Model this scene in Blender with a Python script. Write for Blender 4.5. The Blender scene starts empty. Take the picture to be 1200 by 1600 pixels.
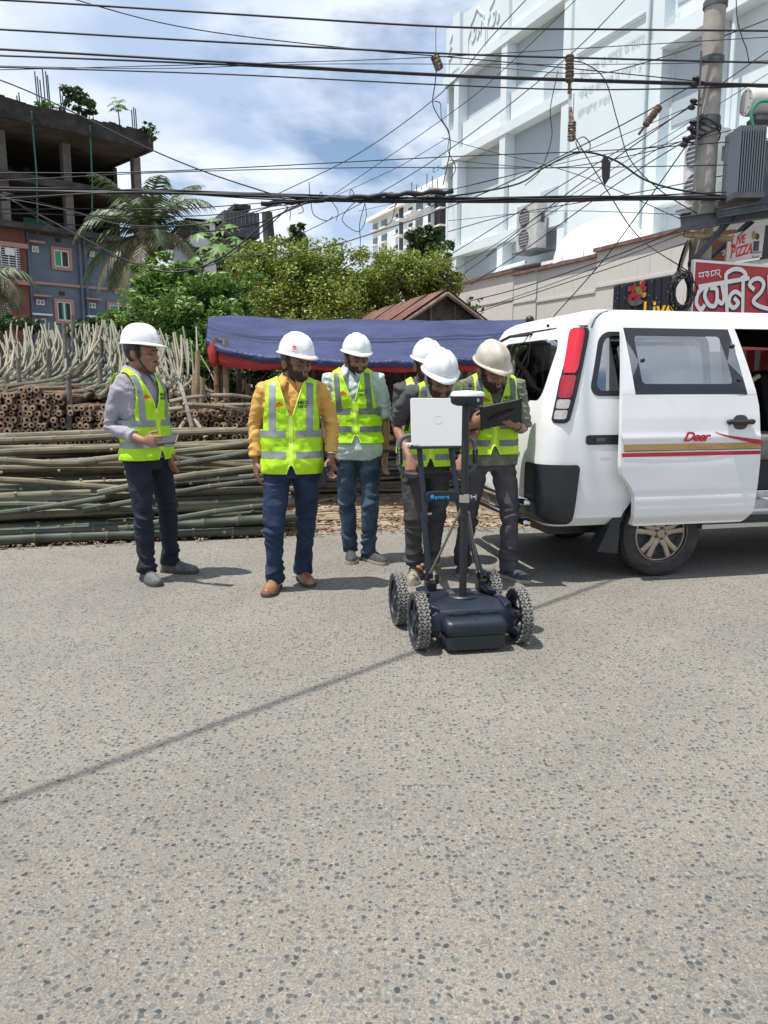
import bpy, bmesh, math, random
import numpy as np
from mathutils import Vector, Matrix, noise
random.seed(7); RNG = np.random.default_rng(7)
PI = math.pi
scene = bpy.context.scene
COL = scene.collection
# ------------------------------------------------------------------ camera
CAM_H = 1.36; FPX = 1204.0; PITCH = math.atan(200/1204)
cam_d = bpy.data.cameras.new('camera'); cam = bpy.data.objects.new('camera', cam_d); COL.objects.link(cam)
cam_d.sensor_fit = 'VERTICAL'; cam_d.sensor_height = 36; cam_d.sensor_width = 27
cam_d.lens = FPX/1600*36; cam_d.clip_end = 2000
cam.location = (0, 0, CAM_H); cam.rotation_euler = (PI/2-PITCH, 0, 0)
scene.camera = cam
# ------------------------------------------------------------------ sun and sky
SUN_DIR = Vector((-0.50, -0.24, 1.70)).normalized()
el = math.asin(SUN_DIR.z); az = math.atan2(SUN_DIR.x, SUN_DIR.y)
sd = bpy.data.lights.new('sun', 'SUN'); sun = bpy.data.objects.new('sun', sd); COL.objects.link(sun)
sd.energy = 5.0; sd.angle = math.radians(0.5); sd.color = (1.0, 0.955, 0.88)
sun.rotation_euler = SUN_DIR.to_track_quat('Z', 'Y').to_euler()
w = bpy.data.worlds.new('World'); scene.world = w; w.use_nodes = True
nt = w.node_tree; nd = nt.nodes; lk = nt.links
bg = nd['Background']; bg.inputs['Strength'].default_value = 0.12
sky = nd.new('ShaderNodeTexSky'); sky.sky_type = 'NISHITA'; sky.sun_disc = False
sky.sun_elevation = el; sky.sun_rotation = az; sky.dust_density = 1.2
tc = nd.new('ShaderNodeTexCoord')
sep = nd.new('ShaderNodeSeparateXYZ'); lk.new(tc.outputs['Generated'], sep.inputs[0])
def wmath(op, a, b=None):
    n = nd.new('ShaderNodeMath'); n.operation = op
    for i, x in enumerate((a, b)):
        if x is None: continue
        if isinstance(x, (int, float)): n.inputs[i].default_value = x
        else: lk.new(x, n.inputs[i])
    return n.outputs[0]
zz = wmath('ADD', wmath('MAXIMUM', sep.outputs['Z'], 0.0), 0.22)
cmb = nd.new('ShaderNodeCombineXYZ')
lk.new(wmath('DIVIDE', sep.outputs['X'], zz), cmb.inputs[0]); lk.new(wmath('DIVIDE', sep.outputs['Y'], zz), cmb.inputs[1])
n1 = nd.new('ShaderNodeTexNoise'); n1.inputs['Scale'].default_value = 1.35; n1.inputs['Detail'].default_value = 9; n1.inputs['Roughness'].default_value = .56; n1.inputs['Distortion'].default_value = .25
mp = nd.new('ShaderNodeMapping'); mp.inputs['Location'].default_value = (3.1, 1.7, 0)
lk.new(cmb.outputs[0], mp.inputs['Vector']); lk.new(mp.outputs[0], n1.inputs['Vector'])
cr = nd.new('ShaderNodeValToRGB'); cr.color_ramp.elements[0].position = .405; cr.color_ramp.elements[1].position = .505
lk.new(n1.outputs['Fac'], cr.inputs[0])
n2 = nd.new('ShaderNodeTexNoise'); n2.inputs['Scale'].default_value = 2.3; n2.inputs['Detail'].default_value = 8; n2.inputs['Roughness'].default_value = .5
mp2 = nd.new('ShaderNodeMapping'); mp2.inputs['Location'].default_value = (8.3, 5.1, 2)
lk.new(cmb.outputs[0], mp2.inputs['Vector']); lk.new(mp2.outputs[0], n2.inputs['Vector'])
cr2 = nd.new('ShaderNodeValToRGB'); cr2.color_ramp.elements[0].position = .36; cr2.color_ramp.elements[1].position = .62
cr2.color_ramp.elements[0].color = (3.5, 4.5, 6.1, 1); cr2.color_ramp.elements[1].color = (7.1, 7.5, 8.1, 1)
lk.new(n2.outputs['Fac'], cr2.inputs[0])
mx = nd.new('ShaderNodeMix'); mx.data_type = 'RGBA'
lk.new(cr.outputs[0], mx.inputs['Factor']); lk.new(sky.outputs[0], mx.inputs['A']); lk.new(cr2.outputs[0], mx.inputs['B'])
lk.new(mx.outputs['Result'], bg.inputs['Color'])
vs = scene.view_settings; vs.view_transform = 'Standard'; vs.look = 'None'; vs.exposure = 0.28; vs.gamma = 1
vs.use_curve_mapping = False
# ------------------------------------------------------------------ helpers
def ray(u, v):
    x = (u-600)/FPX; y = -(v-800)/FPX
    return Vector((x, math.cos(PITCH)+y*math.sin(PITCH), -math.sin(PITCH)+y*math.cos(PITCH)))
def P(u, v, Y):
    r = ray(u, v); return Vector((0, 0, CAM_H))+r*(Y/r.y)
def G(u, v, z=0.0):
    r = ray(u, v); return Vector((0, 0, CAM_H))+r*((z-CAM_H)/r.z)
class Frame:
    """A vertical facade plane: t along it, n out of it, z up."""
    def __init__(s, o, a, n):
        s.o = Vector((o[0], o[1], 0)); s.a = Vector((a[0], a[1], 0)).normalized(); s.n = Vector((n[0], n[1], 0)).normalized()
        s.n = (s.n-s.a*s.n.dot(s.a)).normalized()
    def w(s, t, n, z): return s.o+s.a*t+s.n*n+Vector((0, 0, z))
    def inv(s, u, v, n=0.0):
        r = ray(u, v); oo = s.o+s.n*n
        k = oo.dot(s.n)/r.dot(s.n); q = Vector((0, 0, CAM_H))+r*k
        return (q-oo).dot(s.a), q.z
def tag(o, label=None, cat=None, group=None, kind=None):
    if label: o['label'] = label
    if cat: o['category'] = cat
    if group: o['group'] = group
    if kind: o['kind'] = kind
    return o
def empty(name, loc=(0, 0, 0), rz=0, label=None, cat=None, group=None):
    o = bpy.data.objects.new(name, None); COL.objects.link(o)
    o.location = loc; o.rotation_euler = (0, 0, rz); o.empty_display_size = .2
    return tag(o, label, cat, group)
def copy_tree(o, parent=None):
    c = o.copy(); COL.objects.link(c); c.parent = parent
    for ch in list(o.children): copy_tree(ch, c)
    return c
class MB:
    def __init__(s): s.v = []; s.f = []; s.m = []
    def add(s, vs, fs, m=0):
        b = len(s.v); s.v += [tuple(x) for x in vs]; s.f += [tuple(i+b for i in f) for f in fs]; s.m += [m]*len(fs); return s
    def box(s, c, d, m=0, R=None):
        x, y, z = d[0]/2, d[1]/2, d[2]/2
        vs = [Vector((sx*x, sy*y, sz*z)) for sx in (-1, 1) for sy in (-1, 1) for sz in (-1, 1)]
        if R is not None: vs = [R@q for q in vs]
        c = Vector(c)
        return s.add([q+c for q in vs], [(0, 1, 3, 2), (4, 6, 7, 5), (0, 4, 5, 1), (2, 3, 7, 6), (0, 2, 6, 4), (1, 5, 7, 3)], m)
    def fbox(s, F, t0, t1, n0, n1, z0, z1, m=0):
        vs = [F.w(t, n, z) for t in (t0, t1) for n in (n0, n1) for z in (z0, z1)]
        return s.add(vs, [(0, 1, 3, 2), (4, 6, 7, 5), (0, 4, 5, 1), (2, 3, 7, 6), (0, 2, 6, 4), (1, 5, 7, 3)], m)
    def hexa(s, vs, m=0):   # 4 front + 4 back
        return s.add(vs, [(0, 1, 2, 3), (7, 6, 5, 4), (0, 4, 5, 1), (1, 5, 6, 2), (2, 6, 7, 3), (3, 7, 4, 0)], m)
    def tube(s, path, r, seg=8, m=0, up=None, cap=True, capm=None):
        path = [Vector(p) for p in path]; n = len(path)
        if not isinstance(r, (list, tuple)): r = [r]*n
        r = [(q, q) if not isinstance(q, (tuple, list)) else q for q in r]
        vs = []; u_ = Vector(up) if up is not None else None
        for i, p in enumerate(path):
            d = (path[min(i+1, n-1)]-path[max(i-1, 0)])
            if d.length < 1e-9: d = Vector((0, 0, 1))
            d.normalize()
            if u_ is None: u_ = Vector((0, 0, 1)) if abs(d.z) < .9 else Vector((0, 1, 0))
            ref = Vector(up) if up is not None and abs(d.dot(Vector(up).normalized())) < .98 else u_
            sd_ = d.cross(ref)
            if sd_.length < 1e-6: sd_ = d.orthogonal()
            sd_.normalize(); un = sd_.cross(d).normalized(); u_ = un
            for k in range(seg):
                a = 2*PI*k/seg; vs.append(p+sd_*(math.cos(a)*r[i][0])+un*(math.sin(a)*r[i][1]))
        fs = []
        for i in range(n-1):
            for k in range(seg):
                k2 = (k+1) % seg; fs.append((i*seg+k, i*seg+k2, (i+1)*seg+k2, (i+1)*seg+k))
        s.add(vs, fs, m)
        if cap:
            b = len(s.v)-n*seg
            s.f.append(tuple(b+k for k in range(seg))[::-1]); s.f.append(tuple(b+(n-1)*seg+k for k in range(seg)))
            s.m += [m if capm is None else capm]*2
        return s
    def ball(s, c, r, seg=14, rings=9, m=0, R=None):
        c = Vector(c); r = r if isinstance(r, (tuple, list)) else (r, r, r); vs = []; fs = []
        top = Vector((0, 0, r[2])); bot = Vector((0, 0, -r[2]))
        for i in range(1, rings):
            a = PI*i/rings
            for k in range(seg):
                b = 2*PI*k/seg; vs.append(Vector((r[0]*math.sin(a)*math.cos(b), r[1]*math.sin(a)*math.sin(b), r[2]*math.cos(a))))
        vs += [top, bot]
        if R is not None: vs = [R@q for q in vs]
        T = len(vs)-2; B = T+1
        for k in range(seg):
            k2 = (k+1) % seg
            fs.append((T, k, k2)); fs.append((B, (rings-2)*seg+k2, (rings-2)*seg+k))
            for i in range(rings-2): fs.append((i*seg+k, (i+1)*seg+k, (i+1)*seg+k2, i*seg+k2))
        return s.add([q+c for q in vs], fs, m)
    def lathe(s, prof, o, axis, seg=24, m=0, closed=False):
        """prof: list of (r, h) along axis from o"""
        o = Vector(o); ax = Vector(axis).normalized(); e1 = ax.orthogonal().normalized(); e2 = ax.cross(e1)
        vs = []; n = len(prof)
        for r, h in prof:
            for k in range(seg):
                a = 2*PI*k/seg; vs.append(o+ax*h+e1*(r*math.cos(a))+e2*(r*math.sin(a)))
        fs = []
        for i in range(n if closed else n-1):
            j = (i+1) % n
            for k in range(seg):
                k2 = (k+1) % seg; fs.append((i*seg+k, i*seg+k2, j*seg+k2, j*seg+k))
        return s.add(vs, fs, m)
    def prism(s, poly, h0, h1, fn, m=0):
        """poly of 2D points, fn(a,b,h)->3D"""
        n = len(poly); vs = [fn(a, b, h0) for a, b in poly]+[fn(a, b, h1) for a, b in poly]
        fs = [tuple(range(n))[::-1], tuple(range(n, 2*n))]+[(i, (i+1) % n, n+(i+1) % n, n+i) for i in range(n)]
        return s.add(vs, fs, m)
    def grid(s, rows, m=0, closed=False):
        nr = len(rows); nc = len(rows[0]); fs = []
        for i in range(nr-1):
            for k in range(nc if closed else nc-1):
                k2 = (k+1) % nc; fs.append((i*nc+k, i*nc+k2, (i+1)*nc+k2, (i+1)*nc+k))
        return s.add([p for r in rows for p in r], fs, m)
    def mesh(s, name, mats, smooth=False, off=None):
        me = bpy.data.meshes.new(name)
        vs = s.v if off is None else [(a-off[0], b-off[1], c-off[2]) for a, b, c in s.v]
        me.from_pydata(vs, [], s.f)
        for mt in (mats if isinstance(mats, (list, tuple)) else [mats]): me.materials.append(mt)
        me.polygons.foreach_set('material_index', s.m)
        me.update()
        if smooth:
            me.polygons.foreach_set('use_smooth', [True]*len(me.polygons))
            if smooth != 'all': me.set_sharp_from_angle(angle=math.radians(38))
        return me
    def build(s, name, mats, parent=None, smooth=False, local=False, fix=True):
        """geometry given in world space unless local; a parent with a pure translation is subtracted"""
        off = None
        if parent is not None and not local: off = tuple(parent.location) if parent.parent is None else PT(parent)
        me = s.mesh(name, mats, smooth, off)
        if fix:
            bm = bmesh.new(); bm.from_mesh(me); bmesh.ops.recalc_face_normals(bm, faces=bm.faces); bm.to_mesh(me); bm.free()
        o = bpy.data.objects.new(name, me); COL.objects.link(o)
        if parent is not None: o.parent = parent
        return o
def PT(o):
    t = Vector((0, 0, 0))
    while o is not None: t = t+o.location; o = o.parent
    return tuple(t)
def link(name, me, parent=None):
    o = bpy.data.objects.new(name, me); COL.objects.link(o); o.parent = parent; return o
def vox(mb, name, mats, parent, size, smooth=2, disp=None, local=True):
    me = mb.mesh(name, mats); t = bpy.data.objects.new('tmp', me); COL.objects.link(t)
    md = t.modifiers.new('r', 'REMESH'); md.mode = 'VOXEL'; md.voxel_size = size; md.use_smooth_shade = True
    if smooth:
        sm = t.modifiers.new('s', 'SMOOTH'); sm.iterations = smooth; sm.factor = .5
    dg = bpy.context.evaluated_depsgraph_get(); dg.update()
    nm = bpy.data.meshes.new_from_object(t.evaluated_get(dg)); nm.name = name
    bpy.data.objects.remove(t); bpy.data.meshes.remove(me)
    if disp is not None:
        n = len(nm.vertices); co = np.empty(n*3, np.float32); nm.vertices.foreach_get('co', co); co = co.reshape(-1, 3)
        no = np.empty(n*3, np.float32); nm.vertices.foreach_get('normal', no); no = no.reshape(-1, 3)
        dd = np.array([disp(Vector(c)) for c in co.tolist()], np.float32)
        co += no*dd[:, None]; nm.vertices.foreach_set('co', co.ravel()); nm.update()
    nm.polygons.foreach_set('use_smooth', [True]*len(nm.polygons))
    o = bpy.data.objects.new(name, nm); COL.objects.link(o); o.parent = parent
    return o
def cutobj(me, cutters):
    """boolean differences"""
    t = bpy.data.objects.new('tmp', me); COL.objects.link(t); cs = []
    for c in cutters:
        co = bpy.data.objects.new('cut', c); COL.objects.link(co); cs.append(co)
        md = t.modifiers.new('b', 'BOOLEAN'); md.operation = 'DIFFERENCE'; md.object = co; md.solver = 'EXACT'
    dg = bpy.context.evaluated_depsgraph_get(); dg.update()
    nm = bpy.data.meshes.new_from_object(t.evaluated_get(dg))
    bpy.data.objects.remove(t)
    for c in cs: bpy.data.objects.remove(c)
    return nm
def catmull(pts, k=6):
    pts = [Vector(p) for p in pts]; out = []
    q = [pts[0]*2-pts[1]]+pts+[pts[-1]*2-pts[-2]]
    for i in range(1, len(q)-2):
        for j in range(k):
            t = j/k; a, b, c, d = q[i-1], q[i], q[i+1], q[i+2]
            out.append(.5*((2*b)+(c-a)*t+(2*a-5*b+4*c-d)*t*t+(3*b-a-3*c+d)*t**3))
    out.append(pts[-1]); return out
# ------------------------------------------------------------------ materials
def setp(b, n, v):
    if n in b.inputs: b.inputs[n].default_value = v
def mat(name, col, rough=.7, col2=None, scale=6.0, metal=0.0, bump=0.0, bscale=None, mixpos=(.4, .6), stretch=None, spec=None, coat=0, sub=0, detail=6, trans=0.0):
    m = bpy.data.materials.new(name); m.use_nodes = True; t = m.node_tree; b = t.nodes['Principled BSDF']
    b.inputs['Base Color'].default_value = (*col, 1); b.inputs['Roughness'].default_value = rough; b.inputs['Metallic'].default_value = metal
    if spec is not None: setp(b, 'Specular IOR Level', spec)
    if coat: setp(b, 'Coat Weight', coat); setp(b, 'Coat Roughness', .06)
    if sub: setp(b, 'Subsurface Weight', sub); setp(b, 'Subsurface Radius', (.01, .004, .002)); setp(b, 'Subsurface Scale', 1)
    if trans: setp(b, 'Transmission Weight', trans)
    if col2 is not None or bump:
        c = t.nodes.new('ShaderNodeTexCoord'); vec = c.outputs['Object']
        if stretch:
            mpn = t.nodes.new('ShaderNodeMapping'); mpn.inputs['Scale'].default_value = stretch; t.links.new(vec, mpn.inputs[0]); vec = mpn.outputs[0]
    if col2 is not None:
        n = t.nodes.new('ShaderNodeTexNoise'); n.inputs['Scale'].default_value = scale; n.inputs['Detail'].default_value = detail; n.inputs['Roughness'].default_value = .6
        t.links.new(vec, n.inputs['Vector'])
        r = t.nodes.new('ShaderNodeValToRGB'); r.color_ramp.elements[0].position = mixpos[0]; r.color_ramp.elements[1].position = mixpos[1]
        r.color_ramp.elements[0].color = (*col, 1); r.color_ramp.elements[1].color = (*col2, 1)
        t.links.new(n.outputs['Fac'], r.inputs[0]); t.links.new(r.outputs[0], b.inputs['Base Color'])
    if bump:
        n = t.nodes.new('ShaderNodeTexNoise'); n.inputs['Scale'].default_value = bscale or scale*3; n.inputs['Detail'].default_value = 5
        t.links.new(vec, n.inputs['Vector'])
        bp = t.nodes.new('ShaderNodeBump'); bp.inputs['Strength'].default_value = min(1, bump); bp.inputs['Distance'].default_value = .02
        t.links.new(n.outputs['Fac'], bp.inputs['Height']); t.links.new(bp.outputs[0], b.inputs['Normal'])
    return m
def leafmat(name, c1, c2, tr=.25, rough=.5):
    """leaf: per-island random colour between two greens, a little light passing through"""
    m = bpy.data.materials.new(name); m.use_nodes = True; t = m.node_tree; b = t.nodes['Principled BSDF']
    g = t.nodes.new('ShaderNodeNewGeometry'); r = t.nodes.new('ShaderNodeValToRGB')
    r.color_ramp.elements[0].color = (*c1, 1); r.color_ramp.elements[1].color = (*c2, 1)
    t.links.new(g.outputs['Random Per Island'], r.inputs[0]); t.links.new(r.outputs[0], b.inputs['Base Color']); b.inputs['Roughness'].default_value = rough
    tl = t.nodes.new('ShaderNodeBsdfTranslucent'); t.links.new(r.outputs[0], tl.inputs['Color'])
    mx = t.nodes.new('ShaderNodeMixShader'); mx.inputs[0].default_value = tr
    out = t.nodes['Material Output']; t.links.new(b.outputs[0], mx.inputs[1]); t.links.new(tl.outputs[0], mx.inputs[2]); t.links.new(mx.outputs[0], out.inputs[0])
    return m
def glassmat(name, tint, refl=.06):
    m = bpy.data.materials.new(name); m.use_nodes = True; t = m.node_tree; t.nodes.remove(t.nodes['Principled BSDF'])
    tr = t.nodes.new('ShaderNodeBsdfTransparent'); tr.inputs[0].default_value = (*tint, 1)
    gl = t.nodes.new('ShaderNodeBsdfGlossy'); gl.inputs['Roughness'].default_value = .03; gl.inputs['Color'].default_value = (.95, .97, 1, 1)
    fr = t.nodes.new('ShaderNodeFresnel'); fr.inputs[0].default_value = 1.5
    ad = t.nodes.new('ShaderNodeMath'); ad.operation = 'ADD'; ad.inputs[1].default_value = refl; t.links.new(fr.outputs[0], ad.inputs[0])
    mx = t.nodes.new('ShaderNodeMixShader'); t.links.new(ad.outputs[0], mx.inputs[0]); t.links.new(tr.outputs[0], mx.inputs[1]); t.links.new(gl.outputs[0], mx.inputs[2])
    t.links.new(mx.outputs[0], t.nodes['Material Output'].inputs[0]); return m
def asphalt():
    m = bpy.data.materials.new('asphalt'); m.use_nodes = True; t = m.node_tree; b = t.nodes['Principled BSDF']; N = t.nodes.new; L = t.links.new
    c = N('ShaderNodeTexCoord'); ob = c.outputs['Object']
    dn = N('ShaderNodeTexNoise'); dn.inputs['Scale'].default_value = 45; dn.inputs['Detail'].default_value = 3; L(ob, dn.inputs['Vector'])
    dm = N('ShaderNodeMixRGB'); dm.blend_type = 'ADD'; dm.inputs[0].default_value = .018; L(ob, dm.inputs[1]); L(dn.outputs['Color'], dm.inputs[2])
    def vor(scale, lo, hi, off):
        mpn = N('ShaderNodeMapping'); mpn.inputs['Location'].default_value = off; L(dm.outputs[0], mpn.inputs[0])
        v = N('ShaderNodeTexVoronoi'); v.voronoi_dimensions = '2D'; v.inputs['Scale'].default_value = scale; L(mpn.outputs[0], v.inputs['Vector'])
        sx = N('ShaderNodeSeparateColor'); L(v.outputs['Color'], sx.inputs[0])
        # stone where distance < size picked per cell
        mr = N('ShaderNodeMapRange'); mr.inputs['From Min'].default_value = 0; mr.inputs['From Max'].default_value = 1; mr.inputs['To Min'].default_value = lo; mr.inputs['To Max'].default_value = hi; L(sx.outputs[0], mr.inputs[0])
        sb = N('ShaderNodeMath'); sb.operation = 'SUBTRACT'; L(mr.outputs[0], sb.inputs[0]); L(v.outputs['Distance'], sb.inputs[1])
        ml = N('ShaderNodeMath'); ml.operation = 'MULTIPLY'; ml.inputs[1].default_value = 14; ml.use_clamp = True; L(sb.outputs[0], ml.inputs[0])
        return ml.outputs[0], sx
    f1, s1 = vor(50, -.02, .46, (0, 0, 0)); f2, s2 = vor(92, -.12, .5, (3, 5, 1)); f3, s3 = vor(66, -.75, .40, (9, 2, 1))
    base = N('ShaderNodeTexNoise'); base.inputs['Scale'].default_value = .9; base.inputs['Detail'].default_value = 8; base.inputs['Roughness'].default_value = .65; L(ob, base.inputs['Vector'])
    r0 = N('ShaderNodeValToRGB'); r0.color_ramp.elements[0].position = .3; r0.color_ramp.elements[1].position = .7
    r0.color_ramp.elements[0].color = (.210, .198, .180, 1); r0.color_ramp.elements[1].color = (.276, .262, .240, 1); L(base.outputs['Fac'], r0.inputs[0])
    fine = N('ShaderNodeTexNoise'); fine.inputs['Scale'].default_value = 150; fine.inputs['Detail'].default_value = 4; fine.inputs['Roughness'].default_value = .7; L(ob, fine.inputs['Vector'])
    rf = N('ShaderNodeValToRGB'); rf.color_ramp.elements[0].position = .3; rf.color_ramp.elements[1].position = .72; rf.color_ramp.elements[0].color = (.38, .38, .37, 1); rf.color_ramp.elements[1].color = (1.38, 1.36, 1.33, 1); L(fine.outputs['Fac'], rf.inputs[0])
    mu = N('ShaderNodeMixRGB'); mu.blend_type = 'MULTIPLY'; mu.inputs[0].default_value = 1; L(r0.outputs[0], mu.inputs[1]); L(rf.outputs[0], mu.inputs[2])
    def mixc(fac, a, colA, colB, sc):
        rr = N('ShaderNodeValToRGB'); rr.color_ramp.elements[0].color = (*colA, 1); rr.color_ramp.elements[1].color = (*colB, 1); L(sc.outputs[1], rr.inputs[0])
        x = N('ShaderNodeMixRGB'); L(fac, x.inputs[0]); L(a, x.inputs[1]); L(rr.outputs[0], x.inputs[2]); return x.outputs[0]
    a = mixc(f2, mu.outputs[0], (.12, .115, .105), (.29, .27, .24), s2)
    a = mixc(f3, a, (.17, .16, .14), (.31, .295, .27), s3)
    a = mixc(f1, a, (.048, .056, .060), (.185, .188, .180), s1)
    # old oil stains and a darker worn band, hairline cracks
    st = N('ShaderNodeTexNoise'); st.inputs['Scale'].default_value = .42; st.inputs['Detail'].default_value = 9; st.inputs['Roughness'].default_value = .68; st.inputs['Distortion'].default_value = .6; L(ob, st.inputs['Vector'])
    rs_ = N('ShaderNodeValToRGB'); rs_.color_ramp.elements[0].position = .28; rs_.color_ramp.elements[1].position = .56; rs_.color_ramp.elements[0].color = (.84, .84, .84, 1); rs_.color_ramp.elements[1].color = (1.06, 1.05, 1.03, 1); L(st.outputs['Fac'], rs_.inputs[0])
    m1 = N('ShaderNodeMixRGB'); m1.blend_type = 'MULTIPLY'; m1.inputs[0].default_value = 1; L(a, m1.inputs[1]); L(rs_.outputs[0], m1.inputs[2])
    wn = N('ShaderNodeTexNoise'); wn.inputs['Scale'].default_value = 3.0; wn.inputs['Detail'].default_value = 6; L(ob, wn.inputs['Vector'])
    wm = N('ShaderNodeMixRGB'); wm.blend_type = 'ADD'; wm.inputs[0].default_value = .5; L(ob, wm.inputs[1]); L(wn.outputs['Color'], wm.inputs[2])
    vc_ = N('ShaderNodeTexVoronoi'); vc_.voronoi_dimensions = '2D'; vc_.feature = 'DISTANCE_TO_EDGE'; vc_.inputs['Scale'].default_value = .42; L(wm.outputs[0], vc_.inputs['Vector'])
    rc_k = N('ShaderNodeValToRGB'); rc_k.color_ramp.elements[0].position = .0; rc_k.color_ramp.elements[1].position = .006; rc_k.color_ramp.elements[0].color = (.86, .86, .86, 1); rc_k.color_ramp.elements[1].color = (1, 1, 1, 1); L(vc_.outputs['Distance'], rc_k.inputs[0])
    m2 = N('ShaderNodeMixRGB'); m2.blend_type = 'MULTIPLY'; m2.inputs[0].default_value = 1; L(m1.outputs[0], m2.inputs[1]); L(rc_k.outputs[0], m2.inputs[2])
    L(m2.outputs[0], b.inputs['Base Color'])
    # traffic sheen / roughness
    b.inputs['Roughness'].default_value = .82; setp(b, 'Specular IOR Level', .35)
    hs = N('ShaderNodeMath'); hs.operation = 'MULTIPLY_ADD'; hs.inputs[1].default_value = -.35; L(f1, hs.inputs[0]); L(fine.outputs['Fac'], hs.inputs[2])
    bp = N('ShaderNodeBump'); bp.inputs['Strength'].default_value = .75; bp.inputs['Distance'].default_value = .006; L(hs.outputs[0], bp.inputs['Height']); L(bp.outputs[0], b.inputs['Normal'])
    return m
M = {}
M['asphalt'] = asphalt()
M['dirt'] = mat('dirt', (.16, .115, .075), .95, (.36, .28, .20), 3.5, bump=1, bscale=30, mixpos=(.38, .6))
M['concrete'] = mat('concrete', (.12, .115, .11), .85, (.17, .165, .155), 3, bump=.25, bscale=30)
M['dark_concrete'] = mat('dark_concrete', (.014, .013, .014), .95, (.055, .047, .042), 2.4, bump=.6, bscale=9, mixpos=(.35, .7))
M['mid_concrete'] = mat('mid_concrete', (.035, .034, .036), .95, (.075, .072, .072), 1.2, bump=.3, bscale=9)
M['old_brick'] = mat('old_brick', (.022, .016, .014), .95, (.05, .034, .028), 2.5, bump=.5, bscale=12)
M['blue_paint'] = mat('blue_paint', (.095, .130, .175), .8, (.12, .16, .215), .8, bump=.08, bscale=20)
M['red_paint'] = mat('red_paint', (.12, .042, .036), .8, (.16, .055, .045), 1.2, bump=.1)
M['pink_trim'] = mat('pink_trim', (.36, .21, .19), .8)
M['white_frame'] = mat('white_frame', (.62, .64, .66), .5)
M['dark_room'] = mat('dark_room', (.012, .013, .016), .5)
M['green_pane'] = mat('green_pane', (.02, .26, .12), .35, (.03, .34, .16), 2)
M['win_glass'] = mat('win_glass', (.03, .04, .055), .08, spec=.8)
M['wb_white'] = mat('wb_white', (.64, .715, .74), .8, (.69, .76, .785), .5, bump=.06, bscale=5)
M['wb_panel'] = mat('wb_panel', (.41, .48, .525), .75, (.44, .51, .555), .35)
M['wb_text'] = mat('wb_text', (.50, .57, .61), .8)
M['roof_white'] = mat('roof_white', (.85, .85, .84), .7, (.74, .74, .72), 2)
M['low_wall'] = mat('low_wall', (.54, .525, .49), .85, (.36, .345, .32), 2.2, bump=.12, bscale=14, mixpos=(.55, .85), stretch=(5, 5, .5))
M['coping'] = mat('coping', (.13, .065, .055), .8, (.20, .12, .10), 5)
M['rust'] = mat('rust', (.095, .042, .030), .85, (.19, .095, .072), 2.2, bump=.2, mixpos=(.35, .65), stretch=(1, 1, 1))
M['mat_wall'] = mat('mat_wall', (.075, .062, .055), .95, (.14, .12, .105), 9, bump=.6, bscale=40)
M['old_wood'] = mat('old_wood', (.13, .10, .08), .9, (.24, .19, .15), 8, bump=.4, stretch=(1, 1, .15))
M['grey_wood'] = mat('grey_wood', (.10, .09, .08), .9, (.2, .18, .16), 8, bump=.4)
M['bam_green'] = mat('bam_green', (.020, .028, .024), .6, (.095, .105, .070), 3.2, bump=.05, mixpos=(.3, .72), stretch=(.6, 3, 3))
M['bam_olive'] = mat('bam_olive', (.055, .055, .035), .6, (.21, .18, .11), 3.2, mixpos=(.3, .72), stretch=(.6, 3, 3))
M['bam_tan'] = mat('bam_tan', (.36, .29, .17), .5, (.25, .20, .12), 2.5, stretch=(.6, 3, 3))
M['bam_node'] = mat('bam_node', (.15, .14, .095), .7, (.07, .065, .045), 12)
M['bam_scar'] = mat('bam_scar', (.42, .27, .15), .8)
M['bam_pale'] = mat('bam_pale', (.10, .115, .09), .65, (.23, .225, .165), 3, mixpos=(.35, .65))
M['bam_pale2'] = mat('bam_pale2', (.27, .24, .18), .65, (.17, .15, .11), 3)
M['butt_side'] = mat('butt_side', (.19, .115, .065), .85, (.08, .055, .038), 8)
M['butt_end'] = mat('butt_end', (.40, .29, .19), .85, (.26, .18, .115), 14)
M['butt_hole'] = mat('butt_hole', (.03, .018, .012), .95)
M['post_red'] = mat('post_red', (.23, .11, .06), .6, (.32, .19, .10), 5)
M['post_tan'] = mat('post_tan', (.34, .25, .14), .6, (.22, .16, .09), 5)
M['tarp_blue'] = mat('tarp_blue', (.018, .027, .085), .5, (.032, .044, .125), 2, bump=.9, bscale=22, spec=.4, stretch=(1, 1, 1))
M['tarp_red'] = mat('tarp_red', (.30, .018, .02), .6, (.40, .03, .03), 3)
M['skin'] = mat('skin', (.30, .155, .095), .5, (.26, .125, .075), 20, sub=.08)
M['skin2'] = mat('skin2', (.255, .125, .078), .5, (.21, .10, .062), 20, sub=.08)
M['hair'] = mat('hair', (.012, .010, .009), .6, (.02, .016, .013), 60, bump=.5, bscale=120)
M['beard'] = mat('beard', (.022, .015, .012), .8, (.05, .03, .022), 90, bump=.5, bscale=160)
M['eye'] = mat('eye', (.10, .085, .08), .6); M['iris'] = mat('iris', (.015, .01, .008), .15)
M['lip'] = mat('lip', (.16, .06, .05), .5)
M['helmet'] = mat('helmet', (.72, .74, .76), .34, (.60, .61, .61), 16, coat=.2, mixpos=(.60, .78))
M['helmet_dirty'] = mat('helmet_dirty', (.52, .48, .40), .5, (.40, .36, .29), 14, coat=.1)
M['black'] = mat('black', (.015, .015, .017), .45)
M['black_plastic'] = mat('black_plastic', (.018, .02, .024), .4)
M['navy_plastic'] = mat('navy_plastic', (.007, .012, .023), .42, (.010, .016, .029), 8, bump=.05, bscale=300)
M['lime'] = mat('lime', (.46, .78, .010), .6, (.38, .68, .008), 5, bump=.8, bscale=11)
M['lime_edge'] = mat('lime_edge', (.62, .85, .10), .6)
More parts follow.
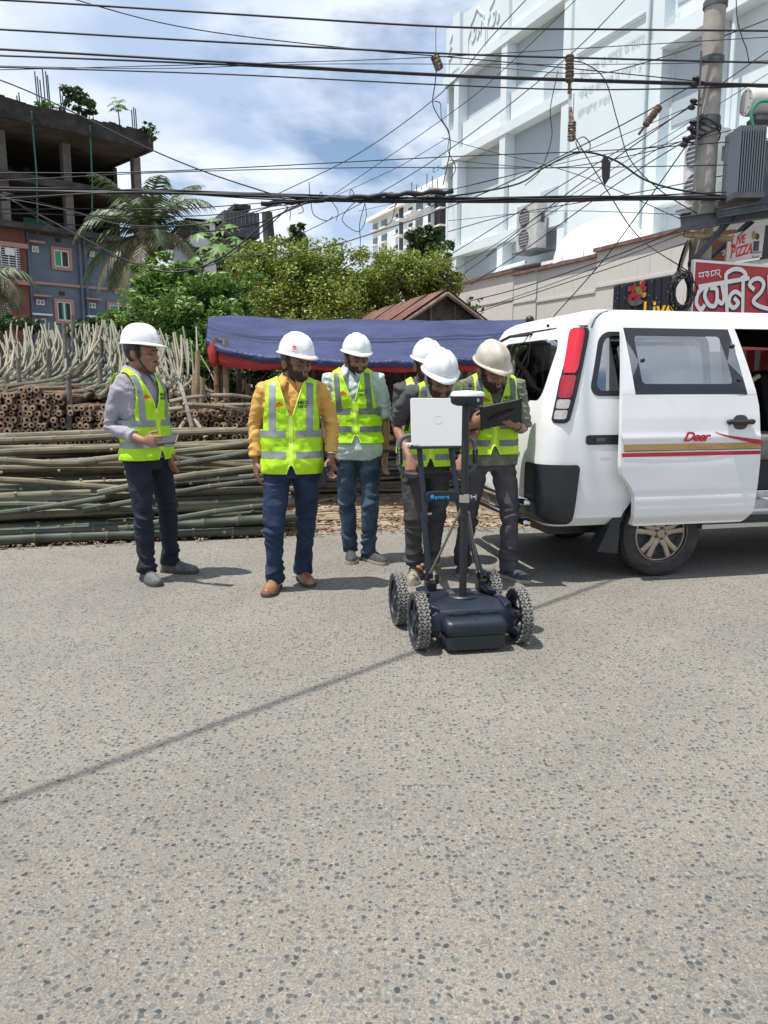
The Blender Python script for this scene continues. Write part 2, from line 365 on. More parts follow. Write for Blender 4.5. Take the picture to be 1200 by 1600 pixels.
M['band'] = mat('band', (.18, .205, .215), .45, (.27, .295, .31), 5)
M['band_dark'] = mat('band_dark', (.10, .12, .13), .4, (.14, .16, .17), 5)
M['logo_red'] = mat('logo_red', (.70, .03, .02), .5)
M['logo_dark'] = mat('logo_dark', (.02, .05, .03), .6)
M['rubber'] = mat('rubber', (.022, .021, .020), .8, (.04, .038, .035), 9, bump=.2)
M['dusty_rubber'] = mat('dusty_rubber', (.15, .145, .135), .9, (.20, .195, .18), 6)
M['steel'] = mat('steel', (.55, .55, .56), .25, metal=1); M['chrome'] = mat('chrome', (.75, .75, .76), .08, metal=1)
M['rod'] = mat('rod', (.34, .31, .27), .4, metal=.7)
M['alloy'] = mat('alloy', (.42, .36, .29), .35, (.36, .30, .24), 9, metal=.7)
M['van'] = mat('van', (.76, .77, .77), .30, (.66, .66, .63), 3.0, coat=.4, mixpos=(.58, .85), bump=.03, bscale=3)
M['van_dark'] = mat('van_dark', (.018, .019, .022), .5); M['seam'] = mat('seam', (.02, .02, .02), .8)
M['seat'] = mat('seat', (.13, .125, .12), .9, (.17, .165, .16), 8, bump=.3); M['seat_black'] = mat('seat_black', (.012, .013, .018), .6)
M['sill'] = mat('sill', (.42, .43, .42), .5, (.28, .28, .27), 10)
M['tail_red'] = mat('tail_red', (.55, .012, .03), .15, coat=.6); M['tail_red2'] = mat('tail_red2', (.32, .008, .02), .15, coat=.6)
M['tail_clear'] = mat('tail_clear', (.34, .31, .31), .15, (.42, .41, .40), 40, coat=.5)
M['glass_dark'] = glassmat('glass_dark', (.20, .22, .24), .34); M['glass_side'] = glassmat('glass_side', (.50, .56, .60), .22); M['glass_black'] = mat('glass_black', (.012, .015, .022), .1, coat=.3)
M['gold'] = mat('gold', (.40, .25, .08), .35); M['stripe_red'] = mat('stripe_red', (.42, .015, .03), .4, (.10, .01, .02), 45, mixpos=(.58, .66))
M['plate'] = mat('plate', (.6, .6, .58), .4)
M['paper_white'] = mat('paper_white', (.66, .66, .65), .45)
M['label_blue'] = mat('label_blue', (.01, .35, .75), .4)
M['cable'] = mat('cable', (.012, .013, .017), .6); M['wood_insul'] = mat('wood_insul', (.06, .035, .028), .85, (.13, .085, .065), 30)
M['ceramic'] = mat('ceramic', (.36, .30, .24), .5, (.10, .06, .045), 26, mixpos=(.42, .52))
M['pole'] = mat('pole', (.27, .255, .23), .85, (.35, .33, .30), 4, bump=.2)
M['gsteel'] = mat('gsteel', (.05, .055, .065), .6, (.09, .095, .11), 4); M['tr_grey'] = mat('tr_grey', (.13, .145, .17), .5)
M['ac_white'] = mat('ac_white', (.52, .53, .52), .6, (.42, .42, .40), 4)
M['sign_red'] = mat('sign_red', (.42, .02, .035), .45, (.36, .018, .03), 3); M['sign_white'] = mat('sign_white', (.74, .74, .72), .5)
M['sign_black'] = mat('sign_black', (.012, .013, .022), .5); M['sign_orange'] = mat('sign_orange', (.33, .10, .03), .6)
M['sign_yellow'] = mat('sign_yellow', (.75, .42, .02), .5)
M['bark'] = mat('bark', (.09, .065, .045), .95, (.17, .13, .095), 7, bump=.7, stretch=(1, 1, .3))
M['leaf_yellow'] = leafmat('leaf_yellow', (.09, .14, .025), (.31, .36, .06))
M['leaf_bright'] = leafmat('leaf_bright', (.06, .15, .03), (.19, .31, .06))
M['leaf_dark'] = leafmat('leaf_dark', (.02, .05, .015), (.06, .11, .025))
M['leaf_palm'] = leafmat('leaf_palm', (.022, .050, .018), (.085, .12, .04), .2)
M['leaf_palm_dry'] = leafmat('leaf_palm_dry', (.07, .075, .03), (.17, .15, .075), .2)
M['leaf_litter'] = leafmat('leaf_litter', (.10, .065, .04), (.33, .25, .17), .1, .9)
# jeans etc
M['jeans_navy'] = mat('jeans_navy', (.004, .007, .016), .85, (.010, .015, .030), 5, bump=.65, bscale=8, stretch=(1.3, 1.3, 2.0))
M['jeans_blue'] = mat('jeans_blue', (.005, .013, .040), .8, (.013, .032, .080), 4, bump=.65, bscale=8, stretch=(1.3, 1.3, 2.0))
M['jeans_faded'] = mat('jeans_faded', (.018, .036, .07), .8, (.08, .14, .20), 3.2, bump=.65, bscale=8, stretch=(1.3, 1.3, 2.0), mixpos=(.42, .68))
M['trouser_black'] = mat('trouser_black', (.020, .020, .022), .8, (.045, .045, .045), 5, bump=.65, bscale=8, stretch=(1.3, 1.3, 2.0))
M['trouser_grey'] = mat('trouser_grey', (.045, .042, .048), .8, (.07, .065, .072), 4, bump=.65, bscale=8, stretch=(1.3, 1.3, 2.0))
M['camo'] = mat('camo', (.06, .055, .04), .8, (.26, .22, .17), 22, bump=.2, mixpos=(.46, .54))
M['shirt_grey'] = mat('shirt_grey', (.27, .26, .30), .8, (.32, .31, .35), 6, bump=.7)
M['shirt_yellow'] = mat('shirt_yellow', (.56, .30, .06), .7, (.62, .36, .09), 6, bump=.7)
M['shirt_pale'] = mat('shirt_pale', (.42, .50, .50), .75, (.48, .56, .56), 6, bump=.7)
M['shirt_dark'] = mat('shirt_dark', (.045, .047, .052), .85, (.065, .067, .072), 6, bump=.7)
M['shirt_olive'] = mat('shirt_olive', (.10, .115, .075), .8, (.19, .20, .14), 16, bump=.7)
M['loafer'] = mat('loafer', (.22, .10, .05), .35, (.30, .15, .08), 12); M['sneaker'] = mat('sneaker', (.035, .037, .042), .8, (.06, .062, .07), 30)
M['sneaker_grey'] = mat('sneaker_grey', (.085, .085, .09), .8, (.13, .13, .13), 30); M['sole'] = mat('sole', (.30, .27, .23), .8); M['sole_dark'] = mat('sole_dark', (.06, .055, .05), .8)
M['flag'] = mat('flag', (.10, .45, .62), .7)
M['phone_glass'] = mat('phone_glass', (.012, .015, .022), .45); M['green_hose'] = mat('green_hose', (.02, .22, .14), .5)
M['gate_red'] = mat('gate_red', (.40, .02, .02), .5)
def text_mesh(body, size, bold=0.0, extr=0.0, align='LEFT', shear=0.0, space=1.0):
    cu = bpy.data.curves.new('t', 'FONT'); cu.body = body; cu.size = size; cu.extrude = extr; cu.offset = bold; cu.align_x = align; cu.shear = shear; cu.space_character = space
    o = bpy.data.objects.new('t', cu); COL.objects.link(o); dg = bpy.context.evaluated_depsgraph_get(); dg.update()
    me = bpy.data.meshes.new_from_object(o.evaluated_get(dg)); bpy.data.objects.remove(o)
    return me
def text_obj(name, body, size, fn, material, parent, bold=0.0, align='LEFT', shear=0.0, space=1.0, off=None):
    """flat lettering; fn maps the text plane (a,b) to 3D (parent space)"""
    me = text_mesh(body, size, bold, 0, align, shear, space)
    for v in me.vertices:
        q = Vector(fn(v.co.x, v.co.y)); v.co = q-Vector(off) if off is not None else q
    me.materials.clear(); me.materials.append(material)
    return link(name, me, parent)
def strokes(mb, lines, fn, wd, d0=0.0, d1=.006, m=0):
    """thick round-joined strokes as flat raised ribbons; fn(a,b,h)"""
    for ln in lines:
        wv = wd
        if isinstance(ln, tuple): wv, ln = ln
        if len(ln) > 2: ln = [(p.x, p.y) for p in catmull([(a, b, 0) for a, b in ln], 4)]
        for i in range(len(ln)-1):
            a = Vector(ln[i]); b = Vector(ln[i+1]); d = b-a
            if d.length < 1e-6: continue
            d.normalize(); nrm = Vector((-d.y, d.x)); e = d*wv*.35
            q = [a-e+nrm*wv/2, b+e+nrm*wv/2, b+e-nrm*wv/2, a-e-nrm*wv/2]
            mb.prism([(p.x, p.y) for p in q], d0, d1+random.uniform(0, .002), fn, m)
# ================================================================== GROUND
def sheet(name, pts, z, material, sub=1):
    mb = MB(); mb.add([(x, y, z) for x, y in pts], [tuple(range(len(pts)))]); return tag(mb.build(name, material), kind='structure')
sheet('ground', [(-400, -100), (400, -100), (400, 700), (-400, 700)], -0.012, M['dirt'])
# road: far edge runs slightly away from us to the right, ragged
edge = []
for i in range(120):
    x = -14+i*.3; edge.append((x, 6.32+.215*(min(x, .5)+3.2)+.06*max(0, x-.5)+(.10 if x > -.8 else 0)+.05*noise.noise(Vector((x*1.7, 0, 0)))+.03*noise.noise(Vector((x*6, 3, 0)))))
sheet('road', [(-30, -12), (30, -12), (30, 9.3), (edge[-1][0], edge[-1][1])]+edge[::-1][1:]+[(-30, 6.3)], 0.0, M['asphalt'])
def quads(name, cs, size, mats, mi=None, flat=False, parent=None, fold=.25, aspect=.5, droop=0.0, off=None):
    """many small folded leaves with numpy: cs (n,3)"""
    n = len(cs); cs = np.asarray(cs, float)
    if off is not None: cs = cs-np.array(off)
    d = RNG.normal(size=(n, 3)); 
    if flat: d[:, 2] *= .12
    else: d[:, 2] = d[:, 2]*.7-droop
    d /= np.linalg.norm(d, axis=1)[:, None]
    u_ = RNG.normal(size=(n, 3))
    if flat: u_[:, :2] *= .15; u_[:, 2] = 1
    else: u_[:, 2] = np.abs(u_[:, 2])+.5
    s_ = np.cross(d, u_); s_ /= np.linalg.norm(s_, axis=1)[:, None]; nn = np.cross(s_, d)
    L = (size*(.6+.8*RNG.random(n)))[:, None]
    a = cs-d*L*.5; b = cs+s_*L*aspect*.5+nn*L*fold*.3; c = cs+d*L*.5; e = cs-s_*L*aspect*.5+nn*L*fold*.3
    V = np.stack([a, b, c, e], 1).reshape(-1, 3)
    me = bpy.data.meshes.new(name); me.vertices.add(4*n); me.vertices.foreach_set('co', V.ravel())
    idx = np.arange(n)*4
    F = np.stack([idx, idx+1, idx+2, idx, idx+2, idx+3], 1).ravel()
    me.loops.add(6*n); me.loops.foreach_set('vertex_index', F.astype(np.int32)); me.polygons.add(2*n)
    me.polygons.foreach_set('loop_start', (np.arange(2*n)*3).astype(np.int32))
    try: me.polygons.foreach_set('loop_total', np.full(2*n, 3, np.int32))
    except Exception: pass
    for mt in (mats if isinstance(mats, list) else [mats]): me.materials.append(mt)
    if mi is not None: me.polygons.foreach_set('material_index', np.repeat(np.asarray(mi, np.int32), 2))
    me.update(calc_edges=True); me.validate()
    return link(name, me, parent)
# leaf litter and bamboo chips on the dirt verge
n = 5200; X = RNG.uniform(-1.6, 3.6, n); Y = 7.05+.17*np.minimum(X, .5)+.05*X+np.abs(RNG.normal(0, 1.0, n))**1.0*1.1
keep = (np.sin(X*7+Y*9)+np.sin(Y*23+X*2)+RNG.normal(0, .9, n)) > .55
tag(quads('leaf_litter', np.stack([X, Y, .008+.02*RNG.random(n)], 1)[keep], .058, M['leaf_litter'], flat=True, fold=.6, aspect=.35), kind='stuff', label='dry brown leaves and bamboo chips littering the dirt verge')
n = 900; X = RNG.uniform(-5, 3.6, n); Y = 6.32+.215*(np.minimum(X, .5)+3.2)+.06*np.maximum(0, X-.5)+np.abs(RNG.normal(0, .25, n))-.1
tag(quads('dry_leaf_scatter', np.stack([X, Y, .012+.01*RNG.random(n)], 1), .05, M['leaf_litter'], flat=True, fold=.6, aspect=.35), kind='stuff', label='dry leaf scraps gathered along the far road edge')
# ================================================================== BAMBOO
def bamboo(path, r, body, nodes=M['bam_node'], node_len=.34, seg=9, taper=.85, end=True):
    """a pole with swollen node rings; three slots: body, node, cut end"""
    pts = catmull(path, 6); L = [0.0]
    for i in range(1, len(pts)): L.append(L[-1]+(pts[i]-pts[i-1]).length)
    tot = L[-1]
    def at(s):
        s = max(0, min(tot, s)); i = 1
        while i < len(L)-1 and L[i] < s: i += 1
        t = (s-L[i-1])/max(1e-9, L[i]-L[i-1]); return pts[i-1].lerp(pts[i], t)
    stn = [(0, 1, 0)]; s = random.uniform(.1, node_len)
    while s < tot-.05:
        stn += [(s-.02, 1, 0), (s-.008, 1.10, 1), (s+.006, 1.10, 0), (s+.02, .985, 0)]; s += node_len*random.uniform(.8, 1.15)
    stn.append((tot, 1, 0))
    path2 = [at(q[0]) for q in stn]; rr = [r*q[1]*(1-(1-taper)*q[0]/tot) for q in stn]
    mb = MB(); mb.tube(path2, rr, seg, 0, cap=True, capm=2)
    # ring faces between the +-: node material
    for i in range(len(stn)-1):
        if stn[i][2]:
            for k in range(seg): mb.m[i*seg+k] = 1
    if end:
        for e_, dr in ((path2[0], path2[0]-path2[1]), (path2[-1], path2[-1]-path2[-2])):
            dr.normalize(); mb.tube([e_-dr*.01, e_+dr*.003], r*.5, 8, 3)
    return mb, [body, nodes, M['butt_end'], M['butt_hole']]
GREEN = 'long green bamboo poles stacked lengthways beside the road'
x0, x1 = -4.6, -0.84
def pile_line(x): return 6.30+.215*(x+3.2)
rowi = 0
for i in range(15):
    z = .052+.057*i+random.uniform(-.006, .006)
    r = (.050 if i < 3 else .042 if i < 8 else .034)*random.uniform(.92, 1.1)
    for layer in range(3 if i < 13 else 2):
        back = .10+.055*i+layer*.10+random.uniform(-.015, .015)
        e = x1+random.uniform(-.22, .22)-(.35 if i > 9 else 0)-.1*layer
        tl, tr = random.uniform(-.05, .05), random.uniform(-.06, .085)
        if i == 0: tl = tr = 0
        if layer: z2 = z-.012
        else: z2 = z
        f = lambda x, t: Vector((x, pile_line(x)+back+.015*math.sin(x*2+i), max(r*1.05, z2+t+.012*math.sin(x*1.7+i*2.1+layer))))
        xs = [x0-random.uniform(0, .5), -3.7, -2.9, -2.1, -1.4, e]
        path = [f(x, tl*(1-k/5)+tr*(k/5)) for k, x in enumerate(xs)]
        mt = M['bam_olive'] if random.random() < .45 else M['bam_green']
        lab = 'green bamboo pole in the long stack lying along the road edge'; grp = GREEN
        if i == 8 and layer == 0: mt = M['bam_tan']; lab = 'pale yellow bamboo pole lying among the green ones of the roadside stack'; grp = None
        if i == 0 and layer == 0: lab = 'thick dark bamboo pole lowest in the stack, lying on the road edge'; grp = None
        mb, mm = bamboo(path, r, mt)
        # pale branch scars
        for q in range(3):
            x = random.uniform(-3.8, e); c = f(x, 0); mb.ball((c.x, c.y-r*.96, c.z+r*.2), (.016, .006, .014), 7, 5, 4)
        tag(mb.build('bamboo_pole', mm+[M['bam_scar']], smooth=True, fix=False), lab, 'bamboo pole', grp)
# poles thrown across the front of the stack, rising to the right
random.seed(31)
for i, (xa, xb, za, zb_, off) in enumerate([(-2.6, -.95, .30, .52, .17), (-2.5, -.92, .42, .66, .25), (-2.3, -1.05, .55, .80, .34), (-2.7, -1.1, .66, .86, .42), (-4.4, -1.9, .40, .26, .22), (-4.3, -2.1, .60, .44, .34), (-2.2, -.90, .14, .30, .08), (-4.4, -1.4, .74, .62, .50), (-4.2, -2.4, .22, .38, .13), (-2.0, -.85, .72, .58, .42)]):
    mid = (xa+xb)/2; path = [Vector((x, pile_line(x)+off-.03, za+(zb_-za)*(x-xa)/(xb-xa)+.02*math.sin(x*3+i))) for x in np.linspace(xa, xb, 5)]
    mb, mm = bamboo(path, random.uniform(.026, .036), M['bam_olive'] if i % 2 else M['bam_green'])
    tag(mb.build('bamboo_pole', mm+[M['bam_scar']], smooth=True, fix=False), 'green bamboo pole lying aslant across the front of the roadside stack', 'bamboo pole', 'bamboo poles lying aslant on the roadside stack')
# grit on the asphalt
n = 900; X = RNG.uniform(-4, 4, n); Y = RNG.uniform(1.5, 7, n)
tag(quads('road_grit', np.stack([X, Y, .004+.002*RNG.random(n)], 1), .008, mat('grit', (.12, .115, .10), .9, (.27, .255, .23), 30), flat=True, fold=1.4, aspect=.8), kind='stuff', label='loose grit scattered over the road surface')
# loose pole ends by the yellow-shirted man, on the verge
for k, (a, b) in enumerate([((485, 800), (640, 792)), ((500, 812), (700, 806)), ((520, 782), (610, 779)), ((700, 800), (790, 806)), ((470, 790), (560, 770)), ((650, 790), (760, 778))]):
    A = G(*a, .02); B = G(*b, .02); mb = MB(); mb.tube([A, A.lerp(B, .5)+Vector((0, .03, 0)), B], .013, 6)
    tag(mb.build('bamboo_strip', M['post_tan'], smooth=True), 'dry split bamboo strip lying on the dirt verge behind the men', 'bamboo strip', 'bamboo strips lying loose on the verge')
# butt-end piles (poles pointing away from us, cut ends towards us)
def butt_mesh(k):
    random.seed(100+k); mb = MB(); R = random.uniform(.030, .038); seg = 10
    ring = lambda rr, y: [(rr*math.cos(2*PI*j/seg)*(1+.07*math.sin(j*1.7+k)), y, rr*math.sin(2*PI*j/seg)) for j in range(seg)]
    rows = [ring(R*.95, 1.6), ring(R, .06), ring(R*1.08, .03), ring(R, 0), ring(R*.42, -.002), ring(R*.34, .03)]
    b = len(mb.v); mb.grid([rows[0], rows[1], rows[2], rows[3]], 0, True); mb.grid([rows[3], rows[4]], 1, True); mb.grid([rows[4], rows[5]], 2, True)
    mb.add(rows[5], [tuple(range(seg))], 2)
    return mb.mesh('butt', [M['butt_side'], M['butt_end'], M['butt_hole']], True)
BUTT = [butt_mesh(k) for k in range(6)]
random.seed(11)
def lump(u):
    if u < 100: return 616-8*math.sin(u/100*PI)
    if u < 160: return 640-10*math.sin((u-100)/60*PI)-(0 if u > 108 else -10)
    if u < 290: return 632
    return 640-6*math.sin(u/17)
BUTTG = 'cut bamboo ends stacked facing the road'
cnt = 0
for j in range(10, -1, -1):
    for i in range(54):
        X = -4.20+i*.071+(j % 2)*.035+random.uniform(-.012, .012); z = 1.30-.062*(10-j)+random.uniform(-.01, .01)
        Yf = 8.15+.05*(X+4)+random.uniform(-.07, .07)
        u = 600+X/Yf*1204; v = 600+(1.36-z)/Yf*1204
        if u < -8 or u > 400 or 185 < u < 245 or v < lump(u) or v > 700: continue
        if 102 < u < 112: continue
        if cnt >= 298: continue
        o = link('bamboo_butt', BUTT[random.randrange(6)]); cnt += 1
        if u > 268:
            o.rotation_euler = (random.uniform(-.18, .25), random.uniform(0, 6), random.uniform(-.6, .6)); o.location = (X, Yf+random.uniform(-.1, .12), z)
            tag(o, 'bamboo butt in the untidy pile between the left man and the tarpaulin posts', 'bamboo pole', 'bamboo butts in the untidy pile by the tarpaulin posts')
        else:
            o.location = (X, Yf, z); o.rotation_euler = (random.uniform(-.04, .02), random.uniform(0, 6), random.uniform(-.06, .06))
            s_ = random.uniform(.80, 1.2); o.scale = (s_, 1, s_)
            tag(o, 'brown bamboo pole with its cut end facing the road in the tidy left pile', 'bamboo pole', BUTTG)
# dark core so the pile has depth behind the ends
mb = MB(); mb.box((-3.15, 9.5, .47), (2.9, 1.9, .92)); tag(mb.build('bamboo_pile_core', M['butt_side']), 'dark lower mass of the brown bamboo pile behind the green poles', 'bamboo pile')
# long curved poles rising behind
PALE = 'long pale bamboo poles bending up behind the pile'
random.seed(5)
def curved(u0, u1, vt, Y0, pale, r=.019, bow=.2):
    A = P(u0, 625, Y0); A.z = 1.28+random.uniform(-.12, .06); B = P(u1, vt, Y0+2.0+random.uniform(-.2, .4))
    C = A.lerp(B, .42)+Vector((bow*.9, .75, -.30)); q_ = lambda t: A*((1-t)**2)+C*(2*t*(1-t))+B*(t*t)
    wv = random.uniform(-.025, .025)
    mb, mm = bamboo([A, q_(.28)+Vector((wv, 0, 0)), q_(.55)-Vector((wv, 0, 0)), q_(.8), B], r, pale, M['bam_pale2'], .42, 6, .55, False)
    return mb.build('curved_bamboo_pole', mm, smooth=True, fix=False)
for k in range(262):
    u0 = random.uniform(-130, 285); pm = M['bam_pale'] if random.random() < .6 else M['bam_pale2']
    if u0 < 130: du = random.uniform(50, 150)
    elif u0 < 190: du = random.uniform(-5, 45)
    else: du = random.uniform(-40, 25)
    vt = 515+random.uniform(-16, 34)+(10 if u0+du > 180 else 0)
    o = curved(u0, u0+du, vt, random.uniform(8.6, 9.6), pm, random.uniform(.017, .028), .28 if u0 < 150 else -.05)
    if u0+du < 175: tag(o, 'long pale green bamboo pole bending up to the right, far left', 'bamboo pole', 'pale bamboo poles bending up at the left')
    else: tag(o, 'thin pale bamboo pole standing almost upright behind the man with the phone', 'bamboo pole', 'pale bamboo poles standing behind the left man')
for k in range(24):
    u0 = random.uniform(262, 345); du = random.uniform(-85, -8); vt = random.uniform(548, 600)
    o = curved(u0, u0+du, vt, random.uniform(8.8, 9.4), M['bam_pale'] if random.random() < .5 else M['bam_pale2'], random.uniform(.013, .02), .05)
    tag(o, 'thin pale bamboo pole leaning left, right of the man with the phone', 'bamboo pole', 'pale bamboo poles leaning left')
# fallen poles over the untidy pile
for k, (a, b, Yd) in enumerate([((262, 640), (395, 632), 8.0), ((265, 628), (330, 618), 8.2), ((300, 668), (282, 600), 7.9), ((272, 690), (290, 655), 7.8), ((322, 684), (300, 650), 7.8), ((330, 618), (400, 622), 8.3), ((285, 632), (390, 640), 8.0)]):
    mb, mm = bamboo([P(*a, Yd), P(*a, Yd).lerp(P(*b, Yd+.2), .5)+Vector((0, 0, .015)), P(*b, Yd+.3)], .024, M['bam_pale2'], M['bam_node'], .3, 7, .8)
    tag(mb.build('loose_bamboo_pole', mm, smooth=True, fix=False), 'short pale bamboo pole lying loose on the untidy butt pile', 'bamboo pole', 'loose poles on the untidy pile')
# wooden stakes holding the stacks
for k, (u, v, Yd, h) in enumerate([(28, 560, 9.2, 1.5), (100, 505, 10.4, 2.3), (113, 492, 11, 2), (157, 510, 10.5, 1.7), (156, 565, 9.2, .9), (75, 545, 9.6, 1.4), (210, 540, 9.6, 1.6), (107, 588, 8.25, .9), (10, 585, 8.9, .8)]):
    A = P(u, v, Yd); mb = MB(); c = Vector((0, 0, 0))
    mb.tube([(A.x-.05, A.y, A.z-h), (A.x-.02, A.y, A.z-h*.5), (A.x, A.y, A.z)], [.036, .032, .028], 7)
    tag(mb.build('wooden_stake', M['grey_wood'], smooth=True), 'weathered grey stake standing upright among the stacked bamboo poles', 'stake', 'grey stakes holding the bamboo stacks')
for k, (u, v, vb, Yd) in enumerate([(308, 548, 640, 8.4), (316, 590, 640, 8.6), (303, 585, 645, 8.7), (387, 600, 640, 9), (395, 612, 650, 8.9), (381, 592, 640, 9.3)]):
    mb = MB(); mb.tube([P(u-2, vb, Yd), P(u, (v+vb)/2, Yd), P(u+1, v, Yd)], .028, 7)
    tag(mb.build('bamboo_stump', M['post_tan'] if k < 3 else M['post_red'], smooth=True), ['tall thin brown bamboo stake rising left of the tarpaulin posts', 'short stake just right of the tall thin one, left of the tarpaulin', 'short leaning stake left of the tall thin one', 'short red-brown stake right of the tarpaulin posts', 'low stake by the elbow of the man in yellow', 'red-brown stake seen under the tarpaulin, left of the man in yellow'][k], 'stake')
# ================================================================== TARPAULIN SHELTER
cp = [(323, 528, 496, 8.7, 11.0), (338, 538, 494, 8.6, 11.2), (360, 546, 494, 8.5, 11.4), (420, 556, 496, 8.5, 11.5), (500, 560, 500, 8.5, 11.5), (580, 563, 499, 8.5, 11.4), (660, 563, 501, 8.5, 11.3), (740, 560, 500, 8.5, 11.1), (800, 553, 500, 8.5, 10.9), (828, 540, 499, 8.5, 10.6)]
t_ = empty('tarpaulin_shelter', (0, 10, 0), 0, 'low shelter roofed with a sagging blue tarpaulin with a red hem, on bamboo posts', 'shelter')
cols = []
NU = 90; NV = 26
us = np.linspace(cp[0][0], cp[-1][0], NU)
A = np.array(cp, float)
rows = []
for j in range(NV):
    f_ = j/(NV-1); row = []
    for u in us:
        vf = np.interp(u, A[:, 0], A[:, 1]); vb = np.interp(u, A[:, 0], A[:, 2]); Yf = np.interp(u, A[:, 0], A[:, 3]); Yb = np.interp(u, A[:, 0], A[:, 4])
        a = P(u, vf, Yf); b = P(u+(0 if u > 340 else 2), vb, Yb); p = a.lerp(b, f_)
        p.z -= .03*math.sin(f_*PI)*(.6+.4*math.sin(u*.035))
        p.z += .016*noise.noise(Vector((u*.012, f_*5, 1)))+.014*noise.noise(Vector((u*.03, f_*16, 4)))+.007*noise.noise(Vector((u*.09, f_*30, 8)))
        row.append(p)
    rows.append(row)
mb = MB(); mb.grid(rows)
# rolled front and left hems
hem = [[p+Vector((0, -.02, -.0)) for p in rows[0]], [p+Vector((0, -.035, -.03+.012*noise.noise(Vector((i*.4, 0, 0))))) for i, p in enumerate(rows[0])], [p+Vector((0, -.02, -.075-.02*noise.noise(Vector((i*.3, 5, 0))))) for i, p in enumerate(rows[0])]]
mb.grid([rows[0]]+hem)
left = [r[0] for r in rows]; mb.grid([left, [p+Vector((-.03, 0, -.16-.05*noise.noise(Vector((i*.6, 5, 0))))) for i, p in enumerate(left)]])
mb.build('blue_sheet', M['tarp_blue'], t_, 'all')
mb = MB(); f2 = rows[0]
dz = [.07+.10*max(0, 1-i/22)+.02*noise.noise(Vector((i*.2, 9, 0))) for i in range(NU)]
mb.grid([[p+Vector((0, .02, -.03)) for p in f2], [p+Vector((0, .0, -.07-.5*d)) for p, d in zip(f2, dz)], [p+Vector((0, .03, -.06-d)) for p, d in zip(f2, dz)]])
mb.grid([[p+Vector((0, .01, -.035)) for p in r] for r in rows])
mb.grid([[p+Vector((-.01, 0, -.02)) for p in left], [p+Vector((-.02, 0, -.24)) for p in left]])
mb.build('red_lining', M['tarp_red'], t_, 'all')
for k, (u, vt, Yd, r, mt) in enumerate([(337, 528, 8.75, .032, 'post_red'), (345, 532, 8.8, .030, 'bam_olive'), (352, 530, 8.72, .036, 'post_tan'), (672, 560, 8.9, .03, 'old_wood'), (826, 520, 8.9, .035, 'post_tan'), (372, 545, 10.8, .03, 'old_wood'), (490, 545, 10.8, .03, 'old_wood')]):
    T = P(u, vt, Yd); mb, mm = bamboo([(T.x-.03, T.y, 0), (T.x-.015, T.y, T.z*.5), (T.x, T.y, T.z)], r, M[mt], M['bam_node'], .3, 9, .95)
    mb.build('post', mm, t_, True, fix=False)
for (a, b, Ya, Yb) in [((335, 552), (826, 572), 8.85, 8.85)]:
    mb, mm = bamboo([P(*a, Ya), P(*a, Ya).lerp(P(*b, Yb), .5), P(*b, Yb)], .026, M['post_tan'], M['bam_node'], .3, 8, .95); mb.build('rail', mm, t_, True, fix=False)
mb = MB(); mb.ball(P(828, 500, 9.0), (.05, .05, .05), 10, 7); mb.ball(P(822, 508, 8.98), (.07, .06, .03), 10, 7); mb.build('cloth_wrap', M['black'], t_, True)
# clothes / bag hanging on the left post
mb = MB()
c = P(333, 550, 8.6); rows_ = []
for i in range(9):
    a = i/8; rr = .015+.03*math.sin(a*PI)+.01*random.random(); rows_.append([(c.x+rr*math.cos(k*PI/6)*(1+.3*math.sin(k*2+i)), c.y+rr*.6*math.sin(k*PI/6), c.z+.10-a*.26) for k in range(12)])
mb.grid(rows_, 0, True); tag(mb.build('hanging_cloth', M['tarp_red'], smooth='all'), 'red cloth bundle hung on the left tarpaulin post', 'cloth')
# ================================================================== HUT
hd = Vector((-.30, .954, 0)).normalized(); hs = Vector((.954, .30, 0)).normalized()
Hc = P(693, 457, 12.2); zr = Hc.z; H0 = Vector((Hc.x, Hc.y, 0))
hut = empty('bamboo_hut', H0, 0, 'old hut with a rusty corrugated roof and woven mat walls behind the tarpaulin', 'hut')
ze = zr-.95; hw = 1.45; ln = 5.5
for sgn in (-1, 1):
    # corrugated sheets: separate panels side by side
    npan = 7
    for k in range(npan):
        a0 = -.15+k*(ln+.2)/npan; a1 = a0+(ln+.2)/npan+.03; rows = []
        for i in range(25):
            a = a0+(a1-a0)*i/24; cor = .016*math.cos(i/24*2*PI*8)+(k % 2)*.012
            row = []
            for f_ in (0, 1.12):
                p = H0+hd*a+hs*(sgn*hw*f_); p.z = zr+.03+(ze-zr)*f_+cor; row.append(p)
            rows.append(row)
        mb = MB(); mb.grid(rows); mb.grid([[q-Vector((0, 0, .012)) for q in r] for r in rows]); mb.build('roof_sheet', M['rust'], hut, 'all')
mb = MB()
wp = lambda s, z, n=0: H0+hs*s+hd*(.05-n)+Vector((0, 0, z))
mb.add([wp(-hw, 0), wp(hw, 0), wp(hw, ze), wp(0, zr-.02), wp(-hw, ze)], [(0, 1, 2, 3, 4)]); mb.add([wp(-hw, 0, -.05), wp(hw, 0, -.05), wp(hw, ze, -.05), wp(0, zr-.02, -.05), wp(-hw, ze, -.05)], [(4, 3, 2, 1, 0)])
for s in (-hw, hw):
    mb.add([H0+hs*s+hd*.05, H0+hs*s+hd*ln, H0+hs*s+hd*ln+Vector((0, 0, ze)), H0+hs*s+hd*.05+Vector((0, 0, ze))], [(0, 1, 2, 3)])
mb.build('mat_wall', M['mat_wall'], hut)
def batten(parent, a, b, r, mt='old_wood'):
    mb = MB(); mb.tube([a, b], r, 6); return mb.build('batten', M[mt], parent, True)
for s in np.linspace(-hw+.05, hw-.05, 8):
    batten(hut, wp(s, 0, .03), wp(s, zr-.05+(ze-zr)*abs(s)/hw, .03), .02)
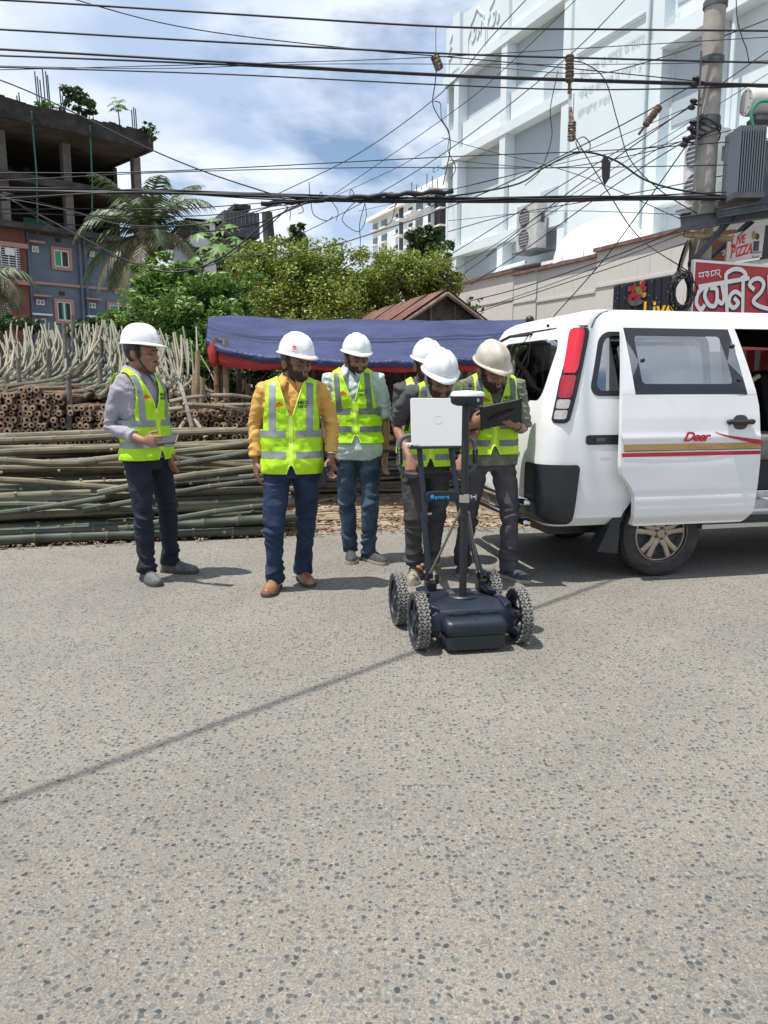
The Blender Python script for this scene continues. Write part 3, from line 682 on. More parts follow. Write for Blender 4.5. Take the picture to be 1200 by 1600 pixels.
for z in np.arange(.5, ze, .42): batten(hut, wp(-hw, z, .045), wp(hw, z, .045), .016)
for sgn in (-1, 1):
    batten(hut, wp(0, zr-.03, .2), wp(sgn*hw*1.1, ze-.12, .2), .035); batten(hut, wp(0, ze+.05, .05), wp(sgn*hw*.5, ze+.42, .05), .022)
# lower lattice wall in front, under the tarp
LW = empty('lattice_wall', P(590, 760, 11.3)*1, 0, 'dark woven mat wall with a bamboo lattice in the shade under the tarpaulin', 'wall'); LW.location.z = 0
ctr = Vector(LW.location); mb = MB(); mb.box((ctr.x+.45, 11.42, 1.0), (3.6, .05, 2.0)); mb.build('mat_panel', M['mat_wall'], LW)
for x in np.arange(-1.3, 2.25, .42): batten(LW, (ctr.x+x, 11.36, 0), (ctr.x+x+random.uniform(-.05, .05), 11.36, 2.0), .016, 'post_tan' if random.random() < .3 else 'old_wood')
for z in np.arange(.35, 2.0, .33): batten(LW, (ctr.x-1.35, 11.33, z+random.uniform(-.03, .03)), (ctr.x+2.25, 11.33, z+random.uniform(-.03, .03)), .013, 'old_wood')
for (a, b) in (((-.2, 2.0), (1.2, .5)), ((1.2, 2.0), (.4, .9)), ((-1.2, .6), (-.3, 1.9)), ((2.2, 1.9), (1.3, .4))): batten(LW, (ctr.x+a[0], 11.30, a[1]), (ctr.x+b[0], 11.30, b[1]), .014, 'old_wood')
# stack of split bamboo under the shelter
for i in range(13):
    for l in range(2):
        z = .03+i*.052; a = P(478, 760, 9.6+.25*l+.02*i); b = P(775, 760, 9.9+.25*l+.02*i); a.z = z+random.uniform(-.012, .012); b.z = z+random.uniform(-.012, .012)
        a.x += random.uniform(-.2, .1); b.x += random.uniform(-.2, .2)
        mb = MB(); rws = []
        for q in range(6):
            c = a.lerp(b, q/5)+Vector((0, 0, .012*math.sin(q*1.3+i))); rws.append([c+Vector((0, .05*math.cos(t), .028*math.sin(t)-.01)) for t in np.linspace(-.2, PI+.2, 6)])
        mb.grid(rws); mb.grid([[p-Vector((0, 0, .006)) for p in r] for r in rws])
        tag(mb.build('split_bamboo', [M['bam_green'], M['grey_wood'], M['bam_olive']][random.randrange(3)], smooth='all'), 'split dark bamboo half lying in the low stack in the shade behind the men', 'bamboo', 'split bamboo halves in the shaded stack')
for k, (u, v, s) in enumerate([(596, 702, .09), (612, 700, .07), (604, 684, .08), (760, 700, .08)]):
    c = P(u, v, 9.7); mb = MB(); mb.ball(c, (s*1.3, s, s*.6), 10, 7)
    for q in range(len(mb.v)): p = Vector(mb.v[q]); mb.v[q] = tuple(p+(p-c)*.4*noise.noise(p*14))
    tag(mb.build('wood_chunk', M['butt_end'] if k else M['bam_scar'], smooth='all'), ['pinkish broken wood chunk on the split bamboo stack', 'brown wood chunk beside the pinkish one on the stack', 'upper wood chunk above the split bamboo stack', 'wood chunk on the stack behind the tablet man'][k], 'wood')
# ================================================================== TREES
def limb(mb, a, b, r0, r1, seg=7, wob=.12, n=6):
    a = Vector(a); b = Vector(b); L = (b-a).length
    pts = [a.lerp(b, i/n)+Vector((noise.noise(a+Vector((i, 0, 0))), noise.noise(b+Vector((0, i, 0))), 0))*wob*L*math.sin(i/n*PI) for i in range(n+1)]
    mb.tube(pts, [r0+(r1-r0)*i/n for i in range(n+1)], seg)
def clumpy(c, R, n, ncl=40, clr=.35, shell=.75, seed=0):
    """points in leaf clumps spread over an ellipsoid's outer volume"""
    rg = np.random.default_rng(seed); d = rg.normal(size=(ncl, 3)); d /= np.linalg.norm(d, axis=1)[:, None]
    rad = shell+(1-shell)*rg.random(ncl); rad[rg.random(ncl) < .25] *= .55
    cc = d*rad[:, None]*np.array(R)*(1+.16*rg.normal(size=(ncl, 1)))
    k = rg.integers(0, ncl, n); cr_ = clr*(.5+rg.random(ncl))*np.mean(R)
    off = rg.normal(size=(n, 3)); off /= np.linalg.norm(off, axis=1)[:, None]; off *= (rg.random(n)**.5)[:, None]*cr_[k][:, None]; off[:, 2] *= .7
    return cc[k]+off+np.array(c)
def tree(name, base, blobs, leaf, size, label, trunk_r=.14, cat='tree', aspect=.5, bark='bark', droop=0.2, extra=None, top=None, fork=True):
    base = Vector(base); e = empty(name, base, 0, label, cat)
    mb = MB(); cen = [Vector(b[0]) for b in blobs]; mean = sum(cen, Vector())/len(cen); zj = min(c.z for c in cen)-min(b[1][2] for b in blobs)*.5
    zj = max(base.z+.4, zj); J = Vector((base.x*.7+mean.x*.3, base.y*.7+mean.y*.3, zj)); limb(mb, base, J, trunk_r, trunk_r*.75, 9, .05)
    for c, (_, R, *_r) in zip(cen, blobs):
        limb(mb, J, c, trunk_r*.6, trunk_r*.25)
        for q in range(5): limb(mb, c-Vector((0, 0, R[2]*.3)), c+Vector((random.uniform(-1, 1)*R[0]*.8, random.uniform(-1, 1)*R[1]*.8, random.uniform(0, 1)*R[2]*.8)), trunk_r*.22, trunk_r*.06, 5)
    mb.build('trunk', M[bark], e, True)
    pts = []
    for i, (c, R, n, ncl) in enumerate(blobs): pts.append(clumpy(c, R, n, ncl, .30, .7, seed=hash(label) % 999 if False else int(abs(c[0])*100+abs(c[2])*10+i)))
    quads('crown', np.concatenate(pts), size, M[leaf], None, parent=e, aspect=aspect, droop=droop, off=tuple(base))
    return e
def blob(u, v, Y, ru, rv, n, ncl=45, dr=.8):
    s = Y/1204; c = P(u, v, Y); return ((c.x, c.y, c.z), (ru*s, max(ru, rv)*s*dr, rv*s), n, ncl)
tree('leafy_tree', (P(470, 700, 17).x, 17, 0), [blob(440, 445, 17, 85, 62, 15500, 95), blob(510, 430, 17, 80, 45, 12000, 80), blob(395, 425, 17.2, 45, 45, 7000, 50), blob(470, 490, 16.4, 120, 40, 9000, 70), blob(560, 460, 17.5, 60, 45, 7500, 50)], 'leaf_yellow', .076, 'wide yellow-green tree behind the tarpaulin, in the middle', .16)
tree('leafy_tree', (P(640, 700, 18).x, 18, 0), [blob(630, 440, 18, 72, 50, 14000, 85), blob(680, 450, 18, 42, 38, 6000, 45), blob(590, 470, 17.6, 55, 38, 7500, 50)], 'leaf_yellow', .076, 'yellow-green tree above the rusty hut roof, below the far apartment block', .14)
tree('leafy_tree', (P(290, 700, 14.5).x, 14.5, 0), [blob(285, 470, 14.5, 75, 50, 6500, 60), blob(320, 520, 14, 70, 55, 6500, 60), blob(255, 440, 15, 50, 32, 2800, 30), blob(350, 470, 15, 50, 50, 3600, 40), blob(300, 570, 13.6, 75, 40, 4200, 45)], 'leaf_bright', .13, 'bright green feathery tree left of the tarpaulin, behind the left man', .12, aspect=.35)
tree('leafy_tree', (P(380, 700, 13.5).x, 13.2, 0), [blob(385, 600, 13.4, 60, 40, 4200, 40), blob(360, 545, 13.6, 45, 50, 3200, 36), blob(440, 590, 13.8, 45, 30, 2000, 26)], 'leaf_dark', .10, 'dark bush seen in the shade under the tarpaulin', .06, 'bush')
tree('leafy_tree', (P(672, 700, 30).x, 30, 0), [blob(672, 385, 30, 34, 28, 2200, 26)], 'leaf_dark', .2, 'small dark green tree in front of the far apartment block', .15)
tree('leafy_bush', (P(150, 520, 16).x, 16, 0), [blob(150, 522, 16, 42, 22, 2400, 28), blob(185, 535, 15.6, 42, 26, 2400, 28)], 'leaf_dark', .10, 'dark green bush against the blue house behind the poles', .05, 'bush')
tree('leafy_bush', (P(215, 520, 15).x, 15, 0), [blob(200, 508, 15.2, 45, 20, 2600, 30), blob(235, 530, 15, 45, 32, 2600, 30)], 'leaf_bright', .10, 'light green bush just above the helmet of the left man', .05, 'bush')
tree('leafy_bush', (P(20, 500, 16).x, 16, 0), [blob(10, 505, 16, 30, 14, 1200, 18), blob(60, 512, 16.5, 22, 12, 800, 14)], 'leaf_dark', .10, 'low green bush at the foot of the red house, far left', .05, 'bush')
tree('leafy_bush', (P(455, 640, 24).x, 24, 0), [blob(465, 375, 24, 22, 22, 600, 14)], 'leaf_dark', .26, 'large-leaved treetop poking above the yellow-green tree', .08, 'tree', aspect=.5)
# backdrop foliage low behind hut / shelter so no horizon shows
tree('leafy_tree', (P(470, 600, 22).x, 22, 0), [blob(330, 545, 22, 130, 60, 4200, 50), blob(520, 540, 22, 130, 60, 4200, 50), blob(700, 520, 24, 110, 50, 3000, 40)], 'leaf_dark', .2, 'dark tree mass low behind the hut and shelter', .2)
# palms
def frond(base, dirv, L, droop, mtl, parent, wid=.55, nl=30, tw=0, lift=.5):
    base = Vector(base); d = Vector(dirv).normalized(); side = d.cross(Vector((0, 0, 1)))
    if side.length < .05: side = Vector((1, 0, 0))
    side.normalize(); mb = MB(); pts = []
    p = base.copy(); dd = (d*1.0+Vector((0, 0, lift))).normalized(); N = 14
    for i in range(N+1):
        pts.append(p.copy()); p = p+dd*(L/N); dd = (dd+Vector((0, 0, -droop*(i/N+.25)/N*3.2))).normalized()
    mb.tube(pts, [.035*(1-.85*i/N)*L/2.5 for i in range(N+1)], 5)
    for k in range(nl):
        f_ = .12+.88*k/nl; i = min(N-1, int(f_*N)); c = pts[i].lerp(pts[i+1], f_*N-i); tdir = (pts[i+1]-pts[i]).normalized()
        wl = wid*math.sin(max(.15, min(1, f_*1.05))*PI*.92)**.6*random.uniform(.85, 1.1)
        for sg in (-1, 1):
            o1 = (side*sg*.75+tdir*.55+Vector((0, 0, -.10-.35*random.random()))).normalized(); o2 = (side*sg*.45+tdir*.4+Vector((0, 0, -.9))).normalized()
            m_ = c+o1*wl*.45; t = m_+(o1*.35+o2*.65)*wl*.6; wv = tdir*.021*L/2.2
            mb.add([c-wv, c+wv, m_+wv, m_-wv, t], [(0, 1, 2, 3), (3, 2, 4)], 1)
    return mb.build('frond', [M['bam_olive'], mtl], parent, False, fix=False)
def palm(u, v, Yd, base_z, fr, label, L=2.6, tr=.16):
    top = P(u, v, Yd); e = empty('coconut_palm', (top.x, top.y, 0), 0, label, 'palm tree'); mb = MB()
    N = 26; pts = [Vector((top.x+.25*math.sin(i/N*2.5)*(1-i/N), top.y, top.z*i/N)) for i in range(N+1)]; mb.tube(pts, [tr*(1.2-.35*i/N+(.05 if i % 2 else 0)) for i in range(N+1)], 10); mb.build('trunk', M['bark'], e, True)
    mb = MB(); mb.ball(top+Vector((0, 0, -.1)), (.32, .32, .45), 12, 8); mb.build('crown_shaft', M['bark'], e, True)
    for k in range(5): mb = MB(); a = k*1.3; mb.ball(top+Vector((.38*math.cos(a), .38*math.sin(a), -.25)), (.15, .15, .18), 10, 7); mb.build('coconut', M['bam_olive'], e, True)
    for i, (ax, ay, lift, ll, dr, dry) in enumerate(fr): frond(top+Vector((0, 0, .1)), (ax, ay, 0), L*ll, dr, M['leaf_palm_dry'] if dry else M['leaf_palm'], e, .62, 46, lift=lift)
random.seed(3)
palm(233, 372, 22, 0, [(-1, -.3, .35, .95, 1.2, 0), (-.9, .2, 1.1, .95, .9, 0), (-.6, -.5, 1.8, .9, .6, 0), (-.35, .3, 1.9, .9, .9, 0), (.3, -.5, 2.0, .9, .8, 0), (.1, .5, 2.2, .85, .9, 0), (.55, .4, 1.9, .95, .6, 0), (.9, -.2, 1.2, .95, .8, 0), (1, .3, .7, .95, 1.0, 0), (1, -.5, .1, .95, 1.1, 1), (.8, .7, .3, .9, 1.2, 0),
    (-1, .6, -.1, 1.0, 1.0, 0), (-1, -.1, -.1, 1.0, .8, 0), (-.9, -.6, -.35, .95, .9, 1), (-.5, -.7, -.7, .85, 1.0, 1), (0, -1, -.4, .8, 1.3, 1), (.3, 1, 1.5, .9, .7, 0), (-.4, 1, 1.2, .9, .9, 0), (.1, -1, 1.4, .8, 1, 0), (-.75, -.3, .7, 1.0, 1.1, 0), (.4, -.8, .5, .8, 1.2, 0)], 'tall coconut palm with drooping fronds in front of the unfinished building', 2.35)
palm(-22, 440, 17, 0, [(1, -.3, .2, .8, 1.3, 1), (1, .4, .7, .8, 1.1, 0), (.7, -.7, -.3, .8, 1.1, 1), (-1, 0, .5, .8, 1, 0), (0, 1, 1, .8, 1, 0), (.8, .1, -.6, .8, .8, 1), (-.5, -.8, .5, .8, 1, 0), (.2, -.6, 1.6, .8, .8, 0)], 'coconut palm at the left edge, only its frond tips in view', 1.5)
# papaya-like trees: big lobed leaves on stalks, each leaf a part
def papaya(top, h, nl, rad, leafr, label, mtl='leaf_bright', cat='papaya tree', tr=.07):
    top = Vector(top); e = empty('papaya_tree', (top.x, top.y, top.z-h), 0, label, cat); mb = MB(); mb.tube([(top.x, top.y, top.z-h), (top.x+.03*h, top.y, top.z-h*.5), top], [tr, tr*.8, tr*.5], 8); mb.build('trunk', M['bark'], e, True)
    for k in range(nl):
        a = k*2.4; el_ = math.radians(random.uniform(-25, 65)); d = Vector((math.cos(a)*math.cos(el_), math.sin(a)*math.cos(el_), math.sin(el_))); c = top+d*rad*random.uniform(.7, 1.1); mb = MB(); mb.tube([top, top.lerp(c, .6)+Vector((0, 0, .05)), c], leafr*.04, 5)
        n_ = (d*.4+Vector((0, -.35, .8))).normalized(); e1 = n_.cross(d).normalized(); e2 = e1.cross(n_); vs = [c]; fs = []
        for q in range(18):
            ang = 2*PI*q/18; rr = leafr*(1.0 if q % 2 == 0 else .45)*random.uniform(.85, 1.1); vs.append(c+e1*rr*math.cos(ang)+e2*rr*math.sin(ang)-n_*rr*.35)
        for q in range(18): fs.append((0, 1+q, 1+(q+1) % 18))
        mb.add(vs, fs, 1); mb.build('leaf', [M['bam_olive'], M[mtl]], e, fix=False)
papaya(P(348, 392, 20), 4, 26, .75, .33, 'large papaya tree with big lobed leaves left of the yellow-green tree')
# ================================================================== LEFT UNFINISHED BUILDING
s2 = math.sqrt(.5)
o_ = P(38, 400, 36); LB = Frame((o_.x, o_.y), (s2, s2), (s2, -s2))
house = empty('unfinished_building', (o_.x, o_.y, 0), 0, 'unfinished dark concrete frame storeys over a blue painted house, left', 'building')
def zt(u, v, n=0): return LB.inv(u, v, n)
tR = zt(222, 420)[0]; zTop = zt(60, 362)[1]; zBand = zt(60, 442)[1]; zBand2 = zTop-2*(zTop-zBand)
mb = MB(); mb.fbox(LB, 0, tR, -9, 0, 0, zTop-.12); mb.build('blue_wall', M['blue_paint'], house)
for z_ in (zTop-.06, zBand, zBand2): mb = MB(); mb.fbox(LB, -.02, tR+.12, -.3, .10, z_-.06, z_+.06); mb.build('floor_band', M['pink_trim'] if z_ != zTop-.06 else M['mid_concrete'], house)
def win(u0, v0, u1, v1, frame, panes, cas=True, parent=house, F=LB, dark='dark_room'):
    t0, z1 = F.inv(u0, v0); t1, z0 = F.inv(u1, v1); mb = MB(); fw = .13
    if cas:
        mb.fbox(F, t0-fw, t1+fw, 0.01, .09, z1, z1+fw); mb.fbox(F, t0-fw, t1+fw, 0.01, .09, z0-fw, z0); mb.fbox(F, t0-fw, t0, .012, .085, z0, z1); mb.fbox(F, t1, t1+fw, .012, .085, z0, z1)
    else: mb.fbox(F, t0-.2, t1+.2, .01, .35, z1+.12, z1+.2)
    w_ = mb.build('window', frame, parent)
    def sub(nm, mt, *a): m2 = MB(); m2.fbox(F, *a); return m2.build(nm, mt, w_)
    off = .014
    if panes:
        dt = (t1-t0)/len(panes)
        for i, p in enumerate(panes): sub('pane', M[p], t0+i*dt+.02, t0+(i+1)*dt-.02, off, off+.012, z0+.02, z1-.02)
        sub('frame', M['white_frame'], t0+(t1-t0)*.5-.03, t0+(t1-t0)*.5+.03, off+.014, off+.04, z0, z1)
    for a in ((t0, t0+.05, z0, z1), (t1-.05, t1, z0, z1), (t0+.05, t1-.05, z0, z0+.05), (t0+.05, t1-.05, z1-.05, z1)): sub('frame', M['white_frame'], a[0], a[1], off+.013, off+.04, a[2], a[3])
PT_ = M['pink_trim']
win(83, 390, 108, 419, PT_, ['green_pane', 'dark_room']); win(88, 471, 112, 502, PT_, ['dark_room', 'green_pane', 'dark_room']); win(170, 476, 200, 505, PT_, ['green_pane', 'dark_room'])
win(49, 384, 60, 395, PT_, ['win_glass', 'green_pane'], False); win(56, 468, 69, 477, PT_, ['win_glass', 'win_glass'], False); win(138, 473, 149, 482, PT_, ['win_glass', 'win_glass'], False); win(139, 392, 147, 402, PT_, ['win_glass'], False)
win(54, 497, 72, 512, M['white_frame'], ['win_glass', 'win_glass'], False); win(140, 500, 160, 512, M['white_frame'], ['win_glass'], False)
for u, v in ((90, 375), (96, 458)):
    t0, z1 = zt(u-4, v-3); t1, z0 = zt(u+5, v+4); mb = MB(); mb.fbox(LB, t0, t1, .005, .03, z0, z1); mb.build('vent', M['dark_room'], house)
for u in (39, 120, 128):
    t0, _ = zt(u, 400); mb = MB(); mb.tube([LB.w(t0+.1, .12, 0), LB.w(t0+.1, .12, zTop+.3)], .07, 8); mb.build('drain_pipe', M['blue_paint'], house, True)
# red house part at the far left
red = empty('red_house', LB.w(0, 0, 0), 0, 'brick-red house with barred windows at the far left edge', 'building')
mb = MB(); mb.fbox(LB, -9, -.05, -9, .35, 0, zTop-.1); mb.build('wall', M['red_paint'], red)
for z_ in (zt(10, 382, .35)[1], zBand-.1): mb = MB(); mb.fbox(LB, -9, -.0, .36, .5, z_-.1, z_+.1); mb.build('band', M['pink_trim'], red)
for (u0, v0, u1, v1) in ((-20, 382, 32, 428), (-20, 465, 30, 500)):
    t0, z1 = LB.inv(u0, v0, .36); t1, z0 = LB.inv(u1, v1, .36); mb = MB(); mb.fbox(LB, t0, t1, .355, .38, z0, z1); w_ = mb.build('window', M['dark_room'], red)
    for k in range(11):
        z_ = z0+(z1-z0)*(k+.5)/11; mb = MB(); mb.fbox(LB, t0, t1, .42, .44, z_-.015, z_+.015); mb.build('window_bar', M['white_frame'], w_)
    for k in range(4):
        t = t0+(t1-t0)*(k+.5)/4; mb = MB(); mb.fbox(LB, t-.02, t+.02, .445, .465, z0, z1); mb.build('window_bar', M['white_frame'], w_)
t0, z1 = LB.inv(6, 387, .4); t1, z0 = LB.inv(22, 400, .4); mb = MB(); mb.fbox(LB, t0, t1, .48, .5, z0, z1); tag(mb.build('laundry_cloth', M['white_frame']), 'pale cloth hung on the barred window of the red house', 'cloth')
t0, z1 = LB.inv(20, 485, .5); t1, z0 = LB.inv(31, 497, .5); mb = MB(); mb.fbox(LB, t0, t1, .52, .6, z0, z1); tag(mb.build('red_cloth', M['logo_red']), 'bright red cloth on the lower window of the red house', 'cloth')
# open concrete storeys above
NR = 2.4
tRoof, zR1 = LB.inv(232, 205, NR); _, zR0 = LB.inv(232, 226, NR)
zA = LB.inv(0, 163, NR)[1]; zB = LB.inv(0, 190, NR)[1]
print('roof', tRoof, zR1, zR0, zA, zB, 'zTop', zTop)
zR1 = (zR1+zA)/2; zR0 = (zR0+zB)/2
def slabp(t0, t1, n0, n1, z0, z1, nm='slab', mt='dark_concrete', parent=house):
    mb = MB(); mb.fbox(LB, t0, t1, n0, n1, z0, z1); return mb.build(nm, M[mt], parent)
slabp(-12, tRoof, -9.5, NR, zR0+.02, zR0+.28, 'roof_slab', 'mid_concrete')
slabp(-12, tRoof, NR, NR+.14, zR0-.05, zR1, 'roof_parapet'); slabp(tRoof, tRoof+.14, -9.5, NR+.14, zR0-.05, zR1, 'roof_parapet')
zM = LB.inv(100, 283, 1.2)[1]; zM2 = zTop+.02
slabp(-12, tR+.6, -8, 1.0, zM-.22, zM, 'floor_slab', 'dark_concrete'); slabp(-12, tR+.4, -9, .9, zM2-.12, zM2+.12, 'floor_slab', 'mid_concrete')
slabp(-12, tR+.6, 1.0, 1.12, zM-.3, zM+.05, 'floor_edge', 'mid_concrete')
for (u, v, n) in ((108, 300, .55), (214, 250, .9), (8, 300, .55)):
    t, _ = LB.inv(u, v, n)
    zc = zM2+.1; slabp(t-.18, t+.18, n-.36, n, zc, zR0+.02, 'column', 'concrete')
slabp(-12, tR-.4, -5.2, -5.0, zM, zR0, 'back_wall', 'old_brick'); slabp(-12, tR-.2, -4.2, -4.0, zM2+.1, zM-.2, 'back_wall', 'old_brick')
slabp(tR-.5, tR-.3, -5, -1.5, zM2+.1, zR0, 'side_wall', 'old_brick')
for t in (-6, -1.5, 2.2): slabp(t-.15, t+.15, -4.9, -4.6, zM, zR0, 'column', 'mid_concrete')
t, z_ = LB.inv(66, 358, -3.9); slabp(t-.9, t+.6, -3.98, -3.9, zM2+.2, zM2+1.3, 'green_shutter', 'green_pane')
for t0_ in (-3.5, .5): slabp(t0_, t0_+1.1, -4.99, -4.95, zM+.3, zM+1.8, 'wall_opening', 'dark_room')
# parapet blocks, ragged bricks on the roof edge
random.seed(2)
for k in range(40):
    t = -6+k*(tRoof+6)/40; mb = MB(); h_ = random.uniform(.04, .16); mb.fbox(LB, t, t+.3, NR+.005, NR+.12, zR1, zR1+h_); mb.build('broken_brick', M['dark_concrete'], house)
for u in (51, 141):
    t, z0 = LB.inv(u, 195, NR+.3); mb = MB(); mb.tube([LB.w(t, NR+.25, zR1-.25), LB.w(t+.5, NR*.5+.3, zM), LB.w(t+.8, .45, zM2-.2)], .035, 7); mb.build('green_pipe', mat('green_pipe', (.03, .16, .15), .5) if u == 51 else bpy.data.materials['green_pipe'], house, True)
for grp_ in ([(56, 112), (60, 120), (64, 125), (68, 108), (73, 112), (76, 118)], [(95, 140), (99, 150)], [(28, 150), (31, 145)], [(207, 172), (210, 168), (213, 170)], [(141, 182), (147, 183)]):
    for (u, v) in grp_:
        t, zt_ = LB.inv(u, v, NR-.6); mb = MB(); mb.tube([LB.w(t, NR-.6, zR0+.2), LB.w(t-.05, NR-.6, zt_)], .028, 5); mb.build('rebar', M['gsteel'], house)
def roofplant(u, v, n, ru, rv, cnt, leaf, size, label, name='shrub', cat='shrub'):
    t, z = LB.inv(u, v, n); c = LB.w(t, n, z); Yd = c.y; s = Yd/1204
    base = LB.w(t, n, zR0+.28)
    return tree(name, base, [((c.x, c.y, c.z), (ru*s, ru*s, rv*s), cnt, 26)], leaf, size, label, .05, cat)
roofplant(122, 158, NR-.5, 27, 24, 900, 'leaf_dark', .22, 'biggest shrub growing on the roof edge of the unfinished building'); roofplant(72, 166, NR-.3, 12, 5, 260, 'leaf_bright', .16, 'low bright weed under the rebar on the roof edge', 'weed')
roofplant(232, 206, NR+.1, 15, 12, 420, 'leaf_dark', .17, 'weed hanging over the right corner of the unfinished roof', 'weed')
t, z = LB.inv(184, 166, NR-.4); c = LB.w(t, NR-.4, z); random.seed(4); papaya(c, c.z-zR0-.28, 14, .42, .24, 'small papaya tree on the roof edge of the unfinished building', 'leaf_bright', tr=.04)
# ================================================================== MID-LEFT GREY HOUSE
gy = P(295, 400, 42); GF = Frame((gy.x, gy.y), (.90, .43), (.43, -.90))
gh = empty('grey_house', (gy.x, gy.y, 0), 0, 'pale grey house with a dark sheet-metal box on its roof, behind the papaya tree', 'building')
def gq(nm, mt, u0, v0, u1, v1, n0, n1):
    a, z1 = GF.inv(u0, v0, n1); b, z0 = GF.inv(u1, v1, n1); mb = MB(); mb.fbox(GF, a, b, n0, n1, z0, z1); return mb.build(nm, M[mt], gh)
gq('wall', 'white_frame', 296, 345, 345, 620, -6, 0); gq('wall', 'mid_concrete', 345, 372, 415, 620, -5.5, -.3); gq('roof_slab', 'mid_concrete', 290, 340, 350, 346, -7, .3)
mb = MB(); a, z1 = GF.inv(274, 346, .3); b, z0 = GF.inv(300, 366, .3); mb.prism([(a, z0), (b, z0), (b, z1+.2), (b-.1, z1+.2)], -5, .2, lambda p, q, h: GF.w(p, h, q)); mb.build('stair_roof', M['mid_concrete'], gh)
gq('dark_box', 'gsteel', 350, 328, 406, 372, -4, .1); gq('tank_lid', 'mid_concrete', 366, 318, 392, 328, -2, -.5)
for k in range(9): u = 352+k*6.2; gq('corrugation', 'tr_grey', u, 330, u+1.6, 371, .1, .18)
for (u0, v0, u1, v1) in ((300, 352, 312, 372), (316, 352, 328, 372), (300, 392, 312, 410), (318, 392, 330, 410)): gq('window', 'dark_room', u0, v0, u1, v1, 0, .03)
gq('balcony_slab', 'mid_concrete', 292, 386, 346, 389, 0, .8)
for k in range(10): u = 320+k*4; gq('railing_bar', 'white_frame', u, 405, u+1.2, 418, .5, .55)
# slanted concrete post left of the bundle
mb = MB(); mb.tube([P(424, 430, 30), P(421, 380, 30), P(417, 332, 30)], [.26, .22, .2], 8); mb.v = [(x, y, z) for x, y, z in mb.v]; a = P(426, 600, 30); mb.tube([(a.x, a.y, 0), P(424, 430, 30)], [.3, .26], 8)
tag(mb.build('concrete_post', M['mid_concrete'], smooth=True), 'dark slanting concrete post rising behind the yellow-green tree', 'post')
# ================================================================== BIG WHITE BUILDING
aW = (.40, -.916); nW = (-.916, -.40)
WF = Frame((2.8, 35), aW, nW)
wbd = empty('white_building', (2.8, 35, 0), 0, 'big white building with deep window bays and pilasters, towering on the right', 'building')
def wq(nm, mt, t0, t1, n0, n1, z0, z1, parent=wbd):
    mb = MB(); mb.fbox(WF, t0, t1, n0, n1, z0, z1); return mb.build(nm, M[mt], parent)
T0 = WF.inv(698, 300)[0]; Tn = WF.inv(716, 300)[0]; T1 = WF.inv(791, 200)[0]; T2 = WF.inv(888, 150)[0]; T3 = WF.inv(1036, 150)[0]; T4 = WF.inv(1092, 150)[0]
zb = [WF.inv(716, v)[1] for v in (112, 238, 388)]; st = (zb[0]-zb[2])/2
zRoof = WF.inv(700, 62)[1]
print('W', T0, Tn, T1, T2, T3, T4, zb, zRoof)
Z = [zb[0], zb[1], zb[2], zb[2]-st, zb[2]-st]; zRoof = zb[0]+1.95
T5 = T4+6; TE = 27
wq('core', 'wb_white', T0, T2-1.2, -12, -.42, 0, zRoof-.3); wq('core', 'wb_white', T2-1.2, TE, -12, -.42, 0, zRoof+6)
wq('lower_wall', 'wb_white', T0, TE, -.42, -.02, 0, Z[4])
pw = .30; bw = .36
bays = [(T0, Tn-.15), (Tn+.25, T1-.2), (T1+.25, T2-.2)]
# pilasters
for t in (Tn, T1, T2+.05): wq('pilaster', 'wb_white', t-.2, t+.2, -.42, .16, Z[4], Z[0]+.2)
wq('corner_strip', 'wb_white', T0-.06, T0+.10, -.42, 0, Z[4], Z[0]+.2)
lv = [Z[0], Z[1], Z[2]]
for li, zt_ in enumerate(lv):
    wq('beam', 'wb_white', T0-.1, T2+.25, -.42, .20, zt_-bw, zt_)
    for bi, (a, b) in enumerate(bays):
        zl = lv[li+1] if li < 2 else Z[4]
        hrec = 1.75
        wq('window_panel', 'wb_panel', a, b, -.40, -.28, zt_-bw-hrec, zt_-bw-.01)
        wq('bay_wall', 'wb_white', a, b, -.41, -.03, zl, zt_-bw-hrec)
        if bi == 0: continue
        wq('bay_lower_panel', 'wb_panel' if bi == 2 else 'wb_white', a+2.1, b-.12, -.028, -.02 if bi == 1 else -.012, zl+.02, zl+1.0)
# plain central part with the inscription
wq('plain_wall', 'wb_white', T2+.25, T3-.3, -.42, .04, Z[4], zRoof+6)
wq('pilaster', 'wb_white', T3-.3, T3+.1, -.42, .2, Z[4], zRoof+6)
wq('bay_wall', 'wb_white', T3+.1, TE, -.42, -.18, Z[4], zRoof+6)
for z_ in (Z[0]-.1, Z[1]-.1, Z[2]-.4): wq('window_panel', 'wb_panel', T3+.2, T4+.2, -.178, -.15, z_-2.3, z_-.3); wq('beam', 'wb_white', T3+.1, TE, -.17, .3, z_-.3, z_+.15)
wq('pilaster', 'wb_white', T4+.25, T4+.75, -.17, .25, 0, zRoof+3); wq('pilaster', 'wb_white', T4+4, T4+4.5, -.17, .25, 0, zRoof+3)
wq('parapet', 'wb_white', T0-.1, T2+.3, -.5, .05, Z[0], zRoof); 
for t in (Tn, T1): wq('parapet_block', 'wb_white', t-.3, t+.3, -.5, .2, Z[0]-.1, zRoof+.15)
wq('stair_block', 'wb_white', T2-1.2, TE, -.5, .05, zRoof-.4, zRoof+6)
# pipes
for t in (T3-.6, T4+1.2): mb = MB(); mb.tube([WF.w(t, .15, 3), WF.w(t, .15, zRoof-1.6)], .06, 8); mb.build('rain_pipe', M['wb_white'], wbd, True)
mb = MB(); t, z = WF.inv(778, 440); mb.tube([WF.w(t, .2, z-2), WF.w(t, .2, z+.25), WF.w(t+.3, .2, z+.4), WF.w(t+2.2, .2, z+.42)], .06, 8); mb.build('rain_pipe', M['wb_white'], wbd, True)
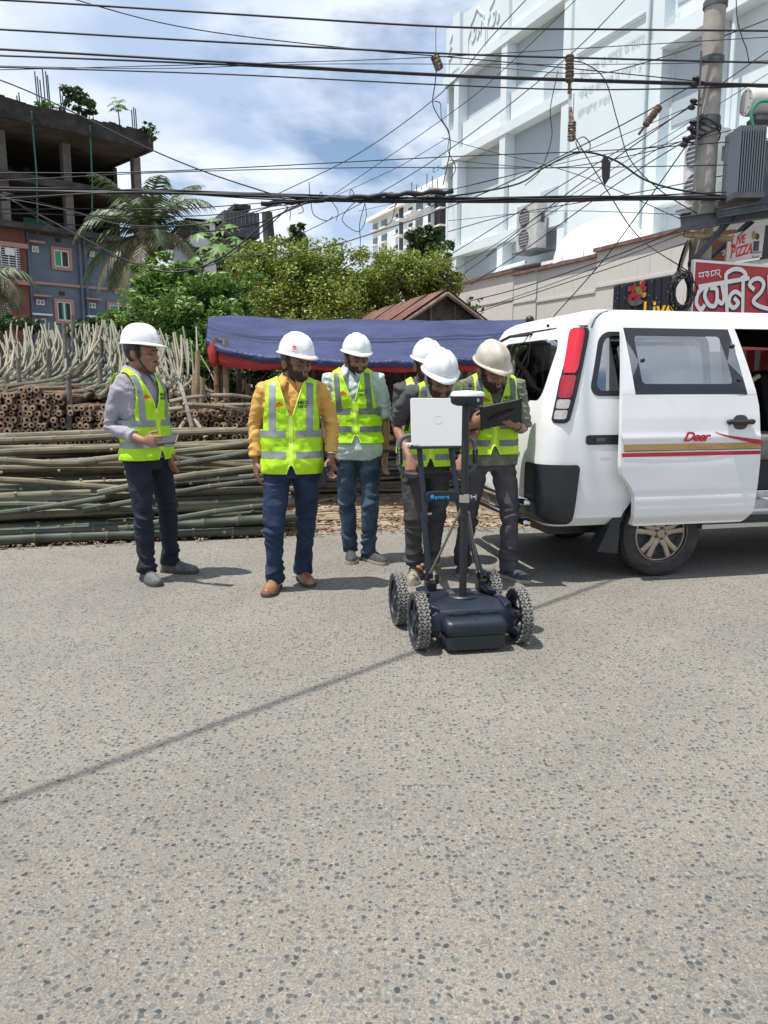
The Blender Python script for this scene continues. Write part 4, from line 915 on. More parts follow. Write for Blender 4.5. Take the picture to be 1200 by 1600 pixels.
# parapet arches with raised script
def onW(n=.06): return lambda a, b, h: WF.w(a, n+h, b)
def arch(tc, zc, w_, h_):
    pts = [(-w_/2, 0), (-w_/2, h_*.45), (-w_*.38, h_*.62), (-w_*.40, h_*.74), (-w_*.2, h_*.86), (0, h_), (w_*.2, h_*.86), (w_*.40, h_*.74), (w_*.38, h_*.62), (w_/2, h_*.45), (w_/2, 0)]
    mb = MB(); strokes(mb, [[(tc+a, zc+b) for a, b in pts]], onW(), .06, 0, .03)
    return mb.build('raised_arch', M['wb_white'], wbd)
for i, (u, v) in enumerate([(711, 92), (747, 62), (778, 40)]):
    t, z = WF.inv(u, v); arch(t, Z[0]+.12, 1.3 if i else .8, 1.6)
    mb = MB(); random.seed(i+1)
    sc = [[(t-.4, Z[0]+.75), (t-.3, Z[0]+.65), (t-.1, Z[0]+.8), (t-.05, Z[0]+1.1)], [(t, Z[0]+.7), (t+.1, Z[0]+.65), (t+.2, Z[0]+.85), (t+.1, Z[0]+.95)], [(t+.3, Z[0]+.7), (t+.38, Z[0]+1.15)], [(t-.25, Z[0]+1.05), (t-.18, Z[0]+1.1)]]
    strokes(mb, sc, onW(), .04, 0, .025); mb.build('raised_script', M['wb_text'], wbd)
# Raised Bengali lines on the plain wall
tA, zA_ = WF.inv(905, 88); tB, zB_ = WF.inv(1012, 25)
mb = MB(); mb.prism([(tA, zA_), (tB, zA_), (tB, zA_+.05), (tA, zA_+.05)], 0, .05, onW()); mb.build('raised_line', M['wb_panel'], wbd)
for k, (body, sz, dz) in enumerate([("পঞ্চম ও ষষ্ঠ জামাতের আবাস", .42, -.75), ("শিক্ষা কেন্দ্র ও দারুল হুদা", .36, -1.35), ("মাদরাসা ভবন", .36, -1.9)]):
    text_obj('raised_lettering', body, sz, lambda a, b, dz=dz: WF.w(tA+.1+a*.8, .058, zA_+dz+b), M['wb_text'], wbd, off=wbd.location)
# AC units
def ac(tc, zc, n, F, w_=1.0, h_=1.35, label='', d=.4):
    b = F.w(tc, n, zc); e = empty('air_conditioner', b, 0, label, 'air conditioner'); mb = MB(); mb.fbox(F, tc-w_/2, tc+w_/2, n, n+d, zc, zc+h_); mb.build('casing', M['ac_white'], e)
    for k in range(2):
        c = F.w(tc-w_*.12, n+d+.004, zc+h_*(.27+.46*k)); mb = MB(); mb.lathe([(h_*.20, 0), (h_*.20, .02), (h_*.19, .02), (h_*.19, .004), (0.001, .004)], c, F.n, 24, 0); mb.build('fan_guard', M['tr_grey'], e, True)
        for q in range(5):
            mb = MB(); zz_ = q*.2-.4; mb.fbox(F, tc-w_*.12-h_*.18, tc-w_*.12+h_*.18, n+d+.022, n+d+.03, zc+h_*(.27+.46*k)+zz_*h_*.2*1.6-.008, zc+h_*(.27+.46*k)+zz_*h_*.2*1.6+.008); mb.build('grille_bar', M['ac_white'], e)
    mb = MB(); mb.fbox(F, tc-w_/2-.1, tc+w_/2+.1, n-.3, n+d+.1, zc-.06, zc-.01); mb.build('bracket', M['gsteel'], e)
    mb = MB(); mb.fbox(F, tc+w_/2+.002, tc+w_/2+.02, n+.1, n+.25, zc+h_*.55, zc+h_*.75); mb.build('side_grip', M['gsteel'], e)
t, z = WF.inv(829, 392, .5); ac(t, z, .3, WF, 1.25, 1.55, 'twin-fan air conditioner on the white wall left of the white dome')
t, z = WF.inv(1094, 322, .8); ac(t, z, .5, WF, 1.1, 1.75, 'twin-fan air conditioner partly behind the concrete pole')
# ================================================================== LOW WALL IN FRONT
Lo = P(840, 420, 24); LF = Frame((Lo.x, Lo.y), aW, nW)
lw = empty('boundary_wall', (Lo.x, Lo.y, 0), 0, 'tall cream wall with a brown coping, stepping up towards the pole', 'wall')
def lseg(u0, u1, v_at, uref, n0, depth, cap=.09):
    t0 = LF.inv(u0, 450, n0)[0]; t1 = LF.inv(u1, 450, n0)[0]; z1 = LF.inv(uref, v_at, n0)[1]
    mb = MB(); mb.fbox(LF, t0, t1, n0-depth, n0, 0, z1-cap); mb.build('wall_panel', M['low_wall'], lw)
    mb = MB(); mb.fbox(LF, t0-.06, t1+.06, n0-depth-.1, n0+.10, z1-cap, z1); mb.build('coping', M['coping'], lw)
    mb = MB(); mb.fbox(LF, t0, t1, n0+.002, n0+.03, z1-1.0, z1-.93); mb.build('wall_moulding', M['low_wall'], lw)
    return t0, t1, z1
lseg(700, 802, 422, 801, -1.2, .3); lseg(803, 838, 419, 838, -.9, .6)
lseg(840, 931, 398, 930, 0, .4); sC = lseg(931, 1230, 372, 1000, .35, .4)
# white metal roofs: sloped sheet and the barrel dome behind the wall
wr = empty('white_roof', (Lo.x, Lo.y, 0), 0, 'sunlit white sheet roof and round dome between the cream wall and the white building', 'roof')
tD, zD = LF.inv(945, 385, -1.6); Rd = LF.inv(985, 385, -1.6)[0]-tD; hD = LF.inv(945, 345, -1.6)[1]-zD
rows = []
for i in range(13):
    a = PI/2*i/12; rows.append([LF.w(tD+Rd*1.25*math.cos(a)*math.cos(b), -1.6+1.5*math.cos(a)*math.sin(b), zD-.5+(hD+.5)*math.sin(a)) for b in np.linspace(0, 2*PI, 33)[:-1]])
mb = MB(); mb.grid(rows, 0, True); mb.build('dome', M['roof_white'], wr, True)
for k in range(12):
    b = k*PI/6; mb = MB(); mb.tube([LF.w(tD+Rd*1.255*math.cos(a)*math.cos(b), -1.6+1.51*math.cos(a)*math.sin(b), zD-.5+(hD+.505)*math.sin(a)) for a in np.linspace(0, PI/2, 10)], .015, 5); mb.build('dome_rib', M['roof_white'], wr)
mb = MB(); ta, za = LF.inv(850, 405, -.6); tb, zb_ = LF.inv(1100, 375, -.6)
mb.add([LF.w(ta, -.5, za-.1), LF.w(tb, -.5, za-.1), LF.w(tb, -4.5, za+.7), LF.w(ta, -4.5, za+.7)], [(0, 1, 2, 3)]); mb.add([LF.w(ta, -.5, za-.2), LF.w(tb, -.5, za-.2), LF.w(tb, -.5, za-.1), LF.w(ta, -.5, za-.1)], [(0, 1, 2, 3)]); mb.build('sheet_roof', M['roof_white'], wr)
ta, za = LF.inv(720, 440, -1.6); tb, zb_ = LF.inv(845, 440, -1.6); mb = MB(); mb.add([LF.w(ta, -1.5, za), LF.w(tb, -1.5, za), LF.w(tb, -4.5, za+.55), LF.w(ta, -4.5, za+.55)], [(0, 1, 2, 3)]); mb.build('sheet_roof', M['roof_white'], wr)
# black restaurant sign on the cream wall
ns = .42
t0, z1 = LF.inv(960, 447, ns); t1, z0 = LF.inv(1044, 500, ns); z1b = LF.inv(1044, 432, ns)[1]; z1 = (z1+z1b)/2
bs = empty('restaurant_sign', LF.w(t0, ns, z0), 0, 'black panelled sign with a fruit picture and yellow lettering on the cream wall', 'sign')
npn = 8
for k in range(npn):
    a = t0+(t1-t0)*k/npn; b = t0+(t1-t0)*(k+1)/npn; mb = MB(); mb.fbox(LF, a+.012, b-.012, ns-.05, ns+.03, z0, z1); mb.build('panel', M['sign_black'], bs)
cu_, cz = LF.inv(996, 460, ns+.04); rg_ = (z1-z0)*.26
mb = MB(); FW = lambda a, b, h: LF.w(a, ns+.035+h, b)
disc = lambda ca, cb, ra, rb, n=16: [(ca+ra*math.cos(2*PI*k/n), cb+rb*math.sin(2*PI*k/n)) for k in range(n)]
random.seed(9)
for k in range(26):
    a = random.uniform(0, 2*PI); r_ = rg_*1.2*random.random()**.5; m_ = 0 if math.cos(a) < .1 else random.choice([0, 1, 1, 2]); mb.prism(disc(cu_+r_*math.cos(a), cz+.05+r_*.8*math.sin(a), rg_*.3, rg_*.27, 9), .001*k, .001*k+.01, FW, m_)
mb.prism(disc(cu_, cz-rg_*.75, rg_*.9, rg_*.3), .03, .04, FW, 3)
mb.build('food_picture', [mat('tomato', (.22, .015, .02), .6), mat('lettuce', (.10, .17, .03), .6), mat('corn', (.35, .22, .04), .6), M['gsteel']], bs)
tl, zl = LF.inv(1006, 486, ns); text_obj('lettering', 'Live', .62, lambda a, b: LF.w(tl+a, ns+.036, zl+b-.22), M['sign_yellow'], bs, .012, space=1.05, off=bs.location)
for k in range(30): 
    mb = MB(); mb.ball(LF.w(random.uniform(t0, t1), ns+.04, random.uniform(z0+.1, z1)), .008, 5, 4); mb.build('bulb', M['white_frame'], bs)
# ================================================================== UTILITY POLE AND PLATFORM
YP = 9.8
pb = P(1091, 620, YP); pX = pb.x-.06
pole = empty('concrete_pole', (pX, YP, 0), 0, 'tall round concrete electricity pole behind the van', 'utility pole')
def pax(z): return Vector((pX+.0*z, YP, z))
lean = (P(1118, 5, YP).x-P(1095, 380, YP).x)/(P(1118, 5, YP).z-P(1095, 380, YP).z); z400 = P(1095, 380, YP)
def pax(z): return Vector((z400.x+lean*(z-z400.z), YP, z))
mb = MB(); mb.tube([pax(z) for z in np.linspace(0, 7.6, 12)], [.138-.003*z for z in np.linspace(0, 7.6, 12)], 20); mb.build('shaft', M['pole'], pole, True)
for v in (95, 188, 196, 412, 8):
    z = P(1100, v, YP).z; mb = MB(); mb.lathe([(.12, -.03), (.137, -.03), (.137, .03), (.12, .03)], pax(z), (0, 0, 1), 20); mb.build('band', M['gsteel'], pole, True)
for k in range(5):
    mb = MB(); z = P(1100, 196, YP).z; mb.tube([pax(z+.05*math.sin(a*2+k)-.03*k)+Vector((.142*math.cos(a), .142*math.sin(a), 0)) for a in np.linspace(0, 2*PI, 14)], .009, 5); mb.build('wire_wrap', M['cable'], pole)
# bracket rod with spool insulators on the left side
mb = MB(); mb.tube([P(1096, 80, YP-.18), P(1087, 250, YP-.18)], .012, 6); mb.build('insulator_rod', M['gsteel'], pole)
for (u, v) in ((1086, 128), (1082, 163), (1081, 196), (1082, 210), (1070, 222)):
    c = P(u, v, YP-.15); mb = MB(); mb.lathe([(.001, -.05), (.04, -.05), (.045, -.03), (.022, -.01), (.022, .01), (.045, .03), (.04, .05), (.001, .05)], c, (.3, 0, 1), 12); mb.tube([c, c+Vector((.10, 0, -.01))], .012, 5); mb.build('spool_insulator', M['cable'], pole, True)
# platform
plat = empty('transformer_platform', (P(1150, 340, YP).x, YP, 0), 0, 'grey steel beam and braces carrying the transformer beside the pole', 'platform')
def beam(parent, a, b, h, d, name, mt='gsteel'):
    a = Vector(a); b = Vector(b); dr = (b-a).normalized(); up = Vector((0, 0, 1)); sd_ = dr.cross(up).normalized(); up = sd_.cross(dr)
    mb = MB()
    for (h0, h1, w0, w1) in ((-h/2, -h/2+.012, -d/2, d/2), (h/2-.012, h/2, -d/2, d/2), (-h/2+.012, h/2-.012, -.008, .008)):
        vs = [p+up*hh+sd_*ww for p in (a, b) for hh in (h0, h1) for ww in (w0, w1)]
        mb.add(vs, [(0, 1, 3, 2), (4, 6, 7, 5), (0, 4, 5, 1), (2, 3, 7, 6), (0, 2, 6, 4), (1, 5, 7, 3)])
    return mb.build(name, M[mt], parent)
beam(plat, P(1064, 350, YP-.35), P(1330, 310, YP-.2), .16, .1, 'beam'); beam(plat, P(1064, 345, YP+.4), P(1330, 305, YP+.5), .16, .1, 'beam')
beam(plat, P(1148, 335, YP-.3), P(1080, 412, YP-.25), .07, .07, 'brace'); beam(plat, P(1175, 345, YP+.3), P(1098, 412, YP+.1), .06, .06, 'brace'); beam(plat, P(1120, 335, YP-.42), P(1330, 300, YP-.3), .09, .09, 'beam')
mb = MB(); a = P(1068, 366, YP-.28); b = P(1143, 373, YP-.2); mbb, mm = bamboo([a, a.lerp(b, .5), b], .035, M['post_tan'], M['bam_node'], .2, 9, 1); tag(mbb.build('bamboo_crossbar', mm, smooth=True, fix=False), 'short brown bamboo pole tied across the concrete pole under the steel beam', 'bamboo pole')
tf = empty('transformer', (P(1175, 240, YP).x, YP, 0), 0, 'grey ribbed transformer on the steel platform at the right edge', 'transformer')
c0 = P(1163, 300, YP-.3); c1 = P(1163, 195, YP-.3); zb0, zt0 = c0.z, c1.z
xl = P(1146, 250, YP-.3).x; xr_ = P(1184, 250, YP-.3).x
for k in range(11):
    x = xl+(xr_-xl)*k/10; mb = MB(); mb.box((x, YP-.25, (zb0+zt0)/2-.05), (.012, .42, zt0-zb0)); mb.build('cooling_fin', M['tr_grey'], tf)
mb = MB(); mb.box(((xl+xr_)/2, YP-.16, (zb0+zt0)/2-.05), (xr_-xl, .12, (zt0-zb0)*.9)); mb.build('radiator_core', M['gsteel'], tf)
mb = MB(); mb.box(((xl+xr_)/2, YP-.25, zb0-.07), (xr_-xl+.06, .46, .06)); mb.build('radiator_base', M['gsteel'], tf)
mb = MB(); mb.box((xr_+.46, YP+.05, (zb0+zt0)/2-.12), (.84, .6, (zt0-zb0)*.92)); mb.build('tank', M['gsteel'], tf)
a = P(1176, 160, YP-.15); mb = MB(); mb.lathe([(.001, 0), (.145, 0), (.15, .02), (.15, .7), (.001, .7)], a-Vector((.08, 0, 0)), (1, .1, .03), 24); mb.build('oil_drum', M['ac_white'], tf, True)
for k in range(8): aa = k*PI/4; mb = MB(); mb.ball(a+Vector((-.085, -.01+.12*math.cos(aa), .12*math.sin(aa))), .009, 6, 4); mb.build('bolt', M['gsteel'], tf)
mb = MB(); mb.box(a+Vector((.15, 0, -.2)), (.3, .25, .05)); mb.build('drum_bracket', M['gsteel'], tf)
mb = MB(); mb.tube(catmull([P(1210, 158, YP-.4), P(1185, 160, YP-.42), P(1174, 180, YP-.42), P(1182, 208, YP-.42), P(1206, 228, YP-.4)]), .018, 8); tag(mb.build('green_hose', M['green_hose'], smooth=True), 'green hose looping in front of the oil drum', 'hose')
# ------------------------------------------------------------------ signs by the pole
def signframe(u0, v0, u1, v1, Y0, Y1):
    A = P(u0, v0, Y0); B = P(u1, v1, Y1); F = Frame((A.x, A.y), (B.x-A.x, B.y-A.y), (B.y-A.y, A.x-B.x)); return F
F = signframe(1084, 490, 1330, 490, 9.50, 10.5)
t0, z1 = F.inv(1085, 424); t1, _ = F.inv(1330, 400); z0 = z1-.9
z1 = (F.inv(1085, 424)[1]+F.inv(1200, 404)[1])/2
rs = empty('red_shop_sign', F.w(t0, 0, z0), 0, 'large red sign with big white Bengali lettering beside the pole', 'sign')
mb = MB(); mb.fbox(F, t0, t1, -.035, 0, z0, z1); mb.build('board', M['sign_red'], rs)
mb = MB(); mb.fbox(F, t0-.02, t0, -.04, .012, z0, z1+.03); mb.fbox(F, t0, t1, -.04, .012, z1, z1+.03); mb.build('frame', M['sign_white'], rs)
def rz(u, v): return F.inv(u, v)
def bpx(lines): return [[rz(*p) for p in ln] for ln in lines]
big = bpx([[(1092, 448), (1168, 435)],                                   # matra of je + ni
 [(1101, 447), (1090, 458), (1087, 474), (1094, 484), (1099, 478)],         # e-kar hook
 [(1104, 448), (1100, 462), (1106, 476), (1115, 478), (1119, 468), (1118, 452), (1110, 450)], [(1119, 468), (1126, 474), (1130, 466), (1127, 447)],
 [(1133, 442), (1135, 494)], [(1133, 440), (1134, 428), (1145, 421), (1157, 422), (1164, 430), (1158, 435)],
 [(1160, 437), (1159, 492)], [(1158, 462), (1148, 456), (1140, 462), (1138, 474), (1145, 481), (1152, 474), (1147, 467)],
 [(1176, 452), (1170, 445), (1176, 437), (1186, 436), (1192, 444), (1188, 456), (1176, 470), (1184, 478), (1200, 483)], [(1200, 432), (1202, 490)]])
mb = MB(); strokes(mb, [(.064, [(a+.016, b-.014) for a, b in l]) for l in big], lambda a, b, h: F.w(a, .002+h, b), .08, 0, .004); mb.build('letter_shadow', M['sign_black'], rs)
mb = MB(); strokes(mb, [(.050, l) for l in big], lambda a, b, h: F.w(a, .009+h, b), .06, 0, .004); mb.build('lettering', M['sign_white'], rs)
sm = bpx([[(1091, 427), (1100, 425.5)], [(1093, 427), (1092, 432), (1096, 432)], [(1098, 426), (1098, 433)], [(1101, 425), (1107, 424.5)], [(1102, 429), (1105, 432), (1107, 428), (1103, 426)], [(1110, 424), (1124, 421.5)], [(1111, 424), (1111, 431), (1115, 429)], [(1117, 424), (1117, 430)], [(1119, 426), (1122, 429), (1124, 424)], [(1123, 430), (1126, 433)]])
mb = MB(); strokes(mb, [(.011, l) for l in sm], lambda a, b, h: F.w(a, .003+h, b), .014, 0, .004); mb.build('small_lettering', M['sign_white'], rs)
# Live pizza board
F2 = signframe(1135, 410, 1188, 400, 9.95, 10.15)
def cut4(F, pts, n0, n1, mt, name, parent):
    q = [F.inv(*p) for p in pts]; mb = MB(); mb.prism(q, n0, n1, lambda a, b, h: F.w(a, h, b)); return mb.build(name, mt, parent), q
c_ = F2.w(0, 0, F2.inv(1135, 410)[1]); lp = empty('pizza_sign', c_, 0, 'white LIVE PIZZA board with red letters above the red sign', 'sign')
cut4(F2, [(1134, 411), (1138, 367), (1196, 352), (1190, 402)], -.03, 0, M['sign_white'], 'board', lp)
for body, u, v, sz in (('L', 1141, 386, .20), ('IVE', 1149.5, 383, .14), ('P', 1140, 404, .20), ('IZZA', 1148.5, 402, .165)):
    a0, b0 = F2.inv(u, v); a1, b1 = F2.inv(u+20, v-4.2); sl = (b1-b0)/(a1-a0)
    text_obj('lettering', body, sz, lambda a, b: F2.w(a0+a*.74, .003, b0+b+a*sl), M['logo_red'], lp, .006, shear=.15, off=lp.location)
a0, b0 = F2.inv(1182, 380); mb = MB(); FF = lambda a, b, h: F2.w(a, .002+h, b)
mb.prism(disc(a0, b0+.08, .035, .04), 0, .004, FF, 0); mb.prism([(a0-.05, b0-.1), (a0+.04, b0-.09), (a0+.04, b0+.03), (a0-.05, b0+.02)], 0, .003, FF, 1); mb.prism(disc(a0-.06, b0+.09, .025, .05), .004, .007, FF, 2); mb.build('mascot_patch', [M['butt_side'], M['gsteel'], M['gold']], lp)
a0, b0 = F2.inv(1171, 397); text_obj('small_lettering', 'Needham', .05, lambda a, b: F2.w(a0+a, .003, b0+b+a*.12), M['sign_black'], lp, off=lp.location); text_obj('small_lettering', 'Street', .05, lambda a, b: F2.w(a0+a+.04, .003, b0-.05+b+a*.12), M['sign_black'], lp, off=lp.location)
F3 = signframe(1104, 415, 1145, 405, 10.7, 10.9); c_ = F3.w(0, 0, 4); og = empty('orange_sign', c_, 0, 'brown-orange sign with a white Bengali letter behind the LIVE PIZZA board', 'sign')
cut4(F3, [(1104, 418), (1107, 362), (1150, 358), (1148, 410)], -.03, 0, M['sign_orange'], 'board', og)
mb = MB(); strokes(mb, [(.018, [F3.inv(*p) for p in l]) for l in [[(1127, 393), (1136, 392)], [(1129, 399), (1132, 395), (1133, 400)], [(1135, 392), (1135, 401)]]], lambda a, b, h: F3.w(a, .003+h, b), .018, 0, .004); mb.build('lettering', M['sign_white'], og)
F4 = signframe(1188, 410, 1230, 405, 10.2, 10.4); ds = empty('dark_sign', F4.w(0, 0, 4), 0, 'dark sign at the right edge beside the LIVE PIZZA board', 'sign'); cut4(F4, [(1190, 405), (1196, 352), (1240, 350), (1240, 400)], -.03, 0, M['sign_black'], 'board', ds)
# bent white sheet left of pole, coil of cable
rows = []
for i in range(12):
    f_ = i/11; u = 1075-25*f_**.7; v = 373+80*f_; rows.append([P(u, v, YP-.25), P(u+4-3*f_, v+6, YP+.5)])
mb = MB(); mb.grid(rows); mb.grid([[p+Vector((.03, 0, .0)) for p in r] for r in rows]); tag(mb.build('bent_sheet', M['ac_white'], smooth='all'), 'bent pale metal sheet hanging left of the pole', 'metal sheet')
mb = MB(); random.seed(8)
for k in range(16):
    c = P(1066+random.uniform(-3, 3), 456+random.uniform(-4, 4), YP-.3); rx, rz_ = random.uniform(.09, .16), random.uniform(.16, .24); pts = [c+Vector((rx*math.cos(a), .06*math.sin(a*2+k), rz_*math.sin(a))) for a in np.linspace(0, 2*PI, 22)]; mb.tube(pts, .008, 5, cap=False)
tag(mb.build('cable_coil', M['cable'], smooth='all'), 'untidy coil of black cable hanging left of the pole foot', 'cable coil')
# red barred gate seen through the van
gp = P(1178, 640, 12.5); gt = empty('red_gate', (gp.x, gp.y, 0), 0, 'red barred gate seen through the open van door', 'gate')
for k in range(9): mb = MB(); mb.box((gp.x-1+k*.22, gp.y, 1.1), (.12, .03, 1.7)); mb.build('bar', M['gate_red'], gt)
for z_ in (.3, 1.95): mb = MB(); mb.box((gp.x-.1, gp.y+.05, z_), (2.2, .04, .1)); mb.build('rail', M['gate_red'], gt)
mb = MB(); mb.box((gp.x+1, gp.y+1.2, 1.1), (6.5, .2, 2.2)); tag(mb.build('cream_wall', M['low_wall']), 'low cream wall behind the van and the red gate', 'wall')
# ================================================================== FAR APARTMENT BLOCK
ap = P(672, 450, 80); AF = Frame((ap.x, ap.y), (-.40, .916), (-.916, -.40)); AF2 = Frame((ap.x, ap.y), (.916, .40), (.40, -.916))
apt = empty('apartment_block', (ap.x, ap.y, 0), 0, 'far white apartment tower with small windows left of the white building', 'building')
zt1 = AF.inv(672, 303)[1]; tl_ = AF.inv(582, 340)[0]
stz = (AF.inv(662, 340)[1]-AF.inv(662, 366)[1])
mb = MB(); mb.fbox(AF, 0, tl_, -12, 0, 0, zt1); mb.build('wall', M['wb_white'], apt)
mb = MB(); mb.fbox(AF, -.6, tl_+.6, -12.5, .6, zt1, zt1+.45); mb.build('cornice', M['roof_white'], apt)
mb = MB(); mb.fbox(AF, 1, 8, -9, -2, zt1+.45, zt1+2.2); mb.build('roof_hut', M['roof_white'], apt)
for k in range(8): mb = MB(); mb.tube([AF.w(.5+k*1.2, -1, zt1+.4), AF.w(.5+k*1.2, -1, zt1+1.6+.5*(k % 3))], .05, 4); mb.build('roof_rod', M['gsteel'], apt)
def aq(F, nm, mt, u0, v0, u1, v1, n0, n1, par=None):
    a, z1 = F.inv(u0, v0); b, z0 = F.inv(u1, v1); mb = MB(); mb.fbox(F, min(a, b), max(a, b), n0, n1, z0, z1); return mb.build(nm, M[mt], par or apt)
for fl in range(5):
    dz = fl*stz
    for (f0, f1, mt, nm, h0, h1, n0, n1) in ((.28, .34, 'dark_room', 'window', .35, .75, .02, .05), (.43, .5, 'dark_room', 'air_shaft', 0, 1, .01, .03), (.52, .56, 'dark_room', 'window', .5, .75, .02, .05), (.72, .82, 'win_glass', 'window', .3, .78, .02, .05), (.9, .985, 'win_glass', 'window', .35, .8, .02, .05), (.12, .22, 'win_glass', 'window', .3, .8, .02, .05), (.0, .035, 'dark_room', 'window', .3, .8, .02, .05)):
        mb = MB(); mb.fbox(AF, tl_*f0, tl_*f1, n0, n1, zt1-dz-stz*(1-h0)-0.0, zt1-dz-stz*(1-h1)); w_ = mb.build(nm, M[mt], apt)
        if nm == 'window': mb = MB(); mb.fbox(AF, tl_*f0-.1, tl_*f1+.1, .0, .35, zt1-dz-stz*(1-h0)-.15, zt1-dz-stz*(1-h0)-.02); mb.build('sill', M['roof_white'], w_)
    mb = MB(); mb.fbox(AF, tl_*.355, tl_*.42, .0, 1.0, zt1-dz-stz*.98, zt1-dz-stz*.86); mb.build('balcony', M['roof_white'], apt)
    mb = MB(); mb.fbox(AF, tl_*.12, tl_*.24, .02, 1.3, zt1-dz-stz*.98, zt1-dz-stz*.8); mb.build('balcony', M['roof_white'], apt)
    mb = MB(); mb.fbox(AF2, .4, 2.3, .02, 1.2, zt1-dz-stz*.9, zt1-dz-stz*.1); mb.build('barred_balcony', M['dark_room'], apt)
    mb = MB(); mb.fbox(AF2, .3, 2.4, .0, 1.35, zt1-dz-stz*1.0, zt1-dz-stz*.9); mb.build('balcony', M['roof_white'], apt)
    mb = MB(); mb.fbox(AF2, 3.6, 4.2, .02, .05, zt1-dz-stz*.7, zt1-dz-stz*.3); mb.build('window', M['win_glass'], apt)
# flag on the corner
a = P(696, 264, 34.2); mb = MB(); mb.tube([a, P(686, 262, 33.8)], .02, 5); fl = empty('flag', a, 0, 'small pale blue and white flag on the left corner of the white building', 'flag'); mb.build('pole', M['gsteel'], fl)
rows = [[P(676+10*i/6, 262+7*j/3+1.6*math.sin(i*.9)+i*-.3, 33.8+.08*math.sin(i)) for i in range(7)] for j in range(4)]
for j in range(3): mb = MB(); mb.grid(rows[j:j+2]); mb.build('stripe', M['white_frame'] if j == 1 else M['flag'], fl, 'all')
# ================================================================== CABLES
def cable(pts, r=.007, label='', group=None, k=8, seg=6, name='cable'):
    mb = MB(); mb.tube(catmull([P(u, v, Y) for u, v, Y in pts], k), r, seg); return tag(mb.build(name, M['cable'], smooth='all', fix=False), label, 'cable', group)
yl, yr = 9.4, 9.7
def hc(pts, r, label, group=None, Y0=yl, Y1=yr): return cable([(u, v, Y0+(Y1-Y0)*(u+200)/1600) for u, v in pts], r, label, group)
TOP = 'near-horizontal black cables crossing the whole upper sky'
hc([(-200, -4), (0, 0), (330, 20), (700, 42), (960, 46), (1400, 50)], .011, 'topmost thick cable, running level across the whole picture')
hc([(-200, 38), (0, 46), (350, 66), (700, 84), (1000, 93), (1400, 103)], .011, 'second thick level cable from the top')
G3 = 'pair of thick cables touching each other below the second cable'
hc([(-200, 68), (0, 77), (350, 97), (700, 117), (1000, 127), (1400, 138)], .013, 'thick level cable just below the second one, in a touching pair', G3); hc([(-200, 82), (0, 87), (350, 101), (700, 119), (1000, 130), (1400, 141)], .010, 'thick level cable just below the second one, in a touching pair', G3)
hc([(-200, 100), (0, 105), (350, 116), (700, 133), (960, 140), (1400, 128)], .008, 'level cable just under the touching pair, rising again at the right')
hc([(-60, -60), (120, 0), (300, 45), (560, 77), (800, 98), (1400, 158)], .006, 'thin cable sagging down from the top left through the level cables')
hc([(-200, 112), (0, 109), (200, 104), (500, 96), (700, 88), (1000, 70), (1250, 55)], .0045, 'hair-thin wire rising slowly to the right through the level cables')
hc([(-200, 95), (0, 103), (250, 107), (500, 100), (1000, 100), (1400, 88)], .004, 'hair-thin level wire below the touching pair')
hc([(-200, 272), (0, 270), (240, 268), (700, 245), (1000, 232), (1400, 200)], .006, 'thin cable above the tangled bundle, rising to the right')
hc([(-200, 284), (0, 282), (240, 270), (560, 262), (900, 262), (1400, 252)], .0055, 'thin cable just over the tangled bundle, level')
hc([(-200, 60), (0, 125), (120, 178), (232, 232), (330, 272), (440, 308)], .008, 'cable slanting down past the unfinished roof corner into the bundle')
# the bundle
BUN = 'cables bound together in the thick black bundle at mid height'
random.seed(21)
for k in range(13):
    o = [random.uniform(-4.5, 4.5) for _ in range(8)]; yo = random.uniform(-.06, .06)
    pts = [(-200, 292+k*2.4), (0, 294+k*1.6 if k > 7 else 293+k*1.1), (200, 300+o[0]*.8), (420, 307+o[1]), (560, 311+o[2]), (700, 312+o[3]), (850, 311+o[4]), (1000, 309+o[5]), (1200, 305+o[6]*1.6), (1400, 300+o[7]*2.5)]
    cable([(u, v, 9.45+.2*(u+200)/1600+yo) for u, v in pts], random.choice([.006, .008, .010, .011]), 'black cable running inside the thick bundle crossing the picture at mid height', BUN)
# cables joining from lower left
JL = 'cables drooping from the bundle down to the lower left'
for i, pts in enumerate([[(-100, 285), (0, 300), (70, 318), (180, 345), (300, 362), (400, 350), (470, 318)], [(-100, 268), (0, 305), (60, 335), (130, 372), (210, 412), (280, 425), (350, 400), (420, 345), (480, 316)], [(-100, 300), (20, 312), (110, 330), (200, 352), (330, 348), (440, 318)],
    [(-100, 325), (0, 327), (130, 326), (280, 326), (400, 318), (500, 312)], [(-100, 332), (50, 334), (200, 338), (330, 336), (430, 322), (520, 312)], [(-100, 250), (0, 300), (80, 355), (160, 395), (250, 418), (330, 414), (400, 370), (450, 325)], [(-100, 345), (60, 348), (200, 356), (300, 352), (420, 330), (500, 314)]]):
    cable([(u, v, 9.5-.25*math.sin(i)) for u, v in pts], [.008, .010, .006, .006, .006, .007, .005][i], 'cable drooping left of the bundle knot in front of the coconut palm', JL)
